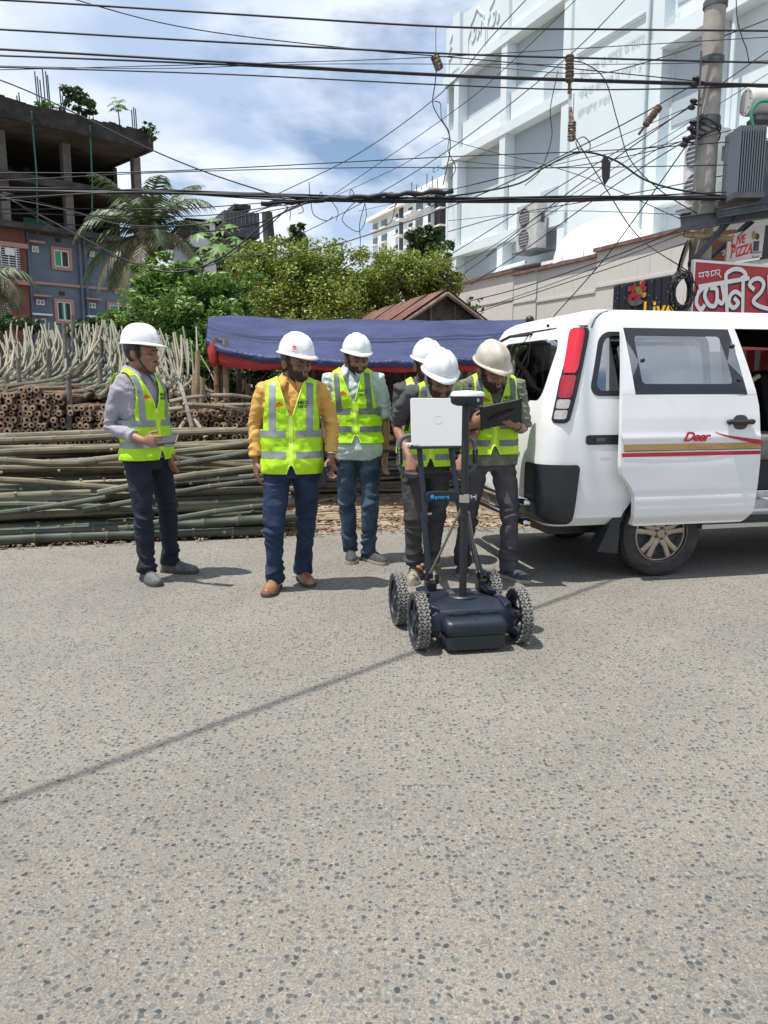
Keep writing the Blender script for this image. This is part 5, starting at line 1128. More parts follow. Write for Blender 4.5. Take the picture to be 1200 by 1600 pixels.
# diagonal service lines over the white building
DG = 'thin diagonal lines crossing in front of the white building'
dl = [[(1087, 130), (1000, 180), (900, 232), (760, 300), (620, 352), (480, 392), (330, 402)], [(1083, 165), (1000, 215), (860, 300), (700, 400), (600, 455)], [(1083, 198), (980, 262), (850, 340), (735, 420), (690, 455)], [(1083, 212), (960, 290), (820, 390), (735, 445)], [(1400, -10), (1200, 115), (1050, 208), (900, 300), (700, 430)],
    [(1400, -60), (1100, 150), (900, 292), (760, 400)], [(1005, -30), (880, 95), (700, 235), (560, 320), (430, 385)], [(930, -30), (780, 115), (700, 180), (520, 305)], [(850, -30), (770, 55), (690, 145), (560, 240), (428, 306)], [(700, 215), (620, 262), (520, 308)],
    [(1085, 430), (1000, 372), (950, 300), (890, 200)], [(700, 250), (860, 262), (1000, 240), (1083, 215)], [(1200, 190), (1060, 222), (900, 250), (690, 300)], [(1300, 240), (1000, 300), (800, 335), (700, 362)], [(700, 345), (860, 330), (1064, 335)], [(1070, 355), (960, 400), (820, 448), (735, 470)], [(1070, 380), (950, 420), (800, 470), (740, 490)], [(1068, 365), (900, 430), (760, 480)],
    [(1350, -40), (1200, 30), (1000, 100), (900, 115), (720, 100)], [(560, 330), (700, 298), (860, 256), (1083, 165)], [(1083, 212), (1000, 330), (940, 410), (860, 500)], [(690, 215), (760, 235), (900, 272), (1070, 345)]]
for i, pts in enumerate(dl):
    n_ = len(pts); cable([(u, v, 9.75+(3.2 if u < 1060 else 0)*abs(u-1060)/420*(.6+.05*i)) for u, v in pts], [.0075, .006, .005, .0065, .0045][i % 5], 'thin black line crossing diagonally in front of the white building', DG)
# heavy looped cable at right of the centre
cable([(560, 316, 9.6), (660, 312, 9.6), (800, 290, 9.6), (850, 262, 9.6), (905, 238, 9.6), (960, 250, 9.6), (1010, 282, 9.6), (1080, 300, 9.6), (1200, 312, 9.7), (1300, 318, 9.7)], .011, 'heavy cable arching up out of the bundle beside the hanging black box')
cable([(890, 95, 9.6), (915, 100, 9.6), (945, 125, 9.6), (965, 190, 9.6), (985, 250, 9.6), (1035, 300, 9.6), (1100, 340, 9.6)], .006, 'thin cable looping down from the brown hanging insulator to the pole')
cable([(872, 110, 9.6), (860, 170, 9.6), (862, 215, 9.6), (845, 265, 9.6), (820, 290, 9.6)], .005, 'thin wire hanging in a curve left of the brown insulators')
cable([(907, 240, 9.55), (900, 222, 9.55), (912, 214, 9.55), (922, 225, 9.55), (918, 238, 9.55), (905, 232, 9.55)], .006, 'small wire loop on top of the arching cable')
cable([(683, 95, 9.6), (680, 130, 9.6), (676, 160, 9.6), (684, 180, 9.6), (700, 205, 9.6), (703, 235, 9.6), (692, 290, 9.6)], .006, 'thin wire hanging below the round insulator at centre top')
cable([(678, 158, 9.55), (688, 162, 9.55), (690, 185, 9.55), (702, 208, 9.55), (700, 235, 9.55), (712, 262, 9.55), (704, 280, 9.55)], .005, 'second thin wire twisting beside the one under the round insulator')
cable([(1150, -10, 9.7), (1152, 30, 9.7), (1160, 60, 9.7), (1166, 75, 9.7), (1170, 95, 9.7)], .006, 'kinked wire hanging at the upper right beside the pole')
LOOP = 'loose wire ends curling out of the bundle'
for k, pts in enumerate([[(486, 312), (490, 335), (510, 345), (520, 338)], [(515, 310), (528, 330), (525, 345)], [(560, 312), (545, 325), (535, 345), (560, 362), (572, 340), (570, 315)], [(430, 318), (452, 325), (453, 345)], [(484, 305), (483, 285)], [(570, 318), (562, 350), (563, 375), (562, 400)], [(545, 312), (549, 296), (556, 310)], [(640, 305), (655, 300), (672, 322), (690, 310), (700, 296), (686, 297), (660, 312)], [(498, 308), (502, 300), (506, 316)], [(602, 312), (612, 300), (620, 318), (608, 326)], [(620, 310), (612, 345), (600, 352)], [(470, 318), (474, 330), (466, 334)]]):
    cable([(u, v, 9.5) for u, v in pts], .0045, 'loose black wire end curling out of the bundle', LOOP)
mb = MB(); mb.tube([P(408+i*12, 318-i*.8+2*math.sin(i*1.9), 9.5) for i in range(26)], [.026+.004*math.sin(i*2.3)+.003*(i % 3) for i in range(26)], 7); tag(mb.build('cable_bundle_core', M['cable'], smooth='all'), 'knotted thick middle of the black cable bundle', 'cable bundle')
# heavy cable over the road that throws the long shadow across the foreground
sA = G(0, 1255); sB = G(960, 905); up = SUN_DIR/SUN_DIR.z
z1_, z2_ = 6.0, 6.6; A_ = sA+up*z1_; B_ = sB+up*z2_; D_ = B_-A_; A0 = A_-D_*2.2; B0 = A_+D_*2.6
mb = MB(); mb.tube([A0.lerp(B0, i/30) for i in range(31)], .016, 8); tag(mb.build('overhead_cable', M['cable'], smooth='all'), 'heavy overhead cable high above the road, seen only by its shadow', 'cable')
# hanging insulators
def spool(u, v, u2, v2, r, label, mt='wood_insul', n=7, stem=None):
    a = P(u, v, 9.6); b = P(u2, v2, 9.6); e = empty('strain_insulator', b, 0, label, 'insulator'); d = b-a; mb = MB(); prof = []
    for i in range(n):
        h = d.length*i/n; prof += [(r*(.75+.2*(i % 2)), h), (r, h+d.length/n*.4), (r*.8, h+d.length/n*.9)]
    mb.lathe([(.001, 0)]+prof+[(r*.8, d.length), (.001, d.length)], a, d, 14); mb.build('body', M[mt], e, True)
    if stem: m2 = MB(); m2.tube([b, P(*stem, 9.6)], r*.35, 7); m2.build('stem', M['wood_insul'], e, True)
spool(679, 87, 687, 108, .055, 'round white and brown insulator hanging at the top centre against the sky', 'ceramic')
mb = MB(); mb.tube([P(681, 42, 9.6), P(681, 86, 9.6)], .004, 5); tag(mb.build('hanger_wire', M['cable']), 'short wire holding the white and brown insulator', 'wire')
spool(890, 86, 890, 128, .052, 'long brown insulator hanging at the top in front of the white building', stem=(889, 146)); spool(894, 190, 893, 220, .05, 'brown spool insulator hanging below the long one', 'ceramic', stem=None)
mb = MB(); mb.tube([P(891, 168, 9.6), P(893, 190, 9.6)], [.02, .035], 7); tag(mb.build('rope_wrap', M['ceramic']), 'grey rope wrap above the lower hanging insulator', 'rope')
mb = MB(); mb.tube([P(897, 146, 9.6), P(895, 190, 9.6)], .004, 5); tag(mb.build('hanger_wire', M['cable']), 'wire joining the two brown hanging insulators', 'wire')
spool(1031, 166, 1008, 196, .045, 'brown insulator slanting in the lines left of the pole', stem=(998, 210))
c = P(946, 268, 9.6); mb = MB(); mb.prism([(-.045, .13), (-.02, .18), (.05, .09), (.045, -.08), (.0, -.15), (-.03, -.06)], -.03, .03, lambda a, b, h: c+Vector((a, h, b-.0))); tag(mb.build('junction_box', M['cable']), 'flat black junction box dangling from the arching cable', 'junction box')
# ================================================================== VAN
vo = Vector((1.80, 6.15, 0)); vang = math.atan2(.215, .977)
van = empty('van', vo, vang, 'white minivan with a dented body and its side door slid open', 'van')
zk = [.39, .45, .55, .80, 1.00, 1.12, 1.30, 1.50, 1.66, 1.74, 1.80, 1.845, 1.88, 1.895]
wk = [.77, .825, .838, .845, .842, .835, .815, .775, .735, .71, .685, .63, .50, .25]
rk = [-.86, -.92, -.945, -.95, -.935, -.915, -.865, -.80, -.745, -.715, -.68, -.60, -.44, -.15]
fk = [3.30, 3.50, 3.56, 3.55, 3.45, 3.30, 2.95, 2.60, 2.33, 2.22, 2.15, 2.0, 1.85, 1.5]
ck = [.10, .13, .14, .15, .15, .15, .15, .14, .13, .12, .12, .12, .12, .10]
def vw(z): return float(np.interp(z, zk, wk))
def vr(z): return float(np.interp(z, zk, rk))
def vf(z): return float(np.interp(z, zk, fk))
def vc(z): return float(np.interp(z, zk, ck))
def S(z, s, off=0.0, side=-1):
    """rear-and-side surface of the body; s runs from the rear centre line round the corner"""
    w_, x0, rc = vw(z), vr(z), vc(z); L1 = w_-rc; L2 = rc*PI/2
    if s <= L1: bow = .025*(s/max(L1, .01))**2; p = Vector((x0+bow, s, z)); n = Vector((-1, .05, .25))
    elif s <= L1+L2: a = (s-L1)/rc; p = Vector((x0+.025*(1-(s-L1)/L2)+rc-rc*math.cos(a), L1+rc*math.sin(a), z)); n = Vector((-math.cos(a), math.sin(a), .2))
    else: p = Vector((x0+rc+(s-L1-L2), w_, z)); n = Vector((0, 1, .15))
    n.normalize(); p = p+n*off
    return Vector((p.x, p.y*side, p.z))
def sx(z, x): w_, x0, rc = vw(z), vr(z), vc(z); return (w_-rc)+rc*PI/2+(x-x0-rc)
def patch(name, mt, z0, z1, sl, sr, off=.004, side=-1, nz=14, ns=10, rad=.0, parent=None, both=False, thick=None, smooth='all', mirror=False):
    rows = []
    for i in range(nz+1):
        # denser rows near rounded corners
        f_ = .5-.5*math.cos(PI*i/nz); z = z0+(z1-z0)*f_; a, b = sl(z), sr(z)
        d = min(z-z0, z1-z); ins = rad-math.sqrt(max(0, rad*rad-(rad-d)**2)) if d < rad else 0
        a += ins; b -= ins; rows.append([(z, a+(b-a)*k/ns) for k in range(ns+1)])
    mb = MB(); mb.grid([[S(z, s, off, side) for z, s in r] for r in rows])
    if thick:
        mb.grid([[S(z, s, off-thick, side) for z, s in r] for r in rows])
        bd = [rows[0][k] for k in range(ns+1)]+[r[-1] for r in rows[1:]]+rows[-1][::-1][1:]+[r[0] for r in rows[::-1][1:]]
        mb.grid([[S(z, s, off, side) for z, s in bd], [S(z, s, off-thick, side) for z, s in bd]])
    return mb.build(name, mt, parent or van, smooth, local=True)
def body_loft(ins=0.0, z0=.39, z1=1.895, n=36):
    zs = [z0+(z1-z0)*(1-(1-i/n)**1.5) for i in range(n+1)]; rows = []
    for z in zs:
        w_, a, b, rc = vw(z)-ins, vr(z)+ins, vf(z)-ins, max(.03, min(vc(z), (vw(z)-ins)*.8)); row = []
        for (cx, cy, a0) in ((b-rc, w_-rc, 0), (a+rc, w_-rc, PI/2), (a+rc, -w_+rc, PI), (b-rc, -w_+rc, 1.5*PI)):
            for k in range(7): t = a0+PI/2*k/6; row.append(Vector((cx+rc*math.cos(t), cy+rc*math.sin(t), z)))
        # extra points along the long sides
        out = []
        for i in range(len(row)):
            p, q = row[i], row[(i+1) % len(row)]; out.append(p)
            if (q-p).length > .3:
                m_ = 14 if abs(q.x-p.x) > .5 else 8
                for k in range(1, m_): 
                    r_ = p.lerp(q, k/m_)
                    if r_.x < 0 and abs(q.x-p.x) < .5 and ins == 0: r_.x += .025*(abs(r_.y)/max(w_, .1))**2-.0
                    out.append(r_)
        rows.append(out)
    m_ = min(len(r) for r in rows); rows = [r[:m_] for r in rows]
    mb = MB(); mb.grid(rows, 0, True); nc = m_
    b = 0; mb.f.append(tuple(range(nc))[::-1]); mb.m.append(0); mb.f.append(tuple(range((len(rows)-1)*nc, len(rows)*nc))); mb.m.append(0)
    me = mb.mesh('b', M['van']); bm = bmesh.new(); bm.from_mesh(me); bmesh.ops.recalc_face_normals(bm, faces=bm.faces); bm.to_mesh(me); bm.free(); return me
def cutbox(x0, x1, y0, y1, z0, z1): mb = MB(); mb.box(((x0+x1)/2, (y0+y1)/2, (z0+z1)/2), (x1-x0, y1-y0, z1-z0)); me = mb.mesh('c', M['van_dark']); bm = bmesh.new(); bm.from_mesh(me); bmesh.ops.recalc_face_normals(bm, faces=bm.faces); bm.to_mesh(me); bm.free(); return me
def cutpoly(poly, h0, h1, fn):
    mb = MB(); mb.prism(poly, h0, h1, fn); me = mb.mesh('c', M['van_dark']); bm = bmesh.new(); bm.from_mesh(me); bmesh.ops.recalc_face_normals(bm, faces=bm.faces); bm.to_mesh(me); bm.free(); return me
def rrect(x0, x1, z0, z1, r, sk0=0, sk1=0, n=5):
    out = []
    for (cx, cz, a0) in ((x1-r, z1-r, 0), (x0+r, z1-r, PI/2), (x0+r, z0+r, PI), (x1-r, z0+r, 1.5*PI)):
        for k in range(n+1): t = a0+PI/2*k/n; x = cx+r*math.cos(t); z = cz+r*math.sin(t); f_ = (z-z0)/(z1-z0); out.append((x+(sk0 if cx < (x0+x1)/2 else sk1)*f_, z))
    return out
ys = lambda a, b, h: Vector((a, h, b)); xs_ = lambda a, b, h: Vector((h, a, b))
cuts = [body_loft(.055, .46, 1.82, 22)]
for x in (0, 2.715):
    for s_ in (-1, 1): cuts.append(cutpoly([(x+.37*math.cos(t), .31+.37*math.sin(t)) for t in np.linspace(0, 2*PI, 32)[:-1]], s_*.50, s_*1.1, ys))
cuts.append(cutpoly(rrect(-.60, .30, 1.29, 1.70, .07, .10, 0), -1.1, -.5, ys)); cuts.append(cutpoly(rrect(-.60, .30, 1.29, 1.70, .07, .10, 0), .5, 1.1, ys))
cuts.append(cutpoly(rrect(.40, 1.42, .47, 1.745, .10, 0, -.02), -1.2, -.6, ys)); cuts.append(cutpoly(rrect(.42, 1.38, 1.27, 1.70, .07), .5, 1.1, ys))
for s_ in (-1, 1): cuts.append(cutpoly([(1.52, 1.24), (2.62, 1.24), (2.20, 1.68), (1.52, 1.70)], s_*.5, s_*1.1, ys))
cuts.append(cutpoly(rrect(-.62, .62, 1.245, 1.665, .09), -1.4, -.45, xs_)); cuts.append(cutpoly([(-.65, 1.27), (.65, 1.27), (.58, 1.66), (-.58, 1.66)], 2.0, 3.6, xs_))
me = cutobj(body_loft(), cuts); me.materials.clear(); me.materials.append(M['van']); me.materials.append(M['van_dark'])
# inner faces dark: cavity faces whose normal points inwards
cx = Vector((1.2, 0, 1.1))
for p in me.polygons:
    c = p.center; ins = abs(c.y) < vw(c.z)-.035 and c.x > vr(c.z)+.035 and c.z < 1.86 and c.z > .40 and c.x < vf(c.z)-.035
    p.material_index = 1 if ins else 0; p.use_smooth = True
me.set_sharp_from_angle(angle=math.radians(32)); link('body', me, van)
# floor, ceiling lining, sills
def vb(nm, mt, c, d, par=van, R=None): mb = MB(); mb.box(c, d, 0, R); return mb.build(nm, M[mt], par, local=True)
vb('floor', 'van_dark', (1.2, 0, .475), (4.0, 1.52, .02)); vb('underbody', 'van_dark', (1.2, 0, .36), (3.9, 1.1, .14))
vb('step_sill', 'sill', (.93, -.775, .50), (1.0, .08, .07)); vb('step_riser', 'sill', (.93, -.70, .52), (1.0, .03, .12)); vb('side_step', 'steel', (.95, -.83, .36), (1.35, .06, .03)); vb('step_trim', 'van_dark', (.95, -.82, .405), (1.3, .05, .03))
# seats
def seat(x, y, w_, back=True, cover=True):
    e = empty('seat', (x, y, .48)); e.parent = van
    mb = MB(); mb.box((x, y, .90), (.52, w_, .20)); o = mb.build('seat_cushion', M['seat'] if cover else M['seat_black'], e, local=True); 
    for v_ in o.data.vertices: v_.co -= Vector((x, y, .48))
    md = o.modifiers.new('b', 'BEVEL'); md.width = .05; md.segments = 3
    mb = MB(); mb.box((x-.30, y, 1.12), (.16, w_, .72), 0, Matrix.Rotation(-.25, 3, 'Y')); o = mb.build('seat_back', M['seat_black'], e, local=True)
    for v_ in o.data.vertices: v_.co -= Vector((x, y, .48))
    md = o.modifiers.new('b', 'BEVEL'); md.width = .05; md.segments = 3
    mb = MB(); mb.box((x, y, .65), (.4, w_*.9, .30)); o = mb.build('seat_base', M['seat_black'], e, local=True)
    for v_ in o.data.vertices: v_.co -= Vector((x, y, .48))
seat(.90, -.38, .60); seat(.95, .42, .5); seat(.05, 0, 1.25, cover=False); seat(1.9, -.38, .5); seat(1.9, .38, .5)
mb = MB(); mb.tube([(.62, -.55, 1.18), (.80, -.52, 1.36), (.92, -.50, 1.42)], .018, 8); mb.build('grab_handle', M['post_tan'], van, True, local=True)
# windows
G_ = M['glass_dark']
patch('rear_window_surround', M['glass_black'], 1.225, 1.69, lambda z: -.0, lambda z: .665-.05*(z-1.25), .003, -1, 14, 8, .09)
patch('rear_window_surround', M['glass_black'], 1.225, 1.69, lambda z: -.0, lambda z: .665-.05*(z-1.25), .003, 1, 14, 8, .09)
for o_ in [o for o in van.children if o.name.startswith('rear_window_surround')]: bpy.data.objects.remove(o_)
def ringpatch(name, mt, z0, z1, sl, sr, z2, z3, sl2, sr2, off, side, rad=.08, rad2=.06, n=10, parent=None):
    """frame between an outer and an inner rounded rectangle"""
    def loop(z0, z1, sl, sr, rad):
        out = []
        for (cz, ez, fe, sg, a0) in ((z1-rad, 1, sr, -1, 0), (z1-rad, 1, sl, 1, 1), (z0+rad, -1, sl, 1, 2), (z0+rad, -1, sr, -1, 3)):
            for k in range(n+1):
                t = (a0+k/n)*PI/2; z = cz+rad*math.sin(t); s_ = fe(z)+sg*rad+rad*math.cos(t); out.append((z, s_))
        return out
    a = loop(z0, z1, sl, sr, rad); b = loop(z2, z3, sl2, sr2, rad2); mb = MB(); mb.grid([[S(z, s, off, side) for z, s in a], [S(z, s, off, side) for z, s in b]], 0, True)
    mb.grid([[S(z, s, off, side) for z, s in a], [S(z, s, off-.02, side) for z, s in a]], 0, True)
    return mb.build(name, mt, parent or van, 'all', local=True)
# rear window: one curved glass from side to side
def wide(name, mt, z0, z1, hw_, off, rad=.09, n=12):
    rows = []
    for i in range(n+1):
        f_ = .5-.5*math.cos(PI*i/n); z = z0+(z1-z0)*f_; d = min(z-z0, z1-z); ins = rad-math.sqrt(max(0, rad*rad-(rad-d)**2)) if d < rad else 0; w_ = hw_(z)-ins
        rows.append([S(z, abs(q)*w_, off, -1 if q < 0 else 1) for q in np.linspace(-1, 1, 17)])
    mb = MB(); mb.grid(rows); return mb.build(name, mt, van, 'all', local=True)
wide('rear_window', G_, 1.235, 1.675, lambda z: .665-.06*(z-1.25), .003)
# window blacked-out borders
for sd_ in (-1, 1):
    patch('quarter_glass', G_, 1.30, 1.69, lambda z: sx(z, -.60+.10*(z-1.29)/.41), lambda z: sx(z, .29), -.012, sd_, 12, 10, .06)
    ringpatch('quarter_window_seal', M['black'], 1.28, 1.71, lambda z: sx(z, -.615+.10*(z-1.29)/.41), lambda z: sx(z, .31), 1.315, 1.68, lambda z: sx(z, -.575+.10*(z-1.29)/.41), lambda z: sx(z, .27), .004, sd_)
patch('side_glass', G_, 1.28, 1.69, lambda z: sx(z, .43), lambda z: sx(z, 1.37), -.012, 1, 8, 8, .05); 
for sd_ in (-1, 1): patch('front_glass', G_, 1.25, 1.67, lambda z: sx(z, 1.54), lambda z: sx(z, 2.58-(z-1.25)*1.0), -.012, sd_, 8, 8)
mb = MB(); mb.grid([[Vector((vf(z)-.02, y, z)) for y in np.linspace(-.62, .62, 9)] for z in np.linspace(1.27, 1.66, 6)]); mb.build('windscreen', G_, van, 'all', local=True)
# tail lamps wrapping the corner
for sd_ in (-1, 1):
    L0 = lambda z: sx(z, vr(z)+vc(z))-.128-.03*(z-1.12); L1 = lambda z: sx(z, vr(z)+vc(z))+.005+.015*(z-1.1)
    tl = patch('tail_lamp', M['black'], 1.10, 1.735, L0, L1, .010, sd_, 16, 8, .035, thick=.02)
    m0 = lambda z: L0(z)+.018; m1 = lambda z: L1(z)-.035
    for nm, mt, a, b in (('red_lens', 'tail_red', 1.43, 1.725), ('red_lens', 'tail_red2', 1.265, 1.415), ('clear_lens', 'tail_clear', 1.195, 1.255), ('clear_lens', 'tail_clear', 1.125, 1.185)):
        patch(nm, M[mt], a, b, m0, m1, .020, sd_, 5, 8, .012, thick=.012, parent=tl)
# seams
def seam(pts, side=-1, r=.005, nm='seam'):
    mb = MB(); mb.tube([S(z, s, .002, side) for z, s in pts], r, 5); return mb.build(nm, M['seam'], van, 'all', local=True)
for sd_ in (-1, 1):
    e0 = lambda z: sx(z, vr(z)+vc(z))-.138-.03*(z-1.12)
    seam([(z, e0(z)+.0) for z in np.linspace(.46, 1.10, 12)], sd_, .004); seam([(z, e0(z)-.008) for z in np.linspace(1.10, 1.74, 10)], sd_, .003)
    seam([(z, sx(z, vr(z)+vc(z))+.03+.02*(z-1.74)) for z in np.linspace(1.735, 1.86, 6)], sd_, .004)
    seam([(1.745, s) for s in np.linspace(0, sx(1.745, vr(1.745)+vc(1.745)), 16)], sd_, .006)
    seam([(1.10, s) for s in np.linspace(0, e0(1.1), 10)], sd_, .003)
# black lower corners / bumper
for sd_ in (-1, 1):
    patch('bumper_corner', M['black_plastic'], .405, .82, lambda z: sx(z, vr(z)+vc(z))-.34, lambda z: sx(z, -.72+.08*(z-.42)), .036, sd_, 12, 12, .03, thick=.045)
mb = MB(); mb.grid([[S(z, abs(q)*.62, .012, -1 if q < 0 else 1) for q in np.linspace(-1, 1, 15)] for z in (.40, .44, .50, .54)]); mb.build('bumper_centre', M['black_plastic'], van, 'all', local=True)
for z in (.56, .42):
    mb = MB(); rr = .028; pts = [Vector((-1.02+.02*(abs(q))**2, q*.74, z)) for q in np.linspace(-1, 1, 15)]; pts = [pts[0]+Vector((.006, -.022, 0))]+pts+[pts[-1]+Vector((.006, .022, 0))]; mb.tube(pts, [.012]+[rr]*15+[.012], 12); mb.build('chrome_bar', M['chrome'], van, True, local=True)
for y in (-.5, 0, .5): vb('bar_bracket', 'chrome', (-.985, y, .49), (.05, .03, .16))
vb('hatch_vent', 'seam', (-.945, -.32, .60), (.012, .20, .03))
# number plate
vb('number_plate', 'plate', (-.965, .0, .93), (.015, .42, .20)); text_obj('plate_number', 'ঢাকা মেট্রো', .07, lambda a, b: Vector((-.975, .19-a*.62, .965+b)), M['black'], van); text_obj('plate_number', '১১-৪৫৫', .10, lambda a, b: Vector((-.975, .17-a*.9, .86+b)), M['black'], van)
vb('plate_surround', 'van', (-.955, 0, .93), (.015, .56, .27)); mb = MB(); mb.lathe([(.001, 0), (.014, 0), (.014, .006), (.001, .006)], (-.955, -.42, .92), (-1, 0, 0), 12); mb.build('key_lock', M['steel'], van, local=True)
# wiper/spoiler arm at rear top
mb = MB(); mb.tube([(-.69, -.05, 1.73), (-.82, .12, 1.72), (-.95, .25, 1.64), (-1.0, .32, 1.52)], .011, 7); mb.ball((-.70, -.06, 1.735), (.05, .03, .02), 8, 6); mb.build('rear_mirror_arm', M['black'], van, True, local=True)
mb = MB(); mb.ball((-.715, -.34, 1.772), .013, 8, 6); mb.build('washer_nozzle', M['black'], van, True, local=True)
# side rail slot
patch('door_rail', M['black'], .955, 1.02, lambda z: sx(z, -.64), lambda z: sx(z, .35), .004, -1, 6, 8, .02); patch('rail_latch', M['gsteel'], .975, 1.0, lambda z: sx(z, -.57), lambda z: sx(z, -.50), .012, -1, 3, 3, .005)
# mud flaps and wheels
for sd_ in (-1, 1):
    mb = MB(); mb.prism([(-.24, .66), (-.36, .55), (-.42, .40), (-.50, .21), (-.35, .19), (-.34, .40), (-.27, .55)], sd_*.68, sd_*.82, ys); mb.build('mud_flap', M['black_plastic'], van, local=True)
def wheel(x, s_):
    e = empty('wheel', (x, s_*.71, .31)); e.parent = van; ax = Vector((0, s_, 0))
    mb = MB(); prof = [(.195, -.08), (.225, -.095), (.27, -.100), (.298, -.088), (.309, -.06), (.311, 0), (.309, .06), (.298, .088), (.27, .100), (.225, .095), (.195, .08), (.195, 0)]; mb.lathe(prof, (0, 0, 0), ax, 48, closed=True); mb.build('tyre', M['rubber'], e, True, local=True)
    mb = MB()
    for k in range(56):
        a = 2*PI*k/56
        for j, yy in enumerate((-.055, -.018, .018, .055)): R = Matrix.Rotation(-(a+(j % 2)*.05)+PI/2, 3, 'Y'); mb.box((.310*math.cos(a+(j % 2)*.05), yy, .310*math.sin(a+(j % 2)*.05)), (.022, .026, .008), 0, R)
    mb.build('tread', M['rubber'], e, local=True)
    mb = MB(); mb.lathe([(.197, .092), (.205, .088), (.205, .07), (.190, .062), (.182, .02), (.182, -.08), (.197, -.085)], (0, 0, 0), ax, 40); mb.build('rim', M['alloy'], e, True, local=True)
    mb = MB(); mb.lathe([(.18, .0), (.06, .0), (.001, .0)], (0, 0, 0), ax, 24); mb.build('brake_disc', M['gsteel'], e, local=True)
    for k in range(5):
        a = 2*PI*k/5+.3; mb = MB()
        for dlt in (-.17, .17):
            def pt(r, t, h): return Vector((r*math.cos(t), s_*h, r*math.sin(t)))
            p = [pt(.045, a+dlt*2.2, .06), pt(.10, a+dlt*1.05, .066), pt(.185, a+dlt*1.15, .064)]; mb.tube(p, [(.024, .012), (.019, .011), (.023, .011)], 8, up=(0, 1, 0))
        mb.build('spoke', M['alloy'], e, True, local=True)
    mb = MB(); mb.lathe([(.001, .082), (.028, .080), (.032, .07), (.052, .066), (.052, .03)], (0, 0, 0), ax, 20); mb.build('hub_cap', M['alloy'], e, True, local=True)
    for k in range(5): a = 2*PI*k/5; mb = MB(); mb.lathe([(.001, .084), (.008, .084), (.008, .06)], (.040*math.cos(a), 0, .040*math.sin(a)), ax, 6); mb.build('wheel_nut', M['gsteel'], e, local=True)
for x in (0, 2.715):
    for s_ in (-1, 1): wheel(x, s_)
mb = MB(); mb.tube([(0, -.7, .31), (0, .7, .31)], .04, 8); mb.build('axle', M['van_dark'], van, local=True)
for s_ in (-1, 1): vb('headlamp', 'tail_clear', (3.50, s_*.62, .78), (.10, .30, .16)); 
vb('front_bumper', 'van', (3.56, 0, .45), (.12, 1.5, .20)); vb('door_mirror', 'black', (2.35, -.95, 1.22), (.08, .18, .16))
# sliding door (open: slid back and standing proud of the side)
door = empty('sliding_door', (0, 0, 0), 0); door.parent = van
DO = .105
# door outline in x by height (follows the wheel arch behind)
zd = [.375, .39, .45, .60, .66, .74, .80, .90, 1.2, 1.30, 1.73, 1.745]
dl_ = [-.26, -.285, -.300, -.315, -.345, -.415, -.43, -.432, -.430, -.425, -.395, -.37]
dr_ = [.57, .605, .625, .63, .632, .632, .632, .63, .605, .58, .445, .42]
zt_list = [.375, .385, .40, .45, .55, .60, .63, .66, .70, .74, .80, .88, .96, 1.05, 1.15, 1.24, 1.275]
XL = lambda z: float(np.interp(z, zd, dl_)); XR = lambda z: float(np.interp(z, zd, dr_))
def dface(zs, xa, xb, off, ns=16, m=0, mb=None, crease=True):
    rows = []
    for z in zs:
        a, b = xa(z), xb(z); row = []
        for k in range(ns+1):
            x = a+(b-a)*k/ns; o = off
            if crease: o += .006*math.exp(-((z-.985)/.02)**2)-.005*math.exp(-((z-.60)/.012)**2)+.004*math.exp(-((z-.50)/.015)**2)+.004*noise.noise(Vector((x*2.3, z*3, 7)))
            row.append(S(z, sx(z, x), o, -1))
        rows.append(row)
    mb.grid(rows, m); return rows
lowz = list(np.linspace(.375, 1.275, 60)); upz = list(np.linspace(1.275, 1.745, 26))
# glass opening in the door
gx0 = lambda z: float(np.interp(z, [1.275, 1.72], [-.335, -.395])); gx1 = lambda z: float(np.interp(z, [1.275, 1.72], [.515, .395])); gz0, gz1 = 1.275, 1.715
mb = MB(); dface(lowz, XL, XR, DO, 24, 0, mb)
dface(upz, XL, lambda z: gx0(z)+.0, DO, 3, 0, mb, False); dface(upz, gx1, XR, DO, 3, 0, mb, False); dface([1.715, 1.73, 1.745], gx0, gx1, DO, 12, 0, mb, False)
for zs in (lowz,): dface(zs, XL, XR, DO-.045, 10, 0, mb, False)
dface(upz, XL, gx0, DO-.04, 3, 0, mb, False); dface(upz, gx1, XR, DO-.04, 3, 0, mb, False); dface([1.715, 1.745], gx0, gx1, DO-.04, 12, 0, mb, False)
allz = lowz+upz
for fn in (XL, XR): mb.grid([[S(z, sx(z, fn(z)), o, -1) for z in allz] for o in (DO, DO-.045)])
for z in (.375, 1.745): mb.grid([[S(z, sx(z, XL(z)+(XR(z)-XL(z))*k/12), o, -1) for k in range(13)] for o in (DO, DO-.045)])
for o_z in (gz0, gz1): mb.grid([[S(o_z, sx(o_z, gx0(o_z)+(gx1(o_z)-gx0(o_z))*k/12), o, -1) for k in range(13)] for o in (DO, DO-.04)])
for fn in (gx0, gx1): mb.grid([[S(z, sx(z, fn(z)), o, -1) for z in upz if z <= gz1] for o in (DO, DO-.04)])
dp = mb.build('door_panel', M['van'], door, True, local=True)
def dpatch(nm, mt, z0, z1, xa, xb, off, rad=.0, nz=12, ns=10, par=None): return patch(nm, mt, z0, z1, lambda z: sx(z, xa(z)), lambda z: sx(z, xb(z)), off, -1, nz, ns, rad, parent=par or door)
dg = dpatch('door_glass', M['glass_side'], 1.27, 1.717, lambda z: gx0(z)-.003, lambda z: gx1(z)+.003, DO-.004)
ringpatch('window_border', M['glass_black'], 1.268, 1.719, lambda z: sx(z, gx0(z)-.005), lambda z: sx(z, gx1(z)+.005), 1.345, 1.665, lambda z: sx(z, gx0(z)+.065), lambda z: sx(z, gx1(z)-.085), DO-.001, -1, .025, .03, 8, door)
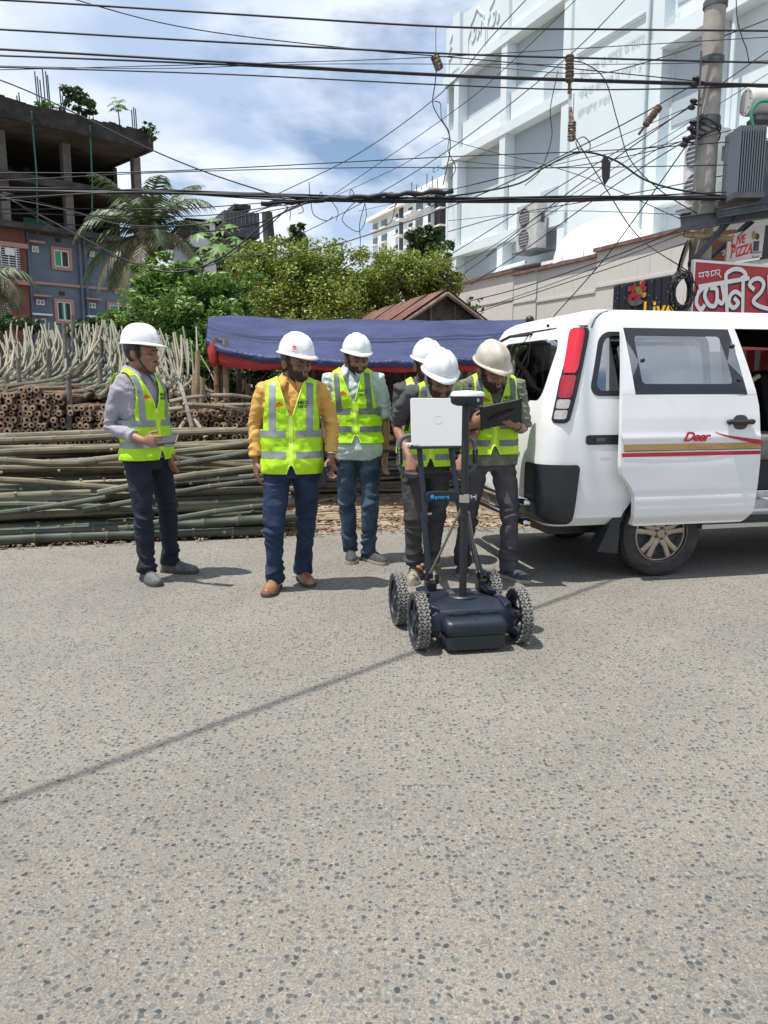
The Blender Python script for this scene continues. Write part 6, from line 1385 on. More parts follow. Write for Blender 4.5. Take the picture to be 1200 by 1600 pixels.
for x, z in ((.42, 1.60), (.455, 1.37), (-.27, 1.50)): mb = MB(); c = S(z, sx(z, x), DO+.006, -1); mb.ball(c, (.014, .008, .014), 8, 6); mb.build('window_latch', M['black'], door, True, local=True)
# handle
hp = dpatch('handle_recess', M['gsteel'], 1.035, 1.135, lambda z: .40, lambda z: .52, DO+.002, .045, 8, 6)
mb = MB(); mb.tube([S(1.085, sx(1.085, x), DO+.022, -1) for x in (.345, .36, .40, .45, .50, .54, .555)], [(.012, .012), (.022, .02), (.019, .016), (.018, .014), (.019, .016), (.022, .02), (.012, .012)], 10, up=(0, 0, 1)); mb.build('door_handle', M['black'], door, True, local=True)
# stripes and lettering
dpatch('gold_stripe', M['gold'], .905, .945, lambda z: XL(z)+.015, lambda z: XR(z)-.002, DO+.0045, 0, 2, 22); dpatch('dark_line', M['black'], .898, .903, lambda z: XL(z)+.015, lambda z: XR(z)-.002, DO+.0045, 0, 1, 22); dpatch('red_stripe', M['stripe_red'], .862, .888, lambda z: XL(z)+.005, lambda z: XR(z)-.002, DO+.0045, 0, 2, 22)
rows = []
for k in range(17):
    f_ = k/16; x = .26+(.63-.26)*f_; zc = 1.02-.075*f_**.7; h_ = .003+.013*f_; rows.append([S(zc-h_, sx(zc-h_, x), DO+.011, -1), S(zc+h_, sx(zc+h_, x), DO+.011, -1)])
mb = MB(); mb.grid(rows); mb.build('red_swoosh', M['stripe_red'], door, 'all', local=True)
text_obj('lettering', 'Deer', .085, lambda a, b: S(.962+b, sx(.962+b, .02+a*1.15), DO+.012, -1), M['stripe_red'], door, .003, shear=.35, space=.9)
# ================================================================== PEOPLE
TZ = np.array([.78, .84, .90, .96, 1.02, 1.10, 1.20, 1.28, 1.34, 1.39, 1.425, 1.45, 1.47, 1.49, 1.52, 1.56])
TW = np.array([.150, .168, .172, .166, .158, .158, .168, .178, .184, .184, .172, .142, .100, .068, .058, .056])
TD = np.array([.095, .115, .122, .118, .110, .108, .114, .120, .118, .104, .086, .070, .060, .056, .055, .055])
def hand(mb, wrist, fwd, palmn, side, curl=.5, s=1.0, spread=.1):
    """palm + four fingers + thumb; side points to the thumb"""
    fwd = fwd.normalized(); side = (side-fwd*side.dot(fwd)).normalized(); palmn = side.cross(fwd).normalized() if palmn is None else (palmn-fwd*palmn.dot(fwd)-side*palmn.dot(side)).normalized()
    mb.tube([wrist-fwd*.03*s, wrist+fwd*.01*s, wrist+fwd*.05*s, wrist+fwd*.092*s], [(.026*s, .019*s), (.030*s, .019*s), (.041*s, .017*s), (.039*s, .014*s)], 12, up=palmn)
    for k, (off, L) in enumerate([(.030, .070), (.010, .078), (-.010, .073), (-.029, .058)]):
        b = wrist+fwd*.085*s+side*off*s; d = (fwd+side*(off*4*spread)).normalized(); pts = [b-d*.02*s, b]; dd = d; ang = curl*(.9+.1*k)
        for seg_, f_ in enumerate((.45, .30, .25)):
            ax = dd.cross(palmn); a = ang*(1.0 if seg_ else .8)
            dd = (dd*math.cos(a)+palmn*math.sin(a)).normalized(); pts.append(pts[-1]+dd*L*f_*s); palmn_ = palmn
            palmn2 = (palmn*math.cos(a)-d*math.sin(a)); 
            d_old = dd
        mb.tube(pts, [.0095*s, .0098*s, .0092*s, .0085*s, .0072*s], 8); mb.ball(pts[-1], .0072*s, 7, 5)
    b = wrist+fwd*.02*s+side*.022*s; p1 = b+(side*.8+fwd*.6+palmn*.25).normalized()*.038*s; p2 = p1+(fwd*.9+side*.25+palmn*.35).normalized()*.032*s; p3 = p2+(fwd+palmn*.5).normalized()*.022*s
    mb.tube([b-side*.01, b, p1, p2, p3], [.012*s, .014*s, .0115*s, .010*s, .008*s], 8); mb.ball(p3, .008*s, 7, 5)
def person(sp):
    ctr = G(*sp['at']); yaw = math.radians(sp['yaw']); H = sp['H']; k = H/1.72; wx = sp.get('wx', 1.0); bd = sp.get('belly', 1.0)
    e = empty('person', (ctr.x, ctr.y, 0), yaw, sp['label'], 'person')
    Ri = Matrix.Rotation(-yaw, 3, 'Z'); org = Vector((ctr.x, ctr.y, 0)); Y0 = ctr.y
    def Lp(u, v, dy=0): return Ri@(P(u, v, Y0+dy)-org)
    hipc = Lp(*sp['hip']) if 'hip' in sp else Vector((0, 0, .95*k)); hx, hy = hipc.x, hipc.y
    chest = Lp(*sp['chest']) if 'chest' in sp else Vector((hx, hy, 1.4*k))
    def cen(z):
        f_ = max(0, (z-.95*k)/(1.42*k-.95*k)); f_ = f_*(.6+.4*min(f_, 1)); return hx+(chest.x-hx)*f_, hy+(chest.y-hy)*f_
    def tw(z): return float(np.interp(z/k, TZ, TW))*k*(wx if z/k < 1.44 else 1+(wx-1)*max(0, (1.5-z/k)/.06))
    def td(z): return float(np.interp(z/k, TZ, TD))*k*(1+(bd-1)*math.exp(-((z/k-1.05)/.2)**2))
    def ringp(z, th, o=0.0, ex=2.4, wmin=None):
        cx_, cy_ = cen(z); w_ = tw(z)+o; d_ = td(z)+o
        if wmin: w_ = max(w_, wmin[0]); d_ = max(d_, wmin[1])
        c, s_ = math.cos(th), math.sin(th); return Vector((cx_+w_*math.copysign(abs(c)**(2/ex), c), cy_+d_*math.copysign(abs(s_)**(2/ex), s_), z))
    def torso(mb, o, z0, z1, n=20, seg=28):
        rows = [[ringp(z0*k+(z1-z0)*k*i/n, 2*PI*j/seg, o) for j in range(seg)] for i in range(n+1)]
        mb.grid(rows, 0, True); b = len(mb.v)-seg*(n+1); mb.f.append(tuple(b+j for j in range(seg))[::-1]); mb.f.append(tuple(b+n*seg+j for j in range(seg))); mb.m += [0, 0]
    # joints
    sh = {}; arms = {}
    for s_, key in ((-1, 'A'), (1, 'B')):
        cx_, cy_ = cen(1.40*k); sh[key] = Vector((cx_+s_*(.178*k*wx), cy_, 1.395*k)) if key+'s' not in sp else Lp(*sp[key+'s'])
        a = sp[key]; arms[key] = (Lp(*a[0]), Lp(*a[1]), a)
    legs = []
    for s_, key in ((-1, 'FA'), (1, 'FB')):
        f_ = sp[key]; g = Ri@(G(f_[0], f_[1])-org); hd_ = math.radians(f_[2])-yaw; d = Vector((math.sin(hd_), -math.cos(hd_), 0)); lift = f_[4] if len(f_) > 4 else 0
        ank = g+Vector((0, 0, .085*k+lift)); hip = Vector((hx+s_*.088*k*wx, hy, .90*k)); kn = hip.lerp(ank, .52)+Vector((0, -f_[3], 0))+Vector((s_*.01, 0, 0)); legs.append((hip, kn, ank, d, lift))
    # ---- head
    hcx = Lp(*sp['head']); hy_, hp_, hr_ = [math.radians(a) for a in sp.get('hrot', (0, 0, 0))]
    HR = Matrix.Rotation(hy_, 3, 'Z')@Matrix.Rotation(hp_, 3, 'X')@Matrix.Rotation(hr_, 3, 'Y')
    hs_ = sp.get('hs', 1.06)
    def Hh(x, y, z): return hcx+HR@(Vector((x, y, z))*hs_)
    body = MB()
    def hb(x, y, z, rx, ry, rz_, seg=16, rings=11): body.ball(Hh(x, y, z), (rx*hs_, ry*hs_, rz_*hs_), seg, rings, 0, HR)
    hb(0, .012, .030, .077, .096, .092, 22, 15); hb(0, -.030, -.035, .062, .062, .080, 20, 13); hb(0, -.048, -.085, .040, .040, .034); hb(0, -.070, .030, .060, .026, .030)
    hb(0, -.082, -.062, .030, .020, .030); hb(0, -.100, -.052, .021, .012, .007); hb(0, -.098, -.064, .019, .012, .008)
    body.tube([Hh(0, -.086, .018), Hh(0, -.102, -.010), Hh(0, -.112, -.028)], [.010*hs_, .012*hs_, .014*hs_], 10)
    for s_ in (-1, 1):
        hb(s_*.014, -.100, -.030, .010, .010, .008); hb(s_*.040, -.066, -.020, .024, .022, .022); hb(s_*.030, -.086, .028, .022, .010, .008); hb(s_*.078, .010, -.008, .010, .020, .032); hb(s_*.085, .018, -.002, .008, .016, .026)
    nb = Vector((*cen(1.43*k), 1.43*k)); nt_ = Hh(0, .02, -.06)
    body.tube([nb, nb.lerp(nt_, .5), nt_], [.066*k, .058*k, .056*k], 18)
    torso(body, -.018, .82, 1.52)
    sk = sp.get('sleeve', .98)    # fraction of arm covered
    for key, s_ in (('A', -1), ('B', 1)):
        S_, (E_, W_, a) = sh[key], arms[key]
        body.tube([S_+Vector((-s_*.05, 0, .0)), S_, S_.lerp(E_, .5), E_, E_.lerp(W_, .3), E_.lerp(W_, .7), W_], [.048, .050*k, .042*k, .037*k, .039*k, .030*k, .0245*k], 14)
        fw = (Lp(*a[2])-W_) if a[2] else (W_-E_); side = Ri@Vector(a[3]); hand(body, W_, fw, None if len(a) < 6 else Ri@Vector(a[5]), side, a[4], k*1.02, .1)
    for hip, kn, ank, d, lift in legs:
        body.tube([hip+Vector((0, 0, .05)), hip, hip.lerp(kn, .5), kn, kn.lerp(ank, .35), ank+Vector((0, 0, .03))], [.075, .078, .062, .048, .048, .036], 12)
    vox(body, 'body', sp['skin'], e, .0062, 2)
    # eyes, brows, mouth, beard, hair
    for s_ in (-1, 1):
        mb = MB(); mb.ball(Hh(s_*.031, -.079, .003), .0125*hs_, 12, 8); mb.build('eye', M['eye'], e, True, local=True)
        mb = MB(); mb.ball(Hh(s_*.031, -.0870, -.001), .0062*hs_, 10, 7); mb.build('iris', M['iris'], e, True, local=True)
        mb = MB(); mb.tube([Hh(s_*.013, -.098, .020), Hh(s_*.032, -.096, .026), Hh(s_*.050, -.084, .021)], [(.004, .004), (.005, .004), (.002, .002)], 6); mb.build('eyebrow', M['hair'], e, True, local=True)
        mb = MB(); mb.grid([[Hh(s_*.031+.0145*math.cos(t)*math.cos(q), -.080-.0142*math.cos(q)*math.sin(t), .004+.0135*math.sin(q)) for t in np.linspace(0, PI, 9)] for q in np.linspace(.12 if hp_ < .4 else -.25, 1.2, 5)]); mb.build('eyelid', sp['skin'], e, 'all', local=True)
    mb = MB(); mb.ball(Hh(0, -.108, -.059), (.021*hs_, .006*hs_, .0062*hs_), 12, 7, 0, HR); mb.build('lips', M['lip'], e, True, local=True)
    def shellpart(name, mt, test, grow=.004):
        mb = MB(); 
        for (x, y, z, rx, ry, rz_) in ((0, .012, .030, .077, .096, .092), (0, -.030, -.035, .062, .062, .080), (0, -.048, -.085, .040, .040, .034), (0, -.082, -.062, .030, .020, .030)):
            rows = []
            rows_ok = []
            N, K = 26, 40
            for i in range(1, N):
                a = PI*i/N; row = []
                for j in range(K):
                    b = 2*PI*j/K; row.append(Vector((x+(rx+grow)*math.sin(a)*math.cos(b), y+(ry+grow)*math.sin(a)*math.sin(b), z+(rz_+grow)*math.cos(a))))
                rows.append(row)
            b0 = len(mb.v); mb.v += [tuple(Hh(*(p+Vector((noise.noise(p*90), noise.noise(p*90+Vector((5, 0, 0))), 0))*.0025))) for r in rows for p in r]
            for i in range(len(rows)-1):
                for j in range(K):
                    j2 = (j+1) % K; c = (rows[i][j]+rows[i+1][j2])/2
                    if test(c.x, c.y, c.z): mb.f.append((b0+i*K+j, b0+i*K+j2, b0+(i+1)*K+j2, b0+(i+1)*K+j)); mb.m.append(0)
        mb.build(name, mt, e, 'all', local=True)
    shellpart('hair', M['hair'], lambda x, y, z: (y > -.035+.25*max(0, -z) and z > -.075 and abs(x) > -1 and not (y < .045 and z < -.03 and False)) and (z > -.02 or y > .03), .006)
    bl = sp.get('beard', 1)
    if bl:
        def bt(x, y, z):
            if bl == 2: return z < -.042 and z > -.052 and abs(x) < .024 and y < -.09
            m_ = (x/.019)**2+((z+.060)/.0085)**2 < 1 and y < -.07
            jaw = z < -.055+1.1*max(0, abs(x)-.026) and y < .0
            side_ = abs(x) > .045 and z < .0 and y < .012 and y > -.035-.6*abs(z)
            mous = abs(x) < .030 and -.050 < z < -.040 and y < -.08
            return (jaw or side_ or mous or (z < -.045 and abs(x) < .034 and y < -.05 and not m_)) and not m_
        shellpart('beard' if bl == 1 else 'moustache', M['beard'], bt, .005 if bl == 1 else .004)
        if bl == 2: mb = MB(); mb.tube([Hh(-.024, -.100, -.050), Hh(0, -.112, -.044), Hh(.024, -.100, -.050)], [(.003, .003), (.006, .005), (.003, .003)], 7); mb.build('moustache_hair', M['hair'], e, True, local=True)
    # ---- trousers
    tr = MB(); torso(tr, -.004, .80, 1.0, 8)
    cw = sp.get('cuff', .062)
    for hip, kn, ank, d, lift in legs:
        cf = ank+Vector((0, 0, sp.get('cuffz', -.015)))-d*.008
        p = [hip+Vector((0, 0, .04)), hip-Vector((0, 0, .03)), hip.lerp(kn, .35), hip.lerp(kn, .7), kn, kn.lerp(cf, .3), kn.lerp(cf, .65), kn.lerp(cf, .9), cf]
        tr.tube(p, [(.085*k*wx, .10*k), (.090*k*wx, .105*k), (.084*k*wx, .092*k), (.073*k*wx, .080*k), (.066*k*wx, .070*k), (.065*k, .070*k), (.060*k, .064*k), (cw*k, cw*1.08*k), (cw*1.03*k, cw*1.12*k)], 20, up=(0, 1, 0))
    sd0 = sp['at'][0]
    def folds(c):
        z = c.z; q = Vector((c.x*7+sd0, c.y*7, z*24+noise.noise(c*5)*3)); a = noise.noise(q)*.013
        kn_ = math.exp(-((z-.47*k)/.10)**2)+math.exp(-((z-.15)/.07)**2)*1.5+math.exp(-((z-.80*k)/.07)**2)*.8
        return a*(.45+1.1*kn_)+noise.noise(c*14)*.003
    vox(tr, 'trousers', sp['pants'], e, .0078, 2, folds)
    # ---- shirt
    shb = MB(); torso(shb, .0, .88, 1.475, 16)
    if sp.get('hem', .9) < .86: torso(shb, .017, sp['hem'], 1.04, 8)
    for key, s_ in (('A', -1), ('B', 1)):
        S_, (E_, W_, a) = sh[key], arms[key]
        if sk < .62:
            q = sk/.55; T_ = S_.lerp(E_, min(1, q)); shb.tube([S_+Vector((-s_*.07, 0, .01)), S_+Vector((-s_*.01, 0, .004)), S_.lerp(T_, .5), T_], [.062*k, .068*k, .064*k, .066*k], 18)
        else:
            T_ = E_.lerp(W_, (sk-.55)/.45); shb.tube([S_+Vector((-s_*.07, 0, .01)), S_+Vector((-s_*.01, 0, .004)), S_.lerp(E_, .5), E_, E_.lerp(T_, .5), T_], [.062*k, .066*k, .057*k, .051*k, .049*k, .043*k], 18)
            cu_d = (T_-E_).normalized(); shb.tube([T_-cu_d*.075, T_-cu_d*.07, T_, T_+cu_d*.004], [.040*k, .049*k, .050*k, .046*k], 18)
    def sfold(c):
        arm = abs(c.x-hx) > .17*k
        q = Vector((c.x*9, c.y*9+sd0, c.z*(34 if arm else 12)+noise.noise(c*6)*3)); return noise.noise(q)*(.010 if arm else .008)+noise.noise(c*30)*.0018
    vox(shb, 'shirt', sp['shirt'], e, .0075, 2, sfold)
    # collar: two leaves either side of the throat
    if sp.get('collar', True):
        for s_ in (-1, 1):
            cx_, cy_ = cen(1.46*k); rows = []
            for f_ in np.linspace(0, 1, 9):
                th = PI/2-(f_*(PI-.35)); X = s_*math.cos(th); Yv = math.sin(th)
                r0 = .068*k; drop = .010*f_+.055*max(0, f_-.72)*2.2; zt_ = 1.535*k-.055*f_*k; top = Vector((cx_+X*r0*(1.0), cy_+Yv*r0*1.05-.014*f_, zt_)); bot = Vector((cx_+X*(r0+.040+.014*f_), cy_+Yv*(r0+.036)*1.1-.030*f_, zt_-.044-drop)); rows.append([top-Vector((X*.006, Yv*.006, .02)), top, bot])
            mb = MB(); mb.grid(rows); o = mb.build('collar', sp['shirt'], e, 'all', local=True); md = o.modifiers.new('s', 'SOLIDIFY'); md.thickness = .003
    else:
        mb = MB(); cx_, cy_ = cen(1.47*k); mb.tube([Vector((cx_+.066*k*math.cos(a), cy_+.066*k*math.sin(a)-.01, 1.478*k-.012*math.sin(-a))) for a in np.linspace(0, 2*PI, 24)], .006, 6, cap=False); mb.build('neckband', sp['shirt'], e, 'all', local=True)
    # ---- vest
    vz0, vz1 = sp.get('vz', (.86, 1.485)); bz1, bz2 = sp.get('bands', (1.12, .975)); vv = sp.get('vv', 1.22)
    vo_ = .020; ww = sp.get('vw', .19)*k*wx
    def VP(z, th, o=0.0):
        zz_ = z/k; flare = .006*max(0, (1.0-zz_)/.15)
        wm = ww*.985 if zz_ < 1.36 else 0; dm = (td(1.25*k)+vo_-.004) if zz_ < 1.2 else 0
        p = ringp(z, th, vo_+o+flare, 2.5, (wm+o, dm+o) if zz_ < 1.36 else None)
        if zz_ >= 1.30:
            cx0 = cen(z)[0]; lim = ww*1.0+o+flare
            if abs(p.x-cx0) > lim: p.x = cx0+math.copysign(lim, p.x-cx0)
        # cloth folds
        q = Vector((p.x*8+sd0*.1, p.y*8, p.z*11)); f_ = noise.noise(q)*.009+noise.noise(Vector((p.x*26+p.z*14, p.y*20, p.z*20-p.x*9+sd0)))*.0055
        n_ = Vector((math.cos(th), math.sin(th), .1)); return p+n_*f_*(1 if zz_ < 1.42 else .3)
    NT, NZ = 216, 136; mb = MB(); zs = [vz0*k+(vz1-vz0)*k*i/NZ for i in range(NZ+1)]
    pts = [[VP(z, 2*PI*j/NT) for j in range(NT)] for z in zs]
    b0 = 0; mb.v = [tuple(p) for r in pts for p in r]
    ahw = sp.get('ah', .158)*k*wx
    for i in range(NZ):
        for j in range(NT):
            j2 = (j+1) % NT; c = (pts[i][j]+pts[i+1][j2])/2; z = c.z/k; cx_, cy_ = cen(c.z); x = c.x-cx_; fr = c.y < cy_
            ah = 1.13 < z < 1.475 and abs(x) > ahw-.018*max(0, min(1, (z-1.2)/.15))*1
            vn = fr and z > vv and abs(x) < (.012+(z-vv)*.31)*k
            bk = (not fr) and z > 1.455
            tp = z > 1.455 and abs(x) < .078*k
            hm = fr and z < vz0+.06 and abs(x) < .003+.028*(1-((z-vz0)/.06))**.7*(1)*k
            gap = fr and abs(x) < .0025
            side_slit = False
            if ah or vn or bk or tp or hm or gap: continue
            mb.f.append((i*NT+j, i*NT+j2, (i+1)*NT+j2, (i+1)*NT+j)); mb.m.append(0)
    vest = mb.build('vest', M['lime'], e, 'all', local=True); md = vest.modifiers.new('s', 'SOLIDIFY'); md.thickness = .004; md.offset = 1
    def thx(z, x, front=True):
        """ring angle whose point has local x"""
        lo, hi = (PI, 2*PI) if front else (0, PI)
        cx_, _ = cen(z); best = None
        for _i in range(22):
            mid = (lo+hi)/2; X = VP(z, mid).x-cx_
            if front:
                if X < x: lo = mid
                else: hi = mid
            else:
                if X > x: lo = mid
                else: hi = mid
        return (lo+hi)/2
    bm_ = sp.get('bandmat', 'band'); bh = .044
    for bz in (bz1, bz2):
        for (t0, t1) in ((1.5*PI+.10, 2.5*PI), (.5*PI, 1.5*PI-.10)):
            mb = MB(); mb.grid([[VP((bz+d)*k, t0+(t1-t0)*j/44, .006) for j in range(45)] for d in (-bh/2, -bh/6, bh/6, bh/2)]); mb.build('reflective_band', M[bm_], vest, 'all', local=True)
    xi, xo = sp.get('vb', (.088, .128))
    for s_ in (-1, 1):
        for front in (True, False):
            rows = []
            for z in np.linspace((bz1+bh/2)*k, 1.445*k, 24):
                zz_ = z/k; a, b = s_*xi*k*wx, s_*xo*k*wx
                if zz_ > 1.43: a, b = a*(1-.35*(zz_-1.43)/.02*.3), b*(1-.25*(zz_-1.43)/.02*.3)
                rows.append([VP(z, thx(z, a+(b-a)*q, front), .0065) for q in (0, .33, .66, 1)])
            mb = MB(); mb.grid(rows); mb.build('reflective_band', M[bm_], vest, 'all', local=True)
    # binding along the V and the zip
    for s_ in (-1, 1):
        pp = []
        for z in np.linspace(vv, 1.45, 14): pp.append(VP(z*k, thx(z*k, s_*(.012+(z-vv)*.31)*k), .005))
        mb = MB(); mb.tube(pp, .0045, 6); mb.build('vest_binding', M['lime_edge'], vest, 'all', local=True)
        hh = []
        for q in np.linspace(0, 1, 10): z = vz0+.062*q; hh.append(VP(z*k, thx(z*k, s_*(.006+.028*(1-q)**.7)*k), .005))
        mb = MB(); mb.tube(hh, .004, 6); mb.build('vest_binding', M['lime_edge'], vest, 'all', local=True)
    mb = MB(); mb.grid([[VP(z*k, 1.5*PI+q, .005) for q in (-.035, 0, .035)] for z in np.linspace(vz0+.065, vv, 26)]); mb.build('zip_strip', M['lime_edge'], vest, 'all', local=True)
    def onv(a, b, o=.009): z = b; return VP(z, thx(z, a), o)
    if sp.get('logo', True):
        lz = sp.get('lz', 1.30)*k
        mb = MB(); lx = -.066*k*wx
        for poly in ([(-.028, -.006), (-.004, .016), (.026, -.004), (.018, -.012), (0, .002), (-.018, -.014)], [(-.010, -.010), (0, -.002), (.012, -.010), (.0, -.014)]):
            mb.add([onv(lx+a, lz+b) for a, b in poly], [tuple(range(len(poly)))])
        mb.build('logo', M['logo_red'], vest, local=True)
        for body_, sz, dz in (('HICC', .027, .004), ('NICB', .024, -.020)):
            me = text_mesh(body_, sz, .0012)
            if len(me.vertices):
                tx = .040*k*wx
                for v_ in me.vertices: v_.co = onv(tx+v_.co.x, lz+dz+v_.co.y, .010)
                me.materials.clear(); me.materials.append(M['logo_dark']); link('lettering', me, vest)
    # ---- shoes
    for hip, kn, ank, d, lift in legs:
        sd_ = Vector((-d.y, d.x, 0)); heel = ank-Vector((0, 0, .085*k))-d*.075; L = .285*k; pit = sp.get('shoe_pitch', 0)
        rows = []; srows = []
        for f_, wd, ht in ((0, .018, .040), (.03, .032, .062), (.12, .036, .080), (.26, .037, .086), (.40, .040, .080), (.55, .046, .062), (.70, .050, .050), (.85, .044, .042), (.95, .028, .034), (1.0, .012, .026)):
            c = heel+d*(L*f_)+Vector((0, 0, .020))
            rows.append([c+sd_*(wd*math.cos(t)*(1 if math.sin(t) < .3 else .92))+Vector((0, 0, max(0, math.sin(t))**.8*ht)) if math.sin(t) > 0 else c+sd_*(wd*math.cos(t)) for t in np.linspace(-.001, PI+.001, 15)])
            srows.append([heel+d*(L*f_*1.015-.002)+sd_*((wd+.004)*q)+Vector((0, 0, zz_)) for q, zz_ in ((-1, .002), (-1.02, .012), (-1, .024), (1, .024), (1.02, .012), (1, .002))])
        mb = MB(); mb.grid(rows); nn = len(rows[0]); mb.f.append(tuple(range(nn))); mb.m.append(0); mb.f.append(tuple((len(rows)-1)*nn+q for q in range(nn))); mb.m.append(0)
        so = mb.build('shoe', sp['shoe'], e, 'all', local=True)
        mb = MB(); mb.grid(srows, 0, True); mb.f.append(tuple(range(6))); mb.m.append(0); mb.f.append(tuple((len(srows)-1)*6+q for q in range(6))); mb.m.append(0); mb.build('sole', sp['sole'], so, local=True)
        if sp.get('laces', True):
            for q in range(4):
                c = heel+d*(L*(.40+.07*q))+Vector((0, 0, .102-.012*q)); mb = MB(); mb.tube([c-sd_*.026, c+Vector((0, 0, .004)), c+sd_*.026], .0032, 5); mb.build('lace', sp.get('lace', M['black']), so, True, local=True)
    # ---- helmet
    hm = sp.get('helm', M['helmet']); hz = .062
    def HP(a, th, grow=0.0):
        """a: 0 rim .. pi/2 top ; th angle, -pi/2 front"""
        rx, ry, rz_ = .104+grow, .126+grow, .120+grow; c, s_ = math.cos(th), math.sin(th); r = math.cos(a)**.78
        x = rx*r*c; y = ry*r*s_+.008; z = hz+rz_*math.sin(a)**.95
        rd = .010*math.exp(-((x)/.024)**4)*(1 if a > .25 else a/.25); z += rd*math.sin(a); 
        if a < 1.3: y += math.copysign(rd, s_)*math.cos(a)
        rd2 = .0045*(math.exp(-((abs(x)-.048)/.008)**2))*(1 if a > .3 else 0); return Hh(x, y, z+rd2)
    NA, NT2 = 22, 64; rows = []
    rows.append([Hh((.150 if False else .114)*math.cos(t), (.138 if math.sin(t) > 0 else .138+.050*max(0, -math.sin(t))**3)*math.sin(t)+.008, hz-.006-(.014*max(0, -math.sin(t))**2)) for t in np.linspace(0, 2*PI, NT2+1)[:-1]])
    rows.append([Hh(.117*math.cos(t), (.142 if math.sin(t) > 0 else .142+.052*max(0, -math.sin(t))**3)*math.sin(t)+.008, hz-.002-(.012*max(0, -math.sin(t))**2)) for t in np.linspace(0, 2*PI, NT2+1)[:-1]])
    rows.append([Hh(.107*math.cos(t), (.131+.004*max(0, -math.sin(t)))*math.sin(t)+.008, hz+.001) for t in np.linspace(0, 2*PI, NT2+1)[:-1]])
    for i in range(NA): rows.append([HP(.03+(PI/2-.04)*i/(NA-1), t) for t in np.linspace(0, 2*PI, NT2+1)[:-1]])
    mb = MB(); mb.grid(rows, 0, True); mb.f.append(tuple((len(rows)-1)*NT2+q for q in range(NT2))); mb.m.append(0)
    ho = mb.build('helmet', hm, e, 'all', local=True); md = ho.modifiers.new('s', 'SOLIDIFY'); md.thickness = .003; md.offset = -1
    mb = MB(); mb.grid([[Hh(.100*math.cos(t), .118*math.sin(t)+.006, hz-.03), Hh(.104*math.cos(t), .122*math.sin(t)+.006, hz+.01)] for t in np.linspace(0, PI, 20)] if False else [[Hh(.088*math.cos(t), .108*math.sin(t)+.010, zz_) for t in np.linspace(-.25, PI+.25, 20)] for zz_ in (hz-.034, hz+.01)]); mb.build('headband', sp.get('strapm', M['black']), ho, 'all', local=True)
    if sp.get('badge'):
        bx, ba, mt1 = sp['badge']; th = -PI/2+bx; mb = MB(); c = HP(ba, th, .0025)
        if mt1 == 'logo_red':
            mb.add([HP(ba+da, th+dt, .003) for da, dt in ((-.17, -.16), (-.17, .16), (.17, .16), (.17, -.16))], [(0, 1, 2, 3)], 0); mb.add([HP(ba+da, th+dt, .005) for da, dt in ((-.02, -.13), (.12, 0), (-.02, .13), (-.06, .07), (.0, 0), (-.06, -.07))], [(0, 1, 2, 3, 4, 5)], 1)
            mb.add([HP(ba+da, th+dt, .005) for da, dt in ((-.12, -.08), (-.12, .08), (-.09, .08), (-.09, -.08))], [(0, 1, 2, 3)], 1)
            mb.build('helmet_badge', [M['sign_white'], M['logo_red']], ho, local=True)
        else:
            mb.add([HP(ba+.13*math.sin(q), th+.13*math.cos(q), .009) for q in np.linspace(0, 2*PI, 17)[:-1]], [tuple(range(16))], 0); mb.add([HP(ba+.06*math.sin(q), th+.06*math.cos(q), .0105) for q in np.linspace(0, 2*PI, 13)[:-1]], [tuple(range(12))], 1); mb.build('helmet_badge', [M['gsteel'], M['ac_white']], ho, local=True)
    if sp.get('strap'):
        for s_ in (-1, 1):
            mb = MB(); mb.tube([Hh(s_*.092, -.005, .045), Hh(s_*.086, -.02, -.02), Hh(s_*.068, -.045, -.075), Hh(s_*.03, -.065, -.112), Hh(0, -.070, -.120)], [(.008, .0025)]*5, 6, up=(0, 0, 1) if False else None); mb.build('chin_strap', sp['strap'], ho, True, local=True)
    if sp.get('watch'):
        key, mt1 = sp['watch']; S_, (E_, W_, a) = sh[key], arms[key]; d = (E_-W_).normalized(); c = W_+d*.035; mb = MB(); mb.lathe([(.031, -.010), (.035, -.008), (.035, .008), (.031, .010)], c, d, 18); mb.build('watch', mt1, e, True, local=True)
    return e, arms, Ri, org
B3 = Vector
pp = {}
pp[1] = person(dict(at=(255, 905), yaw=60, H=1.69, hip=(231, 735, 0), chest=(214, 600, .0), head=(221, 553, 0), hrot=(18, 2, 0), skin=M['skin'], beard=2, wx=1.0,
    A=((172, 668, -.10), (226, 689, -.24), (258, 690, -.32), (.1, -.1, 1), .55, (.3, .9, -.1)), B=((256, 668, .12), (264, 706, .05), (268, 730, .02), (.7, -.7, 0), .4), As=(184, 612, -.13), Bs=(241, 603, .12),
    FA=(231, 908, 38, .02), FB=(268, 894, 80, .03), pants=M['jeans_navy'], shirt=M['shirt_grey'], sleeve=.86, shoe=M['sneaker_grey'], sole=M['sole_dark'], strap=M['black'], badge=(.0, .55, 'dark'), cuff=.066, bandmat='band', vz=(.87, 1.485), vw=.170, ah=.150,
    label='man at the left in a lilac shirt, looking right and holding a phone'))
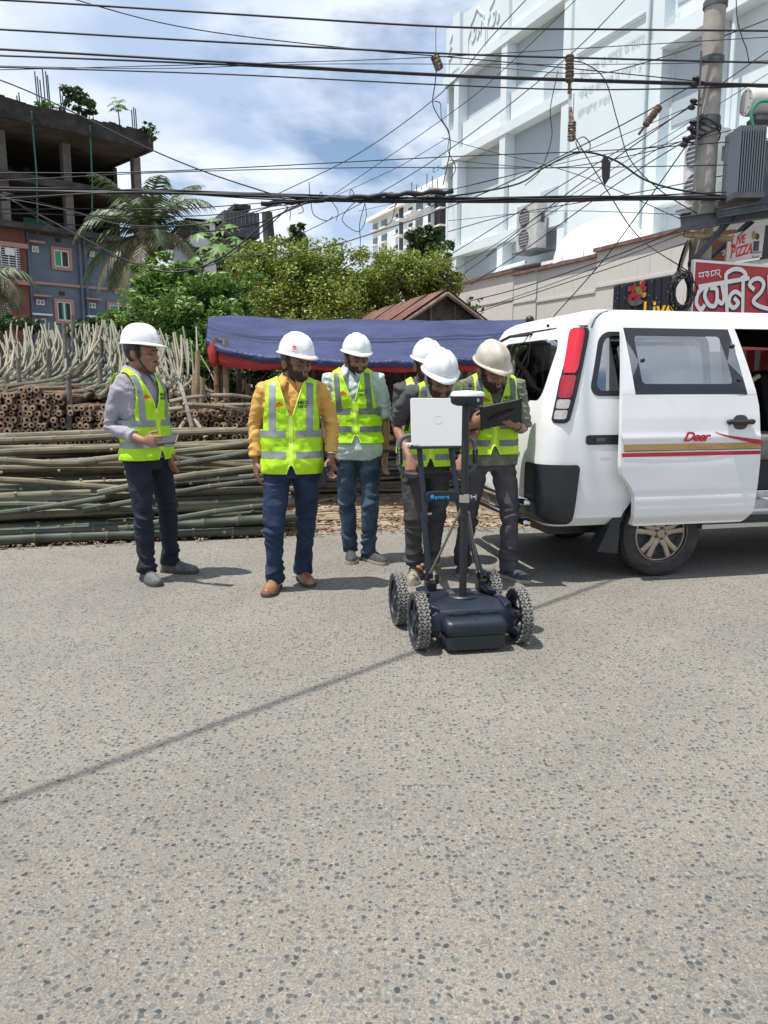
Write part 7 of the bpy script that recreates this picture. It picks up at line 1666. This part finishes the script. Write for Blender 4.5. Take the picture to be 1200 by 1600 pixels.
pp[2] = person(dict(at=(452, 920), yaw=4, H=1.63, hip=(457, 740, 0), chest=(456, 600, 0), head=(463, 568, -.02), hrot=(36, 9, 0), skin=M['skin2'], hs=1.04, wx=1.12, belly=1.15,
    A=((399, 664, .02), (400, 722, -.03), (402, 768, -.05), (.4, -.8, 0), .35), B=((519, 662, .02), (517, 716, -.05), (513, 752, -.08), (-.6, -.7, 0), .6), watch=('B', M['steel']),
    FA=(429, 922, -8, .05), FB=(474, 908, 22, .0), pants=M['jeans_blue'], shirt=M['shirt_yellow'], sleeve=.93, shoe=M['loafer'], sole=M['sole_dark'], laces=False, badge=(-.80, .34, 'logo_red'), cuff=.070, vz=(.835, 1.485), bands=(1.105, .965), vw=.188, ah=.165,
    label='bearded man in a mustard shirt and blue jeans, second from the left'))
pp[3] = person(dict(at=(566, 878), yaw=-4, H=1.715, hip=(560, 730, 0), chest=(552, 595, 0), head=(557, 562, -.02), hrot=(24, 10, 0), skin=M['skin'], hs=1.02, wx=1.02,
    A=((508, 655, .03), (515, 705, -.02), None, (.5, -.7, 0), .4), B=((601, 655, .03), (602, 712, -.0), (598, 745, -.04), (-.5, -.8, 0), .45), watch=('B', M['black']),
    FA=(548, 873, 5, .03), FB=(577, 876, 40, .06), pants=M['jeans_faded'], shirt=M['shirt_pale'], sleeve=.53, hem=.80, shoe=M['sneaker'], sole=M['sole'], badge=None, cuff=.060, bandmat='band_dark', vz=(.93, 1.485), bands=(1.165, 1.035), vv=1.24, vw=.183,
    label='man in a pale green shirt and faded jeans, beside and behind the man in mustard'))
pp[6] = person(dict(at=(655, 882), yaw=6, H=1.63, hip=(657, 745, .0), chest=(660, 605, 0), head=(667, 573, -.02), hrot=(10, 14, 0), skin=M['skin2'], wx=.98,
    A=((624, 665, .04), (638, 710, -.05), None, (.5, -.7, 0), .4), B=((697, 665, .04), (690, 710, -.05), None, (-.5, -.8, 0), .45),
    FA=(650, 893, 0, .03), FB=(672, 886, 10, .03), pants=M['camo'], shirt=M['shirt_dark'], sleeve=.5, collar=False, shoe=M['loafer'], sole=M['sole'], label='man almost hidden behind the one bending over the laptop, helmet and vest edge showing', vw=.18, vz=(.90, 1.485)))
pp[4] = person(dict(at=(660, 905), yaw=10, H=1.60, hip=(665, 760, .06), chest=(684, 618, -.20), head=(687, 594, -.30), hrot=(2, 22, 0), skin=M['skin2'], wx=1.08,
    A=((619, 664, -.08), (640, 716, -.42), (642, 742, -.47), (1, .0, .1), 1.15, (0, .6, -.5)), B=((745, 668, -.08), (722, 716, -.42), (720, 742, -.47), (-1, 0, .1), 1.15, (0, .6, -.5)),
    FA=(645, 905, -4, .05), FB=(673, 900, 6, .04), pants=M['trouser_black'], shirt=M['shirt_dark'], sleeve=.48, collar=False, shoe=M['camo'], sole=M['sole'], strap=M['ac_white'], cuff=.062, cuffz=.03, vz=(.865, 1.485), bands=(1.05, .935), vw=.185,
    label='bearded man in a dark T-shirt bending over the laptop and gripping the survey cart handle'))
pp[5] = person(dict(at=(762, 904), yaw=8, H=1.665, hip=(764, 732, .0), chest=(768, 612, -.04), head=(768, 580, -.16), hrot=(18, 24, -6), skin=M['skin'], wx=1.06,
    A=((727, 670, -.02), (737, 664, -.24), (768, 650, -.32), (.2, -.3, 1), .55, (.2, .8, .3)), B=((817, 672, -.02), (806, 664, -.24), (782, 647, -.34), (.1, -.2, 1), .45, (-.2, .8, .4)), watch=('B', M['black']),
    FA=(722, 893, -6, .03), FB=(795, 903, 36, .06), pants=M['trouser_grey'], shirt=M['shirt_olive'], sleeve=.52, hem=.84, shoe=M['sneaker'], sole=M['sole'], helm=M['helmet_dirty'], cuff=.070, vz=(.92, 1.485), bands=(1.12, 1.0), bandmat='band_dark', vw=.185,
    label='bearded man in a dusty cream helmet and olive shirt reading a tablet beside the van'))
# held things
def slab_obj(name, c, ax, ay, d, mt, label, cat, par=None, r=.01):
    ax = ax.normalized(); ay = (ay-ax*ay.dot(ax)).normalized(); az_ = ax.cross(ay); R = Matrix((ax, ay, az_)).transposed(); e = empty(name, c, 0, label, cat)
    mb = MB(); mb.box((0, 0, 0), d, 0, R); o = mb.build('case', mt, e, local=True); md = o.modifiers.new('b', 'BEVEL'); md.width = r; md.segments = 3; return e, R, az_
Y1 = G(255, 905).y; e, R, az_ = slab_obj('phone', P(262, 687, Y1-.30), Vector((.9, -.3, .10)), Vector((.2, .5, .6)), (.150, .072, .009), M['black_plastic'], 'phone in a dark case held flat by the man at the left', 'phone', r=.004)
mb = MB(); mb.box(R@Vector((0, 0, .0055)), (.138, .064, .001), 0, R); mb.build('screen', M['phone_glass'], e, local=True)
Y2 = G(452, 920).y; e, R, az_ = slab_obj('phone', P(507, 744, Y2-.10), Vector((.35, -.3, 1)), Vector((.5, .8, .0)), (.150, .074, .009), M['phone_glass'], 'phone hanging in the hand of the man in the mustard shirt', 'phone', r=.004)
mb = MB(); mb.box(R@Vector((0, 0, -.0055)), (.138, .066, .001), 0, R); mb.build('screen', mat('screen_dark', (.03, .05, .08), .4), e, local=True)
Y5 = G(762, 904).y; e, R, az_ = slab_obj('tablet', P(783, 647, Y5-.33), Vector((1, .05, .20)), Vector((-.25, -.5, .62)), (.275, .185, .016), M['black_plastic'], 'black rugged tablet held in both hands by the man in the dusty helmet', 'tablet', r=.006)
mb = MB(); mb.box(R@Vector((0, 0, -.009)), (.24, .16, .002), 0, R); mb.build('screen', M['phone_glass'], e, local=True)
mb = MB()
for x in (-.13, .13):
    for y in (-.09, .09): mb.ball(R@Vector((x, y, 0)), (.014, .014, .012), 8, 6)
mb.build('corner_bumper', M['black'], e, True, local=True)
mb = MB(); mb.tube([R@Vector((-.08, -.02, .012)), R@Vector((-.04, -.01, .03)), R@Vector((.04, .01, .03)), R@Vector((.08, .02, .012))], (.012, .005) and .009, 7); mb.build('hand_strap', M['black'], e, True, local=True)
# ================================================================== SURVEY CART
g = [G(655, 1014), G(811, 1004), G(627, 979), G(772, 938)]
fl_, fr_ = g[0], g[1]; ax = (fr_-fl_); ax.z = 0; TRK = ax.length; ax.normalize(); fwd = Vector((ax.y, -ax.x, 0))
if fwd.y > 0: fwd = -fwd
cc = (fl_+fr_)/2-fwd*.22
cang = math.atan2(ax.y, ax.x)
cart = empty('survey_cart', (cc.x, cc.y, 0), cang, 'dark blue four-wheeled radar cart with a laptop tray and a receiver on a pole', 'survey cart')
hwk = TRK/2
def ctl(p): return Matrix.Rotation(-cang, 3, 'Z')@(Vector(p)-Vector((cc.x, cc.y, 0)))
def cp_(u, v, yl):   # pixel onto the cart-local plane y = yl
    r = ray(u, v); n_ = Vector((-ax.y, ax.x, 0)); o = Vector((cc.x, cc.y, 0))+n_*yl; c0 = Vector((0, 0, CAM_H)); kk = (o-c0).dot(n_)/r.dot(n_); return ctl(c0+r*kk)
print('cart track', TRK, 'center', cc, 'ang', cang)
RW = .150
def cwheel(x, y, s_):
    e = empty('wheel', (x, y, RW)); e.parent = cart; A_ = (s_, 0, 0)
    mb = MB(); mb.lathe([(.118, -.026), (.132, -.031), (.140, -.029), (.143, -.018), (.144, 0), (.143, .018), (.140, .029), (.132, .031), (.118, .026)], (0, 0, 0), A_, 48, closed=True); mb.build('tyre', M['black_plastic'], e, True, local=True)
    mb = MB()
    def knob(ang, xx, dx, da, h=.008, rot=0):
        R = Matrix.Rotation(-ang+PI/2, 3, 'X') if False else Matrix.Rotation(ang-PI/2, 3, 'X'); c = Vector((xx, .1445*math.cos(ang), .1445*math.sin(ang))); mb.box(c, (dx, da, h), 0, R@Matrix.Rotation(rot, 3, 'Z'))
    for k in range(26):
        a = 2*PI*k/26
        knob(a, 0, .017, .017, .009, PI/4)
        for sg in (-1, 1):
            knob(a+PI/26, sg*.0085, .020, .008, .009, sg*.75); knob(a, sg*.020, .012, .013, .009, -sg*.5); knob(a+PI/26, sg*.0265, .010, .014, .009, 0)
    mb.build('tread_blocks', M['dusty_rubber'], e, local=True)
    mb = MB(); mb.lathe([(.119, -.026), (.108, -.026), (.104, 0), (.108, .026), (.119, .026)], (0, 0, 0), A_, 40); mb.build('rim', M['navy_plastic'], e, True, local=True)
    for k in range(6):
        a = 2*PI*k/6+.2; mb = MB(); mb.tube([(s_*.012, .018*math.cos(a), .018*math.sin(a)), (s_*.018, .06*math.cos(a), .06*math.sin(a)), (s_*.010, .107*math.cos(a), .107*math.sin(a))], [(.013, .008), (.010, .007), (.014, .008)], 8, up=(1, 0, 0)); mb.build('spoke', M['navy_plastic'], e, True, local=True)
    mb = MB(); mb.lathe([(.001, .03), (.018, .028), (.024, .02), (.026, -.02), (.001, -.02)], (0, 0, 0), A_, 18); mb.build('hub', M['black_plastic'], e, True, local=True)
WB = .40
yF, yR = -.20, .22
for s_ in (-1, 1): cwheel(s_*hwk, yF, s_)
for s_ in (-1, 1): cwheel(s_*(hwk-.02) if s_ > 0 else s_*(hwk+.02), yR, s_)
def cb(nm, mt, c, d, R=None, par=cart, bev=.006):
    mb = MB(); mb.box((0, 0, 0), d, 0, R); o = mb.build(nm, M[mt], par, local=True); o.location = c
    if bev: md = o.modifiers.new('b', 'BEVEL'); md.width = bev; md.segments = 2
    return o
def hull(nm, mt, rows, par=cart, bev=.008, smooth=True, world=False):
    mb = MB(); mb.grid([[Vector(p) for p in r] for r in rows], 0, True); n = len(rows[0]); mb.f.append(tuple(range(n))); mb.m.append(0); mb.f.append(tuple((len(rows)-1)*n+q for q in range(n))); mb.m.append(0)
    o = mb.build(nm, M[mt], par, smooth, local=True)
    if bev: md = o.modifiers.new('b', 'BEVEL'); md.width = bev; md.segments = 3; md.limit_method = 'ANGLE'
    return o
hw_ = hwk-.06
# moulded chassis: waisted deck with raised nose
def ring(y, w_, zt_, zb_, ch=.03): return [(-w_, y, zb_), (-w_, y, zt_-ch*1.4), (-w_+ch*1.5, y, zt_), (-.08, y, zt_+.006), (.08, y, zt_+.006), (w_-ch*1.5, y, zt_), (w_, y, zt_-ch*1.4), (w_, y, zb_)]
hull('chassis', 'navy_plastic', [ring(-.265, .17, .195, .10), ring(-.255, hw_+.02, .205, .10), ring(-.17, hw_+.03, .225, .10), ring(-.10, hw_-.03, .235, .10), ring(.02, hw_-.06, .225, .09), ring(.12, hw_-.04, .205, .09), ring(.20, hw_+.01, .19, .09), ring(.27, hw_+.01, .175, .10), ring(.29, hw_-.04, .16, .11)])
for s_ in (-1, 1):
    hull('wheel_arm', 'navy_plastic', [[(s_*(hwk-.055), -.24, .05), (s_*(hwk-.055), -.24, .235), (s_*(hwk-.055), -.12, .235), (s_*(hwk-.055), -.13, .10)], [(s_*(hwk-.10), -.26, .08), (s_*(hwk-.10), -.26, .225), (s_*(hwk-.10), -.10, .24), (s_*(hwk-.10), -.12, .08)]])
    cb('axle_stub', 'black_plastic', (s_*(hwk-.04), yF, RW), (.05, .05, .05)); cb('axle_stub', 'black_plastic', (s_*(hwk-.04), yR, RW), (.06, .05, .05))
    cb('fender', 'navy_plastic', (s_*(hwk-.085), .06, .225), (.05, .14, .03), Matrix.Rotation(.2*s_, 3, 'Y'))
# antenna skid box hanging in front
def rr(y, w_, h0, h1, n=7, r=.03):
    out = []
    for (cx_, cz_, a0) in ((w_-r, h1-r, 0), (-w_+r, h1-r, PI/2), (-w_+r, h0+r, PI), (w_-r, h0+r, 1.5*PI)):
        for k in range(n): t = a0+PI/2*k/(n-1); out.append((cx_+r*math.cos(t), y, cz_+r*math.sin(t)))
    return out
hull('nose_cover', 'navy_plastic', [rr(-.355, .120, .115, .150, 7, .016), rr(-.352, .148, .100, .160, 7, .028), rr(-.335, .166, .092, .172, 7, .034), rr(-.30, .170, .090, .180, 7, .036), rr(-.24, .170, .088, .182, 7, .036)], smooth='all', bev=0)
hull('antenna_box', 'black_plastic', [rr(-.345, .135, .022, .094, 5, .018), rr(-.33, .156, .020, .096, 5, .02), rr(-.22, .160, .015, .10, 5, .02), rr(.16, .155, .015, .10, 5, .02)], bev=.004)
mb = MB(); mb.tube([(0, -.357, .112), (0, -.355, .15), (0, -.335, .173), (0, -.26, .183)], .0025, 6); mb.build('cover_seam', M['black'], cart, True, local=True)
for x in (-.07, .075): cb('port_cover', 'black_plastic', (x, -.268, .185), (.075, .012, .028), bev=.003)
cb('latch', 'label_blue', (.0, -.359, .12), (.002, .002, .002), bev=0) if False else None
mb = MB(); mb.lathe([(.001, 0), (.088, 0), (.092, .006), (.085, .014), (.001, .018)], (0, -.07, .232), (0, 0, 1), 36); mb.build('turntable', M['navy_plastic'], cart, True, local=True)
for s_ in (-1, 1):
    for k in range(7): a = s_*(0.25+k*.11)+(PI/2 if False else 0); mb = MB(); c = Vector((s_*.066+0, -.07+(-3+k)*.010, .252)); mb.box(c, (.026, .005, .012)); mb.build('vent_rib', M['dusty_rubber'], cart, local=True)
# pole with receiver
ptop = cp_(728, 634, -.12); pbot = cp_(723, 925, -.12); print('pole', pbot, ptop)
mb = MB(); mb.tube([(pbot.x, -.12, .24), (ptop.x, -.12, ptop.z)], .0195, 20); mb.build('receiver_pole', M['black'], cart, True, local=True)
zc = cp_(726, 778, -.12).z
mb = MB(); mb.lathe([(.0195, -.005), (.0255, -.005), (.0255, .005), (.0195, .005)], (pbot.x+(ptop.x-pbot.x)*(cp_(726, 805, -.12).z-.24)/(ptop.z-.24), -.12, cp_(726, 805, -.12).z), (0, 0, 1), 20); mb.build('pole_collar', M['black_plastic'], cart, True, local=True)
px_ = pbot.x+(ptop.x-pbot.x)*(zc-.24)/(ptop.z-.24)
mb = MB(); mb.box((px_+.004, -.128, zc), (.030, .045, .046)); mb.lathe([(.024, -.02), (.024, .02)], (px_-.008, -.128, zc), (0, 0, 1), 12); o = mb.build('clamp', M['steel'], cart, local=True); md = o.modifiers.new('b', 'BEVEL'); md.width = .004; md.segments = 2
mb = MB(); mb.lathe([(.001, 0), (.012, 0), (.012, .008), (.004, .01), (.004, .03), (.001, .03)], (px_+.03, -.125, zc+.004), (1, 0, 0), 12); mb.tube([(px_+.06, -.125, zc-.012), (px_+.06, -.125, zc+.018)], .005, 6); mb.build('clamp_screw', M['steel'], cart, True, local=True)
rc_ = empty('receiver', (ptop.x+.008, -.12, ptop.z)); rc_.parent = cart
mb = MB(); mb.lathe([(.001, 0), (.055, 0), (.078, .008), (.086, .020), (.088, .048)], (0, 0, 0), (0, 0, 1), 8*5); mb.build('receiver_base', M['navy_plastic'], rc_, True, local=True)
mb = MB(); mb.lathe([(.088, .049), (.0885, .054), (.084, .066), (.070, .074), (.001, .078)], (0, 0, 0), (0, 0, 1), 40); mb.build('receiver_cap', M['helmet'], rc_, True, local=True)
mb = MB(); mb.box((.03, -.084, .030), (.010, .006, .016)); mb.build('status_light', M['ac_white'], rc_, local=True); mb = MB(); mb.box((.012, -.0765, .0645), (.034, .002, .004), 0, Matrix.Rotation(-.5, 3, 'X')); mb.build('brand_mark', M['gsteel'], rc_, local=True)
# handle frame: two legs from the rear of the deck up and back to the laptop tray
yT = .36
def cpt(u, v, yl): p = cp_(u, v, yl); return Vector((p.x, yl, p.z))
def leg(pts, r=(.016, .012), nm='frame_tube', mt='navy_plastic', seg=4):
    mb = MB(); mb.tube([Vector(p) for p in pts], r if isinstance(r, list) else [r]*len(pts), seg if seg > 4 else 8, up=(0, 1, 0)); return mb.build(nm, M[mt], cart, True, local=True)
LA0, LA1, LA2 = cpt(672, 905, .20), cpt(662, 780, .30), cpt(655, 695, .36); LB0, LB1, LB2 = cpt(752, 898, .20), cpt(714, 780, .30), cpt(704, 695, .36)
leg([LA0, cpt(661, 800, .285)], (.019, .014)); leg([LB0, cpt(722, 800, .285)], (.019, .014)); leg([cpt(665, 812, .27), LA2]); leg([cpt(720, 812, .27), LB2])
# cross bar with lettering
c0, c1 = cpt(666, 776, .29), cpt(714, 774, .29); cmid = (c0+c1)/2
mb = MB(); hh = .028
mb.prism([(c0.x-.008, -hh), (c0.x-.008, hh*.3), (c0.x+.012, hh), (c1.x-.012, hh), (c1.x+.008, hh*.3), (c1.x+.008, -hh)], -.018, .018, lambda a, b, h: Vector((a, .285+h, cmid.z+b))); o = mb.build('cross_bar', M['navy_plastic'], cart, local=True); md = o.modifiers.new('b', 'BEVEL'); md.width = .004; md.segments = 2
text_obj('lettering', 'proceq', .027, lambda a, b: Vector((c0.x+.046+a, .2645, cmid.z-.010+b)), M['label_blue'], cart, .0012, space=1.08)
mb = MB(); mb.prism([(c0.x+.030+.012*math.cos(t), cmid.z+.001+.012*math.sin(t)) for t in np.linspace(.3, 2*PI-.3, 12)], -.0195, -.0185, lambda a, b, h: Vector((a, .285+h, b))); mb.build('brand_mark', M['label_blue'], cart, local=True)
for c in (cpt(671, 803, .27), cpt(711, 806, .27)):
    mb = MB(); mb.lathe([(.001, -.012), (.008, -.012), (.008, .012), (.001, .012)], c, (1, 0, 0), 10); mb.build('hinge_pin', M['steel'], cart, True, local=True)
# rods
for a, b in ((cpt(725, 786, -.10), cpt(668, 905, .16)), (cpt(732, 800, -.10), cpt(748, 902, .18))):
    mb = MB(); mb.tube([a, b], .0075, 10); mb.build('strut_rod', M['rod'], cart, True, local=True); mb = MB(); mb.tube([b-(b-a).normalized()*.05, b], .012, 10); mb.build('rod_end', M['black_plastic'], cart, True, local=True)
for x in (LA0.x, LB0.x): cb('hinge_block', 'black_plastic', (x, .19, .215), (.06, .07, .07)); cb('knob', 'black', (x+.03, .16, .27), (.022, .022, .06))
# handle bar: left grip loop and horizontal bar
hb_ = [cpt(665, 684, .40), cpt(640, 681, .40), cpt(628, 686, .40), cpt(624, 698, .40), cpt(625, 728, .39), cpt(630, 738, .39), cpt(645, 742, .39), cpt(690, 741, .39), cpt(722, 740, .39), cpt(735, 736, .39), cpt(742, 726, .39), cpt(742, 700, .40), cpt(738, 688, .40), cpt(725, 682, .40)]
mb = MB(); mb.tube(catmull(hb_, 5), .0135, 12); mb.build('handle_bar', M['gsteel'], cart, True, local=True)
for a, b in ((cpt(624.2, 700, .40), cpt(625, 726, .39)), (cpt(660, 742, .39), cpt(715, 740.5, .39)), (cpt(742.5, 702, .40), cpt(742.5, 724, .39))):
    n_ = max(8, int((b-a).length/.0075)); mb = MB(); mb.tube([a.lerp(b, i/(2*n_)) for i in range(2*n_+1)], [.0185 if i % 2 else .0155 for i in range(2*n_+1)], 12); mb.build('ribbed_grip', M['black'], cart, True, local=True)
# tray and laptop
tr_ = cpt(680, 699, .34); mb = MB(); mb.box((tr_.x, .34, tr_.z), (.30, .05, .012)); mb.build('laptop_tray', M['black_plastic'], cart, local=True)
for u in (648, 722): c = cpt(u, 697, .33); mb = MB(); mb.box(c, (.045 if u < 700 else .012, .02, .014)); mb.build('tray_clip', M['black'], cart, local=True)
Rz = Matrix.Rotation(cang, 3, 'Z'); wv = lambda p: Rz@Vector(p)+Vector((cc.x, cc.y, 0))
q = [cpt(641, 622, .375), cpt(725, 622.5, .375), cpt(725, 697, .325), cpt(643, 697.5, .325)]
lap = empty('laptop', wv((q[2]+q[3])/2), 0, 'pale grey laptop with its lid up, facing away from us on the cart tray', 'laptop')
ax_x = (wv(q[2])-wv(q[3])).normalized(); ay_ = (wv(q[0])-wv(q[3])); hgt = ay_.length; wid = (wv(q[2])-wv(q[3])).length; ay_ = (ay_-ax_x*ay_.dot(ax_x)).normalized(); az_ = ax_x.cross(ay_)
def lid(w_, h_, t0, t1, r=.012, n=5): return [(cx_+r*math.cos(a0+PI/2*k/n), cy_+r*math.sin(a0+PI/2*k/n)) for (cx_, cy_, a0) in ((w_/2-r, h_-r, 0), (-w_/2+r, h_-r, PI/2), (-w_/2+r, r, PI), (w_/2-r, r, 1.5*PI)) for k in range(n+1)]
mb = MB(); mb.prism(lid(wid, hgt, 0, 0), -.006, .006, lambda a, b, h: ax_x*a+ay_*b+az_*h); o = mb.build('lid', M['paper_white'], lap, local=True); md = o.modifiers.new('b', 'BEVEL'); md.width = .003; md.segments = 2; md.limit_method = 'ANGLE'
mb = MB(); mb.prism(lid(wid-.02, hgt-.02, 0, 0), -.0085, -.0065, lambda a, b, h: ax_x*a+ay_*(b+.01)+az_*h); mb.build('screen', M['phone_glass'], lap, local=True)
yb = Rz@Vector((0, 1, 0)); mb = MB(); mb.prism(lid(wid, .20, 0, 0), -.008, .006, lambda a, b, h: ax_x*a+yb*b+Vector((0, 0, h))); mb.build('keyboard_base', M['paper_white'], lap, local=True)
mb = MB(); mb.lathe([(.022, .0), (.026, .0), (.026, .0006), (.022, .0006)], ax_x*.005+ay_*(hgt*.55)+az_*.0063, az_, 28); mb.build('faint_logo', mat('faint_logo', (.655, .655, .645), .45), lap, local=True)
print('tris', sum(len(m.polygons) for m in bpy.data.meshes))
